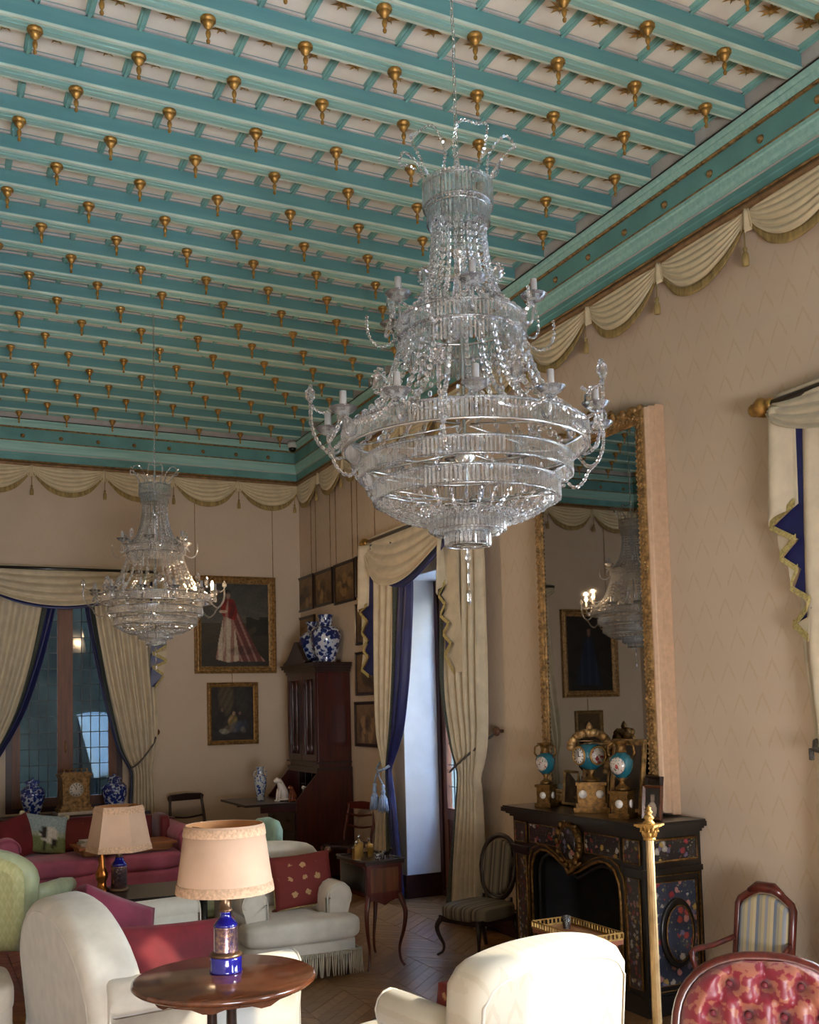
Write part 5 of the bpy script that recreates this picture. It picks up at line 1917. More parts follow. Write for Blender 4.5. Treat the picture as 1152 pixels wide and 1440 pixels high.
def mantel_clock():
    r = thing('mantel_clock', 'gilt clock shaped as a turquoise urn with white dial, centre of mantel', 'clock', (3.63, 5.02, 1.012), radians(-38))
    b = MB()
    b.bbox((-.105, -.07, 0), (.105, .07, .03)).bbox((-.09, -.058, .03), (.09, .058, .055)).bbox((-.08, -.05, .055), (.08, .05, .16)).bbox((-.09, -.058, .16), (.09, .058, .178))
    obj('plinth', b, 'bronze', r)
    q = MB()
    for x in (-.05, .05):
        q.tube([(x, -.05, .108), (x, -.055, .108)], .024, 14)
    obj('plinth_plaques', q, 'white_porcelain', r)
    obj('foot', MB().lathe([(0, .178), (.055, .18), (.05, .195), (.02, .21), (.018, .225), (.04, .25), (0, .25)], 16), 'bronze', r)
    obj('urn', MB().lathe([(0, .245), (.035, .248), (.07, .275), (.084, .32), (.082, .36), (.066, .395), (.04, .405), (0, .408)], 28), 'turq_porcelain', r)
    for a, mt, nm in ((-0.85, 'white_porcelain', 'dial'), (0.6, 'painted_scene', 'painted_medallion')):
        dd = MB()
        dd.T = T4((0, 0, .335), Rz(a))
        dd.tube([(0, -.074, 0), (0, -.089, 0)], .05 if nm == 'dial' else .046, 22)
        di = obj(nm, dd, mt, r)
        rg = MB()
        rg.T = T4((0, 0, .335), Rz(a))
        rg.tube([(.052 * cos(t), -.086, .052 * sin(t)) for t in [2 * pi * k / 22 for k in range(22)]], .006, 6, closed=True)
        obj('bezel', rg, 'gold', di)
        if nm == 'dial':
            h = MB()
            h.T = T4((0, 0, .335), Rz(a))
            h.box((0, -.0905, .014), (.004, .002, .032)).box((.009, -.0905, -.004), (.022, .002, .004))
            for k in range(12):
                t = 2 * pi * k / 12
                h.box((.04 * sin(t), -.0898, .04 * cos(t)), (.003, .002, .011), Ry(t))
            obj('hands_and_hours', h, 'black', di)
    c = MB()
    rnd = random.Random(5)
    for i in range(26):
        t = pi * i / 25
        c.puff((.112 * cos(t), rnd.uniform(-.03, .03), .385 + .085 * sin(t)), (.05, .05, .048), 2.3, 3, Ry(t * 2))
    for i in range(9):
        c.puff((.105 - .003 * abs(i - 5), rnd.uniform(-.03, .03), .24 + i * .018), (.042, .045, .036), 2.3, 3, Ry(i))
    c.lathe([(0, .44), (.03, .445), (.02, .47), (.012, .48), (.02, .50), (.012, .52), (0, .535)], 10)
    obj('gilt_garland', c, 'gold_old', r)
mantel_clock()

def stand_frame(label, loc, rz, w, h, bar, fmat, fn, lean=0.12):
    r = thing('photo_frame', label, 'picture frame', loc, rz)
    T_ = Matrix.Rotation(-lean, 4, 'X')
    mb = MB()
    mb.T = T_
    frame_into(mb, w, h, [(0, -.004), (0, .012), (bar * .3, .018), (bar * .7, .012), (bar, .008), (bar, 0)])
    mb.bbox((-w / 2 + .002, 0, 0.002), (w / 2 - .002, .006, h - .002))
    obj('frame', mb, fmat, r)
    c = canvas_mesh(w - 2 * bar + .004, h - 2 * bar + .004, fn, 18, 24, -.003, bar - .002)
    c.v = [tuple(T_ @ Vector(p)) for p in c.v]
    obj('picture', c, 'paint', r)
    s = MB()
    s.T = T_
    s.box((0, .012, h * .45), (.03, .006, h * .6), Rx(0.10))
    obj('easel_strut', s, 'wood_dark', r)
    return r
dk = lambda u, v: tuple(Vector(s2l('241d18')).lerp(Vector(s2l('4a3c30')), .5 + .5 * sin(u * 9) * sin(v * 7)))
stand_frame('tall gilt frame with dark picture leaning behind the right vase', (3.70, 4.79, 1.014), radians(-90), .30, .43, .035, 'gold_old', dk)
stand_frame('gilt frame leaning behind the urn clock', (3.71, 5.10, 1.014), radians(-88), .26, .40, .03, 'gold_dull', dk)
stand_frame('dark brown frame standing right of the gilt frame', (3.70, 4.555, 1.014), radians(-100), .17, .23, .02, 'wood_dark', dk)
stand_frame('small wooden frame with oval portrait at the right end of mantel', (3.60, 4.435, 1.014), radians(-70), .12, .19, .018, 'wood_walnut',
            lambda u, v: s2l('8a7a6c') if ell(u, v, .5, .35, .16, .14) else (s2l('a89684') if ell(u, v, .5, .75, .3, .3) else s2l('2e2722')))
stand_frame('small dark frame at the left of the mantel behind the vase', (3.74, 5.40, 1.014), radians(-85), .15, .22, .018, 'gold_dull', dk)

# ================================================================== UPHOLSTERED SEATS
def fringe_into(mb, x0, y0, x1, y1, zt, zb, step=0.014):
    n = max(2, int(sqrt((x1 - x0) ** 2 + (y1 - y0) ** 2) / step))
    for i in range(n + 1):
        t = i / n
        x, y = x0 + (x1 - x0) * t, y0 + (y1 - y0) * t
        j = random.uniform(-.004, .004)
        mb.tube([(x, y, zt), (x + j, y + j, (zt + zb) / 2), (x + j * 2, y - j, zb + random.uniform(0, .01))], [.0035, .0052, .0035], 4)

def arm_outline(w, zb, za, roll):
    """front view of a rolled arm, x from 0 (inner side) to w (outer side)"""
    p = [(0.0, zb), (w * .8, zb), (w * .82, za - roll * 1.3)]
    for k in range(9):
        a = -0.9 + (pi + 0.9) * k / 8
        p.append((w * .5 + roll * cos(a) * 1.0, za - roll + roll * sin(a)))
    return p + [(0.0, za - roll)]

def armchair(name, label, cat, loc, rz, w, d, zs, za, zb, mat, arm_w=0.15, back_t=0.20, hump=0.06, fringe=True, cushions=1, skirt=True, side_h=None, arm_mat=None, arm_front=None, back_w=None, seat_front=0.0, tcush=False, arm_back=None, za_far=None, foot_mat='wood_dark', piping='cream_cloth', zf=0.0):
    """local frame: faces -y, width along x, back at +y.  zs seat top, za arm top, zb back top"""
    r = thing(name, label, cat, loc, rz)
    am = arm_mat or mat
    z0 = 0.13 if skirt else 0.15
    b = MB()
    b.puff((0, 0.0, (z0 + zs - .13) / 2), (w - .02, d - .04, zs - .13 - z0), 14, 8)
    obj('body', b, mat, r)
    inner = w - 2 * arm_w
    cw = inner / cushions
    for i in range(cushions):
        obj('seat_cushion', MB().puff((-inner / 2 + cw * (i + .5), -0.06 - seat_front / 2, zs - .07), (cw * (1.0 if cushions > 1 else 1.03), d - back_t + .05 + seat_front, .155), 5.5, 10), mat, r)
    if tcush:
        obj('seat_cushion', MB().puff((0, -d / 2 + .10 - seat_front, zs - .07), (w + .01, .26, .153), 5.0, 10), mat, r)
    # back: arched outline, outer shell and inner pad
    hw = (back_w or w) / 2 - .01
    sh = side_h if side_h else zb - hump
    ol = [(-hw, z0), (hw, z0)]
    n = 18
    for k in range(n + 1):
        t = 1 - 2 * k / n
        x = hw * t
        zz = sh + (zb - sh) * (1 - abs(t) ** 2.4) - (0.05 * max(0, abs(t) - .86) / .14)
        ol.append((x, zz))
    mb = MB()
    tilt = Matrix.Rotation(-0.10, 4, 'X')
    mb.T = Matrix.Translation((0, d / 2 - back_t, 0)) @ tilt @ Matrix.Translation((0, 0, 0))
    mb.slab(ol, back_t, 0.065, 5)
    obj('back', mb, mat, r)
    # welt round the outside back
    mb = MB()
    mb.T = Matrix.Translation((0, d / 2 - back_t, 0)) @ tilt
    wl = [(x * .90, back_t - .004, (z - z0) * .925 + z0) for x, z in ol[2:]]
    mb.tube([(wl[0][0], wl[0][1], z0 + .03)] + wl + [(wl[-1][0], wl[-1][1], z0 + .03)], .006, 6)
    obj('piping', mb, piping, r)
    a0 = arm_front if arm_front is not None else -d / 2 + .02
    al = (arm_back if arm_back is not None else d / 2 - back_t * .45) - a0
    for s in (-1, 1):
        mb = MB()
        zz_ = za_far if (za_far and s > 0) else za
        o = arm_outline(arm_w, z0, zz_, arm_w * .5)
        if s < 0:
            o = [(-x, z) for x, z in o]
        o = [(x + s * (w / 2 - arm_w), z) for x, z in o]
        mb.T = Matrix.Translation((0, a0, 0))
        mb.slab(o, al, 0.03, 3)
        a = obj('arm', mb, am, r)
        mb = MB()
        mb.T = Matrix.Translation((0, a0 - .002, 0))
        mb.tube([(x * 1 - s * 0.0, 0.008, z) for x, z in [(p[0] + (s * (w / 2 - arm_w / 2) - p[0]) * .12, p[1] + (zz_ - arm_w * .5 - p[1]) * .05) for p in o]], .005, 5, closed=True)
        obj('arm_piping', mb, piping, a)
    if fringe:
        f = MB()
        e = .012
        hx, hy = w / 2 - .01 + e, d / 2 - .02 + e
        fringe_into(f, -hx, -hy, hx, -hy, z0 + .035, zf + .015)
        fringe_into(f, hx, -hy, hx, hy, z0 + .035, zf + .015)
        fringe_into(f, -hx, hy, -hx, -hy, z0 + .035, zf + .015)
        fringe_into(f, -hx, hy, hx, hy, z0 + .035, zf + .015)
        o = obj('fringe', f, 'cream_fringe', r)
        o['kind'] = 'stuff'
        g = MB()
        g.tube([(-hx, -hy, z0 + .035), (hx, -hy, z0 + .035), (hx, hy, z0 + .035), (-hx, hy, z0 + .035)], .008, 6, closed=True)
        obj('gimp', g, 'cream_fringe', r)
    for sx in (-1, 1):
        for sy in (-1, 1):
            obj('foot', MB().lathe([(0, 0), (.016, 0), (.024, .05), (.028, .15), (0, .15)], 10, (sx * (w / 2 - .07), sy * (d / 2 - .08), 0)), foot_mat, r)
    return r

def pillow(label, loc, rot, size, mat, tassels=None, cord=None):
    r = thing('cushion', label, 'cushion', loc)
    r.rotation_euler = rot
    obj('cover', MB().puff((0, 0, 0), size, 6, 12, pinch=1.0), mat, r)
    if cord:
        hx, hz = size[0] / 2 * .985, size[2] / 2 * .985
        c = []
        for a, b in (((-hx, -hz), (hx, -hz)), ((hx, -hz), (hx, hz)), ((hx, hz), (-hx, hz)), ((-hx, hz), (-hx, -hz))):
            for k in range(6):
                t = k / 6
                s = 1 - .05 * sin(pi * t)
                c.append(((a[0] + (b[0] - a[0]) * t) * s, 0, (a[1] + (b[1] - a[1]) * t) * s))
        obj('edge_cord', MB().tube(c, .008, 6, closed=True), cord, r)
    if tassels:
        t = MB()
        for sx in (-1, 1):
            for sz in (-1, 1):
                t.puff((sx * size[0] / 2 * 1.02, 0, sz * size[2] / 2 * 1.02), (.045, .04, .045), 2, 4)
        obj('corner_tufts', t, tassels, r)['kind'] = 'stuff'
    return r

# cream armchair in the middle, facing the viewer
armchair('armchair', 'cream armchair with fringed skirt and red fleur cushion, beside the small bottle table', 'armchair', (2.155, 6.36, 0), 0.0, 0.74, 0.78, 0.375, 0.565, 0.79, 'cream_cloth', hump=.06, arm_w=.185, arm_front=-.27, tcush=True)
pillow('dark red cushion with gold fleur pattern standing in the fringed cream armchair', (2.27, 6.34, 0.555), (radians(-18), radians(-4), radians(-6)), (.40, .15, .34), 'fleur', tassels='wood_walnut', cord='trim_gold')
# cream armchair at front right, seen from behind in the sun
armchair('armchair', 'sunlit cream damask armchair seen from behind, in front of the fireplace', 'armchair', (1.965, 3.535, 0), radians(189.5), 0.68, 0.82, 0.37, 0.57, 0.825, 'cream_damask', back_t=.20, hump=.06, back_w=.77, arm_front=-.20, seat_front=.04, tcush=True)
pillow('brown patterned cushion half hidden inside the sunlit cream armchair', (1.92, 3.44, 0.50), (radians(-14), 0, radians(189)), (.36, .13, .28), 'fleur')
# cream loveseat at front left, seen from its end
love = armchair('loveseat', 'cream camel-backed loveseat seen from its end, behind the round lamp table', 'sofa', (1.05, 4.98, 0), radians(97.5), 1.36, 0.90, 0.37, 0.585, 0.85, 'cream_cloth', back_t=.24, hump=.22, cushions=2, side_h=.60, back_w=1.28, arm_back=.43, arm_w=.17, za_far=.665)
pillow('large red velvet cushion lying low in front on the cream loveseat', (1.06, 4.74, 0.52), (radians(-22), radians(3), radians(10)), (.66, .17, .36), 'red_velvet')
pillow('dull rose velvet cushion leaning upright behind the red one on the loveseat', (0.87, 5.12, 0.575), (radians(-20), radians(24), radians(30)), (.46, .17, .42), 'rose_velvet')
# cream stool in the sun at the left edge
r = thing('ottoman', 'cream upholstered stool with corded fringe at the left picture edge, in sunlight', 'stool', (0.12, 5.60, 0))
obj('seat_pad', MB().puff((0, 0, .30), (.66, .56, .16), 6, 9), 'cream_cloth', r)
obj('body', MB().puff((0, 0, .20), (.64, .54, .16), 12, 6), 'cream_cloth', r)
f = MB()
for a, b in (((-.32, -.27), (.32, -.27)), ((.32, -.27), (.32, .27)), ((.32, .27), (-.32, .27)), ((-.32, .27), (-.32, -.27))):
    fringe_into(f, a[0], a[1], b[0], b[1], .17, .02)
obj('fringe', f, 'cream_fringe', r)['kind'] = 'stuff'
for sx in (-1, 1):
    for sy in (-1, 1):
        obj('foot', MB().lathe([(0, 0), (.02, 0), (.026, .13), (0, .13)], 10, (sx * .25, sy * .2, 0)), 'wood_dark', r)

# green damask armchair at the left edge, turned away
r = thing('armchair', 'green damask armchair with rolled back at the left edge, seen from behind', 'armchair', (0.50, 6.93, 0), radians(152))
b = MB()
b.puff((0, -.03, .36), (.60, .56, .22), 9, 8)
obj('seat', b, 'green_damask', r)
def green_back():
    mb = MB()
    hw = .31
    ol = [(-hw * .8, .30), (hw * .8, .30), (hw * .95, .5), (hw, .66)]
    for k in range(13):
        a = pi * k / 12
        ol.append((hw * cos(a) * 1.0, .74 + .14 * sin(a)))
    ol += [(-hw, .66), (-hw * .95, .5)]
    mb.T = Matrix.Translation((0, .22, 0)) @ Matrix.Rotation(-.13, 4, 'X')
    mb.slab(ol, .13, .05, 5)
    return mb
obj('back', green_back(), 'green_damask', r)
rl = MB()
pts = [(.31 * cos(pi * k / 16), .285 - .04, .74 + .13 * sin(pi * k / 16)) for k in range(17)]
rl.T = Matrix.Rotation(-.13, 4, 'X')
rl.tube([(.30, .26, .56)] + pts + [(-.30, .26, .56)], [.05] + [.062] * 17 + [.05], 10)
obj('rolled_top', rl, 'satin_green', r)
for s in (-1, 1):
    mb = MB()
    mb.tube([(s * .30, .22, .60), (s * .32, .05, .585), (s * .33, -.15, .575), (s * .33, -.27, .57)], [.05, .055, .058, .045], 10)
    mb.puff((s * .315, -.02, .46), (.07, .52, .22), 6, 6)
    obj('arm', mb, 'satin_green', r)
for sx in (-1, 1):
    for sy in (-1, 1):
        obj('leg', MB().lathe([(0, 0), (.012, 0), (.022, .14), (.026, .27), (0, .27)], 10, (sx * .25, sy * .2 - .02, 0)), 'wood_dark', r)

# rose velvet sofa under the leaded window
def red_sofa():
    r = thing('sofa', 'long rose velvet sofa with scrolled arms below the leaded window', 'sofa', (1.42, 9.38, 0), 0)
    obj('base', MB().puff((0, -.05, .22), (1.62, .98, .26), 14, 10), 'pink_velvet', r)
    for i in range(2):
        obj('seat_cushion', MB().puff((-.345 + .69 * i, -.16, .405), (.70, .80, .17), 5, 12), 'pink_velvet', r)
    ol = [(-.82, .15), (.82, .15)]
    for k in range(19):
        t = 1 - 2 * k / 18
        ol.append((.82 * t, .69 + .065 * (1 - abs(t) ** 3)))
    mb = MB()
    mb.T = Matrix.Translation((0, .27, 0)) @ Matrix.Rotation(-.12, 4, 'X')
    mb.slab(ol, .20, .07, 5)
    obj('back', mb, 'crimson', r)
    for s in (-1, 1):
        mb = MB()
        p = []
        for k in range(15):
            a = -1.0 + (pi + 1.2) * k / 14
            p.append((s * (.74 + .10 * cos(a)), .585 + .09 * sin(a)))
        p = [(s * .69, .12), (s * .82, .12), (s * .82, .46)] + p + [(s * .66, .50)]
        mb.T = Matrix.Translation((0, -.50, 0))
        mb.slab(p, .86, .03, 3)
        a = obj('scroll_arm', mb, 'pink_velvet', r)
        mb = MB()
        mb.T = Matrix.Translation((0, -.505, 0))
        mb.tube([(x, 0, z) for x, z in p[2:-1]], .008, 6)
        obj('arm_piping', mb, 'pink_velvet', a)
        ca = MB()
        ca.puff((s * .63, .16, .60), (.10, .42, .30), 5, 6)
        obj('arm_pad', ca, 'crimson', a)
    for sx in (-1, 1):
        for sy in (-1, 1):
            obj('foot', MB().lathe([(0, 0), (.02, 0), (.03, .10), (0, .10)], 10, (sx * .72, sy * .4, 0)), 'wood_dark', r)
red_sofa()
def dog_cover(u, v):
    c = s2l('a7b09c') if v > .45 else s2l('9fb0b4')
    if v > .6:
        c = s2l('7d8a5c')
    if ell(u, v, .58, .55, .20, .22):
        c = s2l('d6d2c8')
    if ell(u, v, .46, .50, .08, .16) or ell(u, v, .70, .75, .05, .14) or ell(u, v, .50, .82, .05, .1):
        c = s2l('3a3532')
    return c
def picture_pillow(label, loc, rot, size, fn, back):
    r = thing('cushion', label, 'cushion', loc)
    r.rotation_euler = rot
    m = MB().puff((0, 0, 0), size, 6, 16, pinch=1.0)
    for i, p in enumerate(m.v):
        m.col[i] = fn(p[0] / size[0] + .5, .5 - p[2] / size[2]) if p[1] < 0 else back
    obj('cover', m, 'paint_flat', r)
    t = MB()
    for sx in (-1, 1):
        t.puff((sx * size[0] / 2, 0, size[2] / 2), (.05, .045, .05), 2, 4)
    obj('corner_tufts', t, 'cream_fringe', r)['kind'] = 'stuff'
    return r
picture_pillow('needlework cushion showing a spotted dog on the rose sofa', (1.00, 9.30, .655), (radians(-22), radians(10), radians(8)), (.38, .12, .34), dog_cover, s2l('5a4a3a'))
pillow('crimson cushion against the left arm of the rose sofa', (0.78, 9.22, .65), (radians(-20), radians(-10), radians(40)), (.40, .15, .36), 'red_velvet')
pillow('grey-brown cushion behind the wooden tray on the rose sofa', (1.33, 9.36, .62), (radians(-24), 0, 0), (.40, .12, .28), 'fleur')
r = thing('wooden_tray', 'orange-brown wooden tray box on the rose sofa, behind the rear lamp', 'tray', (1.62, 9.02, .495), radians(4))
b = MB()
b.bbox((-.36, -.15, 0), (.36, .15, .012)).bbox((-.38, -.17, .012), (-.365, .17, .055)).bbox((.365, -.17, .012), (.38, .17, .055)).bbox((-.38, -.17, .012), (.38, -.155, .055)).bbox((-.38, .155, .012), (.38, .17, .055))
obj('box', b, 'wood_orange', r)
obj('lid', MB().bbox((-.41, -.19, .055), (.41, .19, .075)), 'wood_orange', r)
for i, (dx, h, w_, mt) in enumerate(((-.26, .022, .22, 'white_porcelain'), (-.25, .018, .20, 'cream_cloth'))):
    zz = .57 + (0, .024)[i]
    r = thing('book', ('thick pale book lying on the wooden tray box', 'thin cream book lying on top of the thick one')[i], 'book', (1.62 + dx, 9.02, zz + .001), radians(4 + 6 * i))
    b = MB()
    b.bbox((-w_ / 2, -.08, 0), (w_ / 2, .08, .003)).bbox((-w_ / 2, -.08, h - .003), (w_ / 2, .08, h)).bbox((-w_ / 2, .077, 0), (w_ / 2, .08, h))
    obj('cover', b, mt, r)
    obj('pages', MB().bbox((-w_ / 2 + .004, -.076, .003), (w_ / 2 - .004, .077, h - .003)), 'cream_damask', r)

# ================================================================== TABLES AND LAMPS
def round_table():
    r = thing('round_table', 'round polished walnut table on a column base, front left', 'table', (1.063, 3.85, 0), 0.3)
    obj('tabletop', MB().lathe([(0, .628), (.31, .628), (.335, .636), (.345, .645), (.343, .656), (.335, .660), (0, .660)], 56), 'wood_walnut', r)
    ap = MB()
    for i in range(8):
        a = 2 * pi * i / 8
        ap.T = Matrix.Rotation(a, 4, 'Z') @ Matrix.Translation((0, -.27, 0))
        ap.slab([(-.11, .628), (-.11, .615), (-.06, .610), (-.02, .595), (.02, .595), (.06, .610), (.11, .615), (.11, .628)], .02)
    obj('apron', ap, 'wood_walnut', r)['kind'] = 'stuff'
    obj('collar', MB().lathe([(0, .63), (.075, .63), (.085, .61), (.085, .595), (.07, .585), (.0, .58)], 24), 'wood_walnut', r)
    for i in range(3):
        a = 2 * pi * i / 3 + .5
        obj('column', MB().lathe([(0, .10), (.022, .10), (.024, .13), (.018, .16), (.021, .35), (.018, .54), (.024, .565), (.024, .59), (0, .59)], 14, (.048 * cos(a), .048 * sin(a), 0)), 'wood_dark', r)
    obj('plinth', MB().lathe([(0, .05), (.10, .05), (.11, .075), (.095, .10), (0, .105)], 24), 'wood_walnut', r)
    for i in range(3):
        a = 2 * pi * i / 3
        obj('foot', MB().tube([(.06 * cos(a), .06 * sin(a), .07), (.16 * cos(a), .16 * sin(a), .075), (.25 * cos(a), .25 * sin(a), .035), (.29 * cos(a), .29 * sin(a), .018)], [.03, .028, .02, .016], 8), 'wood_walnut', r)
round_table()

def table_lamp(name, label, loc, rz, shade_z0, shade_z1, rb, rt, seg, base_prof, gilt, smooth_shade=True):
    r = thing(name, label, 'lamp', loc, rz)
    for nm, prof, mt in base_prof:
        obj(nm, MB().lathe(prof, 28), mt, r)
    t = .004
    sh = MB()
    sh.lathe([(rb, shade_z0), (rt, shade_z1), (rt - t, shade_z1), (rb - t, shade_z0), (rb, shade_z0)], seg, smooth=smooth_shade, close=False)
    s = obj('lamp_shade', sh, 'shade', r)
    li = MB().lathe([(rb - t - .001, shade_z0 + .002), (rt - t - .001, shade_z1 - .002)], seg, smooth=smooth_shade, close=False)
    obj('shade_lining', li, 'shade_in', s)
    H = shade_z1 - shade_z0
    for a, b in ((.0, .14), (.84, .97)):
        ra, rb_ = rb + (rt - rb) * a, rb + (rt - rb) * b
        bd = MB().lathe([(ra + .003, shade_z0 + H * a), (rb_ + .003, shade_z0 + H * b), (rb_ - .001, shade_z0 + H * b), (ra - .001, shade_z0 + H * a)], seg, smooth=smooth_shade, close=False)
        obj('trim_band', bd, 'shade_band', s)
    cg = MB()
    for k in range(3):
        a = 2 * pi * k / 3
        cg.tube([(.012 * cos(a), .012 * sin(a), shade_z1 - .03), ((rt - .004) * cos(a), (rt - .004) * sin(a), shade_z1 - .015)], .002, 4)
    cg.lathe([(0, shade_z0 - .02), (.012, shade_z0 - .02), (.014, shade_z0 + .05), (.006, shade_z0 + .06), (.006, shade_z1 - .02), (0, shade_z1 - .02)], 10)
    obj('shade_carrier', cg, 'lamp_bronze', r)
    obj('bulb', MB().lathe([(0, shade_z0 + .055), (.012, shade_z0 + .06), (.03, shade_z0 + .10), (.026, shade_z0 + .13), (0, shade_z0 + .15)], 14), 'white_porcelain', r)
    return r
table_lamp('table_lamp', 'table lamp with cobalt blue gilt base and beige drum shade, on round table', (1.086, 3.91, .660), 0.2, .305, .562, .187, .152, 44, [
    ('base', [(0, 0), (.062, 0), (.064, .006), (.060, .012), (.061, .050), (.060, .062), (0, .062)], 'lamp_blue'),
    ('base_ring', [(.0, .060), (.061, .060), (.063, .066), (.058, .072), (.052, .076), (0, .076)], 'lamp_bronze'),
    ('gilt_drum', [(0, .076), (.048, .076), (.047, .080), (.047, .168), (.048, .172), (0, .172)], 'lamp_gilt'),
    ('shoulder', [(0, .172), (.047, .172), (.046, .180), (.032, .196), (.022, .206), (.019, .222), (.024, .228), (0, .228)], 'lamp_blue'),
    ('socket', [(0, .228), (.027, .228), (.028, .236), (.022, .240), (.021, .29), (.025, .295), (.025, .302), (0, .302)], 'lamp_bronze')], 'lamp_gilt')
# rear lamp on a dark low table
r = thing('low_table', 'dark low table behind the cream loveseat, carrying the rear lamp', 'table', (1.30, 6.62, 0), radians(-4))
obj('tabletop', MB().slab([(-.42, .52), (.42, .52), (.42, .545), (-.42, .545)], .56, .008) if False else MB().bbox((-.40, -.27, .52), (.40, .27, .545)), 'ebony', r)
obj('apron', MB().bbox((-.36, -.23, .45), (.36, -.21, .52)).bbox((-.36, .21, .45), (.36, .23, .52)).bbox((-.36, -.21, .45), (-.34, .21, .52)).bbox((.34, -.21, .45), (.36, .21, .52)), 'ebony', r)['kind'] = 'stuff'
for sx in (-1, 1):
    for sy in (-1, 1):
        obj('leg', MB().tube([(sx * .35, sy * .22, .50), (sx * .355, sy * .225, .3), (sx * .36, sy * .23, 0)], [.024, .018, .014], 8), 'ebony', r)
table_lamp('table_lamp', 'rear table lamp with six-sided beige shade and dark blue gilt base', (1.175, 6.70, .546), 0.75, .255, .535, .205, .150, 6, [
    ('base', [(0, 0), (.058, 0), (.058, .016), (.052, .020), (0, .020)], 'lamp_bronze'),
    ('gilt_drum', [(0, .020), (.050, .020), (.049, .150), (.051, .156), (0, .156)], 'lamp_gilt'),
    ('shoulder', [(0, .156), (.050, .156), (.046, .172), (.034, .188), (.026, .20), (.028, .21), (0, .21)], 'lamp_blue'),
    ('socket', [(0, .21), (.020, .21), (.018, .25), (0, .25)], 'lamp_bronze')], 'lamp_gilt', False)
r = thing('candlestick', 'turned copper candlestick left of the rear lamp base', 'candlestick', (1.075, 6.74, .546))
obj('stem', MB().lathe([(0, 0), (.05, 0), (.048, .012), (.03, .03), (.026, .06), (.038, .085), (.04, .11), (.028, .14), (.018, .17), (.022, .20), (.014, .22), (.02, .25), (.024, .262), (0, .262)], 20), 'copper', r)
obj('candle', MB().lathe([(0, .262), (.011, .262), (.011, .32), (0, .322)], 10), 'cream_cloth', r)

# brass column lamp
r = thing('column_lamp', 'tall brass column lamp base with leafy capital, before the fireplace', 'lamp', (2.665, 3.305, -0.0))
obj('base', MB().lathe([(0, 0), (.13, 0), (.13, .03), (.10, .045), (.085, .07), (.05, .09), (.04, .12), (0, .12)], 28), 'brass', r)
sh = MB()
def flute(u, v):
    a = 2 * pi * u
    rr = (.0205 - .004 * v) * (1 - .06 * abs(sin(a * 6)))
    return (rr * cos(a), rr * sin(a), .12 + .985 * v)
sh.grid(flute, 72, 6, cu=True)
obj('shaft', sh, 'brass', r)
cp = MB()
cp.lathe([(0, 1.10), (.026, 1.10), (.024, 1.108), (.020, 1.112), (.022, 1.13), (.032, 1.155), (0, 1.155)], 20)
for row, (rr, z, hh) in enumerate(((.022, 1.112, .03), (.027, 1.132, .03))):
    for i in range(8):
        a = 2 * pi * (i + row * .5) / 8
        cp.tube([(rr * cos(a), rr * sin(a), z), (rr * 1.25 * cos(a), rr * 1.25 * sin(a), z + hh * .7), (rr * 1.6 * cos(a), rr * 1.6 * sin(a), z + hh * .85), (rr * 1.65 * cos(a), rr * 1.65 * sin(a), z + hh * .62)], [.006, .006, .005, .003], 5)
cp.box((0, 0, 1.160), (.088, .088, .008), Rz(.4)).box((0, 0, 1.154), (.074, .074, .006), Rz(.4))
obj('capital', cp, 'gold', r)
obj('finial', MB().lathe([(0, 1.164), (.026, 1.164), (.022, 1.172), (.014, 1.178), (.022, 1.186), (.018, 1.196), (.009, 1.202), (.018, 1.210), (.012, 1.218), (.008, 1.224), (.013, 1.226), (.008, 1.230), (.003, 1.236), (0, 1.240)], 16), 'gold', r)

# little table with pierced brass gallery
r = thing('gallery_table', 'small wooden table with pierced brass gallery, before the fireplace opening', 'table', (2.835, 4.085, 0), -pi / 2)
obj('top', MB().bbox((-.22, -.105, .545), (.22, .105, .565)), 'wood_rose', r)
obj('frieze', MB().bbox((-.20, -.09, .47), (.20, .09, .545)), 'wood_rose', r)
g = MB()
for a, b in (((-.22, -.105), (.22, -.105)), ((.22, -.105), (.22, .105)), ((.22, .105), (-.22, .105)), ((-.22, .105), (-.22, -.105))):
    n = int(sqrt((b[0] - a[0]) ** 2 + (b[1] - a[1]) ** 2) / .022)
    ang = atan2(b[1] - a[1], b[0] - a[0])
    for z, hh in ((.570, .008), (.598, .006)):
        g.box(((a[0] + b[0]) / 2, (a[1] + b[1]) / 2, z), (.44 if abs(a[0] - b[0]) > .1 else .21, .004, hh), Rz(ang))
    for i in range(n + 1):
        t = i / n
        g.box((a[0] + (b[0] - a[0]) * t, a[1] + (b[1] - a[1]) * t, .584), (.009, .004, .026), Rz(ang))
obj('brass_gallery', g, 'gold', r)['kind'] = 'stuff'
for sx in (-1, 1):
    for sy in (-1, 1):
        obj('leg', MB().tube([(sx * .19, sy * .078, .50), (sx * .192, sy * .0782, .25), (sx * .20, sy * .085, 0)], [.022, .016, .010], 4), 'wood_rose', r)
r = thing('glass_tumbler', 'small clear glass standing on the brass-gallery table', 'glass', (2.86, 4.20, .566))
obj('cup', MB().lathe([(0, .002), (.018, .0), (.022, .06), (.020, .06), (.017, .006), (0, .006)], 16), 'crystal_fine', r)

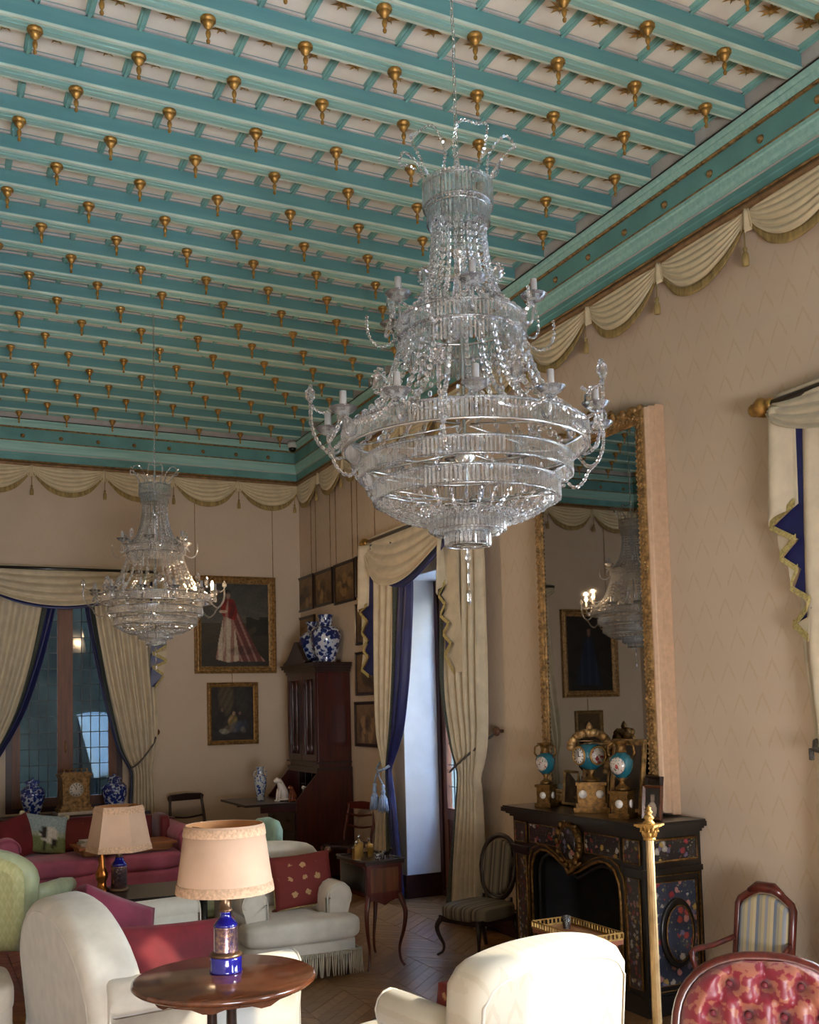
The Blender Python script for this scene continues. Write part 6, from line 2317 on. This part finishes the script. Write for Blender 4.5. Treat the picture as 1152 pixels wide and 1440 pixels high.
# bedside-type cabinet table with cabriole legs
def cabriole(mb, x, y, dx, dy, zt):
    k = .0
    pts = [(x, y, zt), (x + dx * .028, y + dy * .028, zt * .78), (x + dx * .022, y + dy * .022, zt * .55), (x - dx * .002, y - dy * .002, zt * .28), (x + dx * .004, y + dy * .004, zt * .10), (x + dx * .026, y + dy * .026, 0.008), (x + dx * .032, y + dy * .032, 0.0)]
    c = curve_pts(pts, .02)
    n = len(c)
    mb.tube(c, [.020 - .011 * min(1, i / n * 1.4) for i in range(n)], 8)
r = thing('side_table', 'small dark cabinet table on curved legs beside the fringed armchair', 'table', (2.695, 6.20, 0), radians(3))
obj('carcass', MB().bbox((-.125, -.20, .46), (.125, .20, .665)), 'wood_mahog', r)
obj('front_panel', MB().bbox((-.10, -.205, .49), (.10, -.199, .64)), 'wood_window', r)
obj('side_panel', MB().bbox((-.131, -.17, .49), (-.124, .17, .65)), 'ebony', r)
obj('top', MB().bbox((-.14, -.215, .665), (.14, .215, .682)), 'wood_dark', r)
gl = MB()
for a, b in (((-.14, -.215), (-.14, .215)), ((-.14, .215), (.14, .215)), ((.14, .215), (.14, -.215)), ((.14, -.215), (-.14, -.215))):
    gl.tube([(a[0], a[1], .69), ((a[0] + b[0]) / 2, (a[1] + b[1]) / 2, .683), (b[0], b[1], .69)], .007, 6)
obj('gallery_rim', gl, 'wood_dark', r)['kind'] = 'stuff'
ap = MB()
ap.T = Matrix.Translation((0, -.20, 0))
ap.slab([(-.125, .46), (-.125, .435), (-.08, .44), (-.04, .425), (0, .405), (.04, .425), (.08, .44), (.125, .435), (.125, .46)], .02)
obj('apron', ap, 'wood_mahog', r)
for sx in (-1, 1):
    for sy in (-1, 1):
        mb = MB()
        cabriole(mb, sx * .11, sy * .185, sx, sy, .47)
        obj('leg', mb, 'wood_mahog', r)
def bottle(label, x, y, h, rr, mat, grp):
    r = thing('bottle', label, 'bottle', (x, y, .690 if False else .683), 0, grp)
    obj('flask', MB().box((0, 0, h * .34), (rr * 2, rr * 2, h * .68)).lathe([(rr * .9, h * .68), (rr * .5, h * .74), (rr * .32, h * .78), (rr * .32, h * .84), (0, h * .84)], 12), mat, r)
    obj('stopper', MB().lathe([(0, h * .84), (rr * .4, h * .85), (rr * .5, h * .92), (rr * .3, h * .97), (0, h)], 10), 'silver', r)
for i, (dx, dy, h, rr, mt, lb) in enumerate(((-.09, -.06, .125, .022, 'amber_glass', 'square amber glass flask, left of the three on the cabinet table'), (-.03, .04, .15, .022, 'amber_glass', 'tallest amber glass flask with silver stopper on the cabinet table'),
                                       (.04, .03, .125, .020, 'amber_glass', 'amber glass flask at the right of the three on the cabinet table'))):
    bottle(lb, 2.665 + dx, 6.20 + dy, h, rr, mt, 'amber flasks on the cabinet table')
for lb, x, y, mt, sc in (('small silver animal figure in front of the flasks', 2.70, 6.06, 'silver', 1.0), ('small dark animal figure on the cabinet table', 2.76, 6.10, 'black', 1.1)):
    r = thing('animal_figurine', lb, 'figurine', (x, y, .683), .4)
    mb = MB()
    mb.tube([(-.03 * sc, 0, .030 * sc), (0, 0, .034 * sc), (.028 * sc, 0, .032 * sc), (.036 * sc, 0, .046 * sc), (.05 * sc, 0, .050 * sc), (.062 * sc, 0, .044 * sc)], [.010 * sc, .014 * sc, .013 * sc, .009 * sc, .011 * sc, .005 * sc], 8)
    for px_ in (-.022, .022):
        for py_ in (-.008, .008):
            mb.tube([(px_ * sc, py_ * sc, .028 * sc), (px_ * sc, py_ * sc, 0)], .0045 * sc, 6)
    mb.tube([(-.03 * sc, 0, .034 * sc), (-.045 * sc, 0, .05 * sc)], .003 * sc, 5)
    obj('body', mb, mt, r)

# ================================================================== WOODEN CHAIRS
def seat_chair(name, label, loc, rz, w, d, zs, zb, wood_, cloth, arms=False, oval=False, crest=False):
    r = thing(name, label, 'chair', loc, rz)
    obj('seat', MB().puff((0, 0, zs - .035), (w, d, .11), 5, 9), cloth, r)
    obj('seat_rail', MB().bbox((-w / 2 + .01, -d / 2 + .01, zs - .10), (w / 2 - .01, d / 2 - .01, zs - .06)), wood_, r)
    for sx in (-1, 1):
        mb = MB()
        cabriole(mb, sx * (w / 2 - .03), -(d / 2 - .03), sx, -1, zs - .07)
        obj('leg', mb, wood_, r)
        obj('leg', MB().tube([(sx * (w / 2 - .035), d / 2 - .03, zs - .07), (sx * (w / 2 - .035), d / 2 + .03, 0)], [.018, .013], 8), wood_, r)
    hw = w / 2 - .02
    z0 = zs + .015
    H = zb - z0
    if oval:
        ol = [(hw * .92 * cos(a) * (1 if sin(a) > 0 else .92), z0 + H * .5 + H * .5 * (abs(sin(a)) ** .8) * (1 if sin(a) > 0 else -1)) for a in [2 * pi * k / 28 for k in range(28)]]
    else:
        ol = [(-hw, z0), (hw, z0), (hw, z0 + H * .80), (hw * .92, z0 + H * .86)]
        for k in range(9):
            t = 1 - 2 * k / 8
            ol.append((hw * .62 * t, z0 + H * (.93 + .07 * (1 - t * t))))
        ol += [(-hw * .92, z0 + H * .86), (-hw, z0 + H * .80)]
    tl = Matrix.Translation((0, d / 2 - .05, 0)) @ Matrix.Translation((0, 0, z0)) @ Matrix.Rotation(-.16, 4, 'X') @ Matrix.Translation((0, 0, -z0))
    mb = MB()
    mb.T = tl
    cx, cz = 0, z0 + H * .5
    mb.slab([(cx + (x - cx) * .88, cz + (z - cz) * .88) for x, z in ol], .05, .02, 4)
    obj('backrest', mb, cloth, r)
    mb = MB()
    mb.T = tl
    mb.tube([(x, .025, z) for x, z in ol], .018, 8, closed=True)
    if crest:
        mb.tube([(-hw * .6, .022, z0 + H * .95), (-hw * .3, .02, z0 + H * 1.01), (hw * .3, .02, z0 + H * 1.01), (hw * .6, .022, z0 + H * .95)], [.016, .026, .026, .016], 8)
    obj('back_frame', mb, wood_, r)
    for sx in (-1, 1):
        mb = MB()
        mb.tube([(sx * hw * .72, d / 2 - .02, z0 + .02), (sx * hw * .78, d / 2 - .03, zs - .08)], .016, 8)
        obj('back_post', mb, wood_, r)
    if arms:
        for sx in (-1, 1):
            mb = MB()
            mb.tube(curve_pts([(sx * hw, d / 2 - .02, z0 + H * .42), (sx * (hw + .03), d / 2 - .14, z0 + H * .36), (sx * (hw + .03), -d / 2 + .12, z0 + H * .36), (sx * (hw + .02), -d / 2 + .07, z0 + H * .33), (sx * (hw + .01), -d / 2 + .085, z0 + H * .15), (sx * hw, -d / 2 + .10, zs - .07)], .02), .014, 8)
            obj('arm', mb, wood_, r)
    return r
seat_chair('low_chair', 'low chair in dark green-brown stripes with rounded back, left of the fireplace', (3.42, 6.06, 0), radians(-72), .38, .42, .325, .77, 'wood_dark', 'stripe_dark', oval=True)
seat_chair('low_armchair', 'small carved wooden armchair in blue and cream stripes, against right wall', (3.42, 3.64, 0), radians(-80), .34, .38, .32, .765, 'wood_mahog', 'stripe_light', arms=True, crest=True)
def frame_chair(name, label, loc, rz, w, d, zs, zb, rails, seat_mat, wood_='wood_mahog'):
    r = thing(name, label, 'chair', loc, rz)
    obj('seat', MB().puff((0, 0, zs), (w, d, .05), 7, 6), seat_mat, r)
    for sx in (-1, 1):
        obj('leg', MB().tube([(sx * (w / 2 - .02), -d / 2 + .02, zs), (sx * (w / 2 - .02), -d / 2 + .02, 0)], [.018, .013], 8), wood_, r)
        obj('leg', MB().tube(curve_pts([(sx * (w / 2 - .02), d / 2 + .05, 0), (sx * (w / 2 - .02), d / 2 - .02, zs), (sx * (w / 2 - .015), d / 2 + .02, (zs + zb) / 2), (sx * (w / 2 - .03), d / 2 + .06, zb)], .03), .015, 8), wood_, r)
    mb = MB()
    mb.T = Matrix.Translation((0, d / 2 + .045, 0))
    mb.slab([(-w / 2 + .01, zb - .055), (w / 2 - .01, zb - .055), (w / 2, zb - .01), (w / 2 - .03, zb + .008), (0, zb + .018), (-w / 2 + .03, zb + .008), (-w / 2, zb - .01)], .024, .006, 2)
    obj('top_rail', mb, wood_, r)
    for z in rails:
        mb = MB()
        mb.tube(curve_pts([(-w / 2 + .02, d / 2 + .02, z), (0, d / 2 + .03, z - .018), (w / 2 - .02, d / 2 + .02, z)], .03), .011, 6)
        obj('slat', mb, wood_, r)
    return r
frame_chair('ladder_chair', 'red-brown ladder-back chair between the tall bureau and the curtain', (3.62, 8.86, 0), radians(-62), .36, .36, .40, .77, (.56, .67), 'wood_dark')
frame_chair('carved_chair', 'dark carved wooden chair with open back standing by the back wall', (2.55, 10.20, 0), radians(12), .40, .38, .42, .83, (.62,), 'crimson', 'wood_dark')
# turquoise silk chair behind the beige shade
r = thing('silk_chair', 'pale turquoise silk chair back showing right of the front lampshade', 'chair', (2.38, 8.25, 0), radians(-78))
obj('seat', MB().puff((0, 0, .38), (.44, .44, .14), 5, 7), 'turq_silk', r)
mb = MB()
mb.T = Matrix.Translation((0, .16, 0)) @ Matrix.Rotation(-.14, 4, 'X')
mb.slab([(-.2, .40), (.2, .40), (.23, .58), (.21, .70), (.14, .765), (0, .785), (-.14, .765), (-.21, .70), (-.23, .58)], .09, .035, 4)
obj('backrest', mb, 'turq_silk', r)
for sx in (-1, 1):
    for sy in (-1, 1):
        obj('leg', MB().lathe([(0, 0), (.012, 0), (.02, .32), (0, .32)], 8, (sx * .17, sy * .16, 0)), 'wood_dark', r)
# small pale green stool behind the front lamp
r = thing('footstool', 'pale green stool on thin dark legs behind the front lampshade', 'stool', (1.86, 7.30, 0), .2)
obj('seat', MB().puff((0, 0, .265), (.56, .42, .09), 5, 8), 'satin_green', r)
for sx in (-1, 1):
    for sy in (-1, 1):
        mb = MB()
        cabriole(mb, sx * .20, sy * .15, sx, sy, .23)
        obj('leg', mb, 'wood_dark', r)

# buttoned red chair in the right corner of the picture
def tufted_chair():
    r = thing('tufted_chair', 'balloon-backed chair in buttoned red damask with wooden rim, bottom right corner', 'chair', (2.05, 2.08, 0), radians(-43))
    hw, z0, zt = .245, .44, .90
    buttons = []
    for row, z in enumerate((.83, .745, .66, .575, .49)):
        n = 3 if row % 2 == 0 else 4
        for i in range(n):
            buttons.append(((i - (n - 1) / 2) * .098, z))
    def prof(z):
        t = (z - (z0 + zt) / 2) / ((zt - z0) / 2)
        return hw * max(0.0, 1 - abs(t) ** 2.5) ** (1 / 2.3)
    def fn(u, v):
        z = z0 + .004 + (zt - z0 - .008) * v
        x = (2 * u - 1) * prof(z)
        e = min(1, (1 - abs(2 * u - 1)) / .22) * min(1, (zt - z) / .05) * min(1, (z - z0) / .05)
        d = .055 * max(0, e) ** .5
        for bx, bz in buttons:
            rr = (x - bx) ** 2 + (z - bz) ** 2
            d -= .034 * math.exp(-rr / .0007)
        # creases joining neighbouring buttons in diamonds
        for i, (bx, bz) in enumerate(buttons):
            for cx_, cz_ in buttons[i + 1:]:
                if abs(abs(bz - cz_) - .085) < .01 and abs(abs(bx - cx_) - .049) < .012:
                    dx, dz = cx_ - bx, cz_ - bz
                    tt = max(0, min(1, ((x - bx) * dx + (z - bz) * dz) / (dx * dx + dz * dz)))
                    q = (x - bx - dx * tt) ** 2 + (z - bz - dz * tt) ** 2
                    d -= .010 * math.exp(-q / .00012)
        for bx, bz in buttons[:3]:
            if z > bz and abs(x - bx) < .03:
                d -= .008 * math.exp(-((x - bx) ** 2) / .00006)
        return (x, -d, z)
    T_ = Matrix.Translation((0, .20, 0)) @ Matrix.Translation((0, 0, z0)) @ Matrix.Rotation(-.16, 4, 'X') @ Matrix.Translation((0, 0, -z0))
    mb = MB()
    mb.T = T_
    mb.grid(fn, 70, 80)
    obj('tufted_pad', mb, 'red_damask', r)
    rim = []
    N_ = 44
    for k in range(N_):
        a = 2 * pi * k / N_
        z = (z0 + zt) / 2 + (zt - z0) / 2 * sin(a)
        x = prof(z) * (1 if cos(a) > 0 else -1)
        rim.append((x * 1.03, .008, (z0 + zt) / 2 + (z - (z0 + zt) / 2) * 1.02))
    mb = MB()
    mb.T = T_
    mb.tube(rim, .018, 8, closed=True)
    obj('wooden_rim', mb, 'wood_mahog', r)
    mb = MB()
    mb.T = T_
    mb.slab([(x * .98, z) for x, y, z in rim], .05, .015) if False else mb.slab([(x * .97, z) for x, y, z in rim], .03, .012)
    obj('outside_back', mb, 'crimson', r)
    for bx, bz in buttons:
        if abs(bx) < prof(bz) - .03:
            mb = MB()
            mb.T = T_
            mb.puff((bx, -.022, bz), (.020, .014, .020), 2.2, 4)
            obj('button', mb, 'crimson', r)
    obj('seat', MB().puff((0, -.02, .37), (.50, .46, .14), 5, 10), 'red_damask', r)
    obj('seat_rail', MB().puff((0, -.02, .29), (.48, .44, .07), 12, 6), 'wood_mahog', r)
    for sx in (-1, 1):
        mb = MB()
        cabriole(mb, sx * .19, -.18, sx, -1, .28)
        obj('leg', mb, 'wood_mahog', r)
        obj('leg', MB().tube([(sx * .17, .15, .28), (sx * .18, .22, 0)], [.02, .014], 8), 'wood_mahog', r)
        obj('back_post', MB().tube([(sx * .12, .19, .30), (sx * .12, .205, .50)], .018, 8), 'wood_mahog', r)
tufted_chair()

# ================================================================== BUREAU BOOKCASE AND PORCELAIN
def bureau():
    r = thing('bureau_bookcase', 'tall dark mahogany bureau bookcase with fall front open, by room corner', 'cabinet', (W - .012, 9.72, 0), -pi / 2)
    hw, d1, d2 = .44, .585, .36          # local: x along the wall (towards the viewer +), -y into the room
    b = MB()
    b.T = Matrix.Rotation(0, 4, 'Z')
    # lower case with slant sides
    prof = [(0, .06), (d1, .06), (d1, .80), (d2 - .01, 1.07), (0, 1.07)]
    for s in (-1, 1):
        vs = [(s * hw, -a, z) for a, z in prof] + [(s * (hw - .025), -a, z) for a, z in prof]
        n = len(prof)
        b.add(vs, [tuple(range(n)), tuple(range(n, 2 * n))[::-1]] + [(i, (i + 1) % n, n + (i + 1) % n, n + i) for i in range(n)], False)
    b.bbox((-hw + .025, -.03, .06), (hw - .025, 0, 1.07)).bbox((-hw + .025, -d1 + .01, .06), (hw - .025, -.03, .70)).bbox((-hw + .025, -d2, 1.045), (hw - .025, -.03, 1.07)).bbox((-hw + .025, -d1 + .03, .74), (hw - .025, -.03, .755))
    obj('bureau_case', b, 'wood_bureau', r)
    for i, (za, zb_) in enumerate(((.10, .29), (.31, .49), (.51, .68))):
        dr = obj('drawer', MB().bbox((-hw + .035, -d1 - .008, za), (hw - .035, -d1 + .012, zb_)), 'wood_dark', r)
        for s in (-.22, .22):
            obj('drawer_handle', MB().tube([(s - .035, -d1 - .01, (za + zb_) / 2 + .01), (s - .03, -d1 - .028, (za + zb_) / 2 - .01), (s + .03, -d1 - .028, (za + zb_) / 2 - .01), (s + .035, -d1 - .01, (za + zb_) / 2 + .01)], .004, 5), 'bronze', dr)
    pg = MB()
    for k in range(5):
        x = -hw + .05 + k * (2 * hw - .1) / 4
        pg.bbox((x - .006, -.26, .755), (x + .006, -.05, 1.045))
    pg.bbox((-hw + .03, -.24, .90), (hw - .03, -.05, .91))
    obj('pigeonholes', pg, 'wood_dark', r)['kind'] = 'stuff'
    obj('fall_front', MB().bbox((-hw + .01, -d1 - .50, .765), (hw - .01, -d1 + .02, .787)), 'wood_dark', r)
    for s in (-1, 1):
        obj('loper', MB().bbox((s * (hw - .05) - .015, -d1 - .34, .70), (s * (hw - .05) + .015, -d1 + .05, .763)), 'wood_bureau', r)
    # upper case
    u = MB()
    u.bbox((-hw + .02, -d2 + .02, 1.075), (hw - .02, 0, 2.10))
    obj('bookcase', u, 'wood_bureau', r)
    m = MB()
    m.bbox((-hw, -d2 - .005, 1.07), (hw, 0, 1.10)).bbox((-hw + .005, -d2 - .012, 1.14), (hw - .005, 0, 1.155))
    obj('waist_moulding', m, 'wood_dark', r)
    for s in (-1, 1):
        a, c = sorted((s * .005, s * (hw - .03)))
        dm = MB()
        dm.bbox((a, -d2 - .002, 1.16), (a + .05, -d2 + .02, 2.03)).bbox((c - .05, -d2 - .002, 1.16), (c, -d2 + .02, 2.03)).bbox((a + .05, -d2 - .002, 1.16), (c - .05, -d2 + .02, 1.22)).bbox((a + .05, -d2 - .002, 1.97), (c - .05, -d2 + .02, 2.03))
        dd = obj('door', dm, 'wood_bureau', r)
        obj('door_panel', MB().bbox((a + .05, -d2 + .012, 1.22), (c - .05, -d2 + .02, 1.97)), 'wood_dark', dd)
        for q in (.35, .65):
            x = a + (c - a) * q
            obj('turned_column', MB().lathe([(0, 1.225), (.016, 1.225), (.012, 1.26), (.02, 1.29), (.010, 1.33), (.013, 1.60), (.010, 1.86), (.02, 1.90), (.012, 1.93), (.016, 1.965), (0, 1.965)], 10, (x, -d2 + .004, 0)), 'wood_bureau', dd)
    c = MB()
    for z0, z1, e in ((2.03, 2.06, .01), (2.06, 2.085, .025), (2.085, 2.11, .045), (2.11, 2.125, .055)):
        c.bbox((-hw + .01 - e, -d2 - e, z0), (hw - .01 + e, 0, z1))
    obj('cornice', c, 'wood_dark', r)
    pd = MB()
    pd.T = Matrix.Translation((0, -d2 - .03, 0))
    pd.slab([(-hw - .02, 2.125), (.18, 2.125), (.17, 2.17), (.10, 2.235), (.02, 2.30), (-.05, 2.355), (-.11, 2.36), (-.18, 2.30), (-.27, 2.235), (-.36, 2.18), (-hw - .02, 2.15)], .045, .008)
    obj('pediment', pd, 'wood_dark', r)
    for s in (-1, 1):
        for y in (-d1 + .05, -.05):
            obj('foot', MB().lathe([(0, 0), (.025, 0), (.04, .03), (.03, .06), (0, .06)], 10, (s * (hw - .06), y, 0)), 'wood_dark', r)
bureau()

def jar(name, label, loc, h, r_, mat, lid=True, group=None, neck=.45):
    r = thing(name, label, 'vase' if not lid else 'jar', loc, 0, group)
    p = [(0, 0), (r_ * .62, 0), (r_ * .66, h * .03), (r_ * .60, h * .10), (r_ * .74, h * .22), (r_ * .94, h * .42), (r_, h * .56), (r_ * .95, h * .66), (r_ * .72, h * .745), (r_ * neck, h * .775), (r_ * neck * .95, h * .83), (r_ * neck * 1.06, h * .85), (0, h * .85)]
    obj('body', MB().lathe(p, 28), mat, r)
    if lid:
        obj('lid', MB().lathe([(0, h * .85), (r_ * .62, h * .85), (r_ * .64, h * .865), (r_ * .56, h * .90), (r_ * .30, h * .935), (r_ * .10, h * .945), (r_ * .13, h * .97), (r_ * .06, h * .995), (0, h)], 24), mat, r)
    else:
        obj('rim', MB().lathe([(r_ * neck * 1.0, h * .83), (r_ * neck * .92, h * .92), (r_ * neck * 1.15, h * .985), (r_ * neck * 1.15, h), (r_ * neck * .8, h), (r_ * neck * .8, h * .86)], 24, close=False), mat, r)
    return r
jar('porcelain_vase', 'large blue and white vase on the bureau top, nearer the viewer', (3.70, 9.50, 2.113), .50, .155, 'porcelain', lid=False)
jar('porcelain_vase', 'large blue and white vase on the bureau top, half behind the pediment', (3.72, 9.90, 2.113), .46, .150, 'porcelain', lid=False)
jar('ginger_jar', 'blue and white lidded jar left of the gilt clock on console', (1.01, 10.30, .722), .37, .115, 'porcelain_jar')
jar('ginger_jar', 'blue and white lidded jar right of the gilt clock on console', (1.765, 10.30, .722), .37, .125, 'porcelain_jar')
r = jar('slender_vase', 'slender pale blue and white vase with small handles on the open desk flap', (3.06, 9.70, .790), .33, .062, 'porcelain_pale', lid=False, neck=.55)
for s in (-1, 1):
    obj('handle', MB().tube([(s * .05, 0, .22), (s * .07, 0, .245), (s * .06, 0, .28), (s * .032, 0, .29)], .006, 6), 'porcelain_pale', r)
# console under the leaded window
r = thing('console_table', 'dark console behind the rose sofa, carrying clock and jars', 'table', (1.385, 10.32, 0))
obj('top', MB().bbox((-.70, -.17, .69), (.70, .17, .72)), 'wood_dark', r)
obj('frieze', MB().bbox((-.66, -.14, .58), (.66, .14, .69)), 'wood_dark', r)
for sx in (-1, 1):
    for sy in (-1, 1):
        obj('leg', MB().lathe([(0, 0), (.02, 0), (.024, .58), (0, .58)], 8, (sx * .62, sy * .11, 0)), 'wood_dark', r)
# gilt bracket clock
r = thing('bracket_clock', 'square gilt clock with white dial on the console before the leaded window', 'clock', (1.385, 10.30, .722), radians(8))
obj('marble_base', MB().bbox((-.175, -.10, 0), (.175, .10, .03)), 'white_porcelain', r)
b = MB()
for x, z0, z1 in ((.155, .03, .06), (.14, .06, .085), (.122, .085, .35), (.14, .35, .37), (.15, .37, .385), (.13, .385, .40)):
    b.bbox((-x, -x * .62, z0), (x, x * .62, z1))
obj('case', b, 'gold_old', r)
cl = MB()
for s in (-1, 1):
    cl.lathe([(0, .085), (.016, .085), (.012, .11), (.013, .31), (.018, .345), (0, .35)], 10, (s * .118, -.075, 0))
obj('columns', cl, 'gold_old', r)['kind'] = 'stuff'
gl = MB()
for s in range(5):
    gl.lathe([(0, .40), (.010, .40), (.006, .42), (.009, .43), (0, .44)], 8, (-.11 + .055 * s, -.06, 0))
gl.tube([(-.12, -.06, .432), (.12, -.06, .432)], .004, 5)
obj('top_gallery', gl, 'gold_old', r)['kind'] = 'stuff'
dd = MB()
dd.tube([(0, -.074, .235), (0, -.086, .235)], .066, 26)
d = obj('dial', dd, 'white_porcelain', r)
obj('bezel', MB().tube([(.072 * cos(t), -.082, .235 + .072 * sin(t)) for t in [2 * pi * k / 26 for k in range(26)]], .007, 6, closed=True), 'brass', d)
h = MB()
for k in range(12):
    t = 2 * pi * k / 12
    h.box((.052 * sin(t), -.0868, .235 + .052 * cos(t)), (.005, .002, .014), Ry(t))
h.box((-.010, -.0875, .255), (.004, .002, .046), Ry(-.45)).box((.002, -.0875, .268), (.003, .002, .06), Ry(.03))
obj('hands_and_hours', h, 'black', d)
# figurines on the desk flap
def dog(label, loc, rz, s, mat):
    r = thing('dog_figurine', label, 'figurine', loc, rz)
    mb = MB()
    mb.tube([(0, .035 * s, .02 * s), (0, .02 * s, .07 * s), (0, -.005 * s, .13 * s), (0, -.02 * s, .165 * s), (0, -.045 * s, .175 * s), (0, -.07 * s, .165 * s)], [.04 * s, .042 * s, .032 * s, .026 * s, .026 * s, .012 * s], 10)
    for x in (-.02, .02):
        mb.tube([(x * s, -.02 * s, .10 * s), (x * s, -.032 * s, .05 * s), (x * s, -.035 * s, 0), (x * s, -.055 * s, .004 * s)], [.012 * s, .010 * s, .009 * s, .007 * s], 6)
        mb.tube([(x * 1.1 * s, -.02 * s, .185 * s), (x * 1.6 * s, -.025 * s, .155 * s)], [.008 * s, .010 * s], 6)
    mb.puff((0, .02 * s, .012 * s), (.09 * s, .11 * s, .024 * s), 3, 5)
    obj('body', mb, mat, r)
dog('white porcelain seated dog on the open desk flap', (3.215, 9.52, .790), radians(-80), 1.15, 'white_porcelain')
dog('small brown seated dog figure on the desk flap', (3.29, 9.42, .790), radians(-60), .75, 'wood_rose')
dog('small white seated animal right of the brown figure on the desk flap', (3.42, 9.42, .790), radians(-50), .72, 'white_porcelain')
# security camera in the corner of the ceiling
r = thing('security_camera', 'small white dome camera in the ceiling corner', 'camera', (3.755, 10.55, 4.64), .5)
obj('mount', MB().lathe([(0, 0), (.055, 0), (.055, -.05), (.045, -.065), (0, -.065)], 20), 'camera_white', r)
obj('dome', MB().lathe([(.044, -.062), (.040, -.085), (.026, -.103), (0, -.11)], 20), 'black', r)
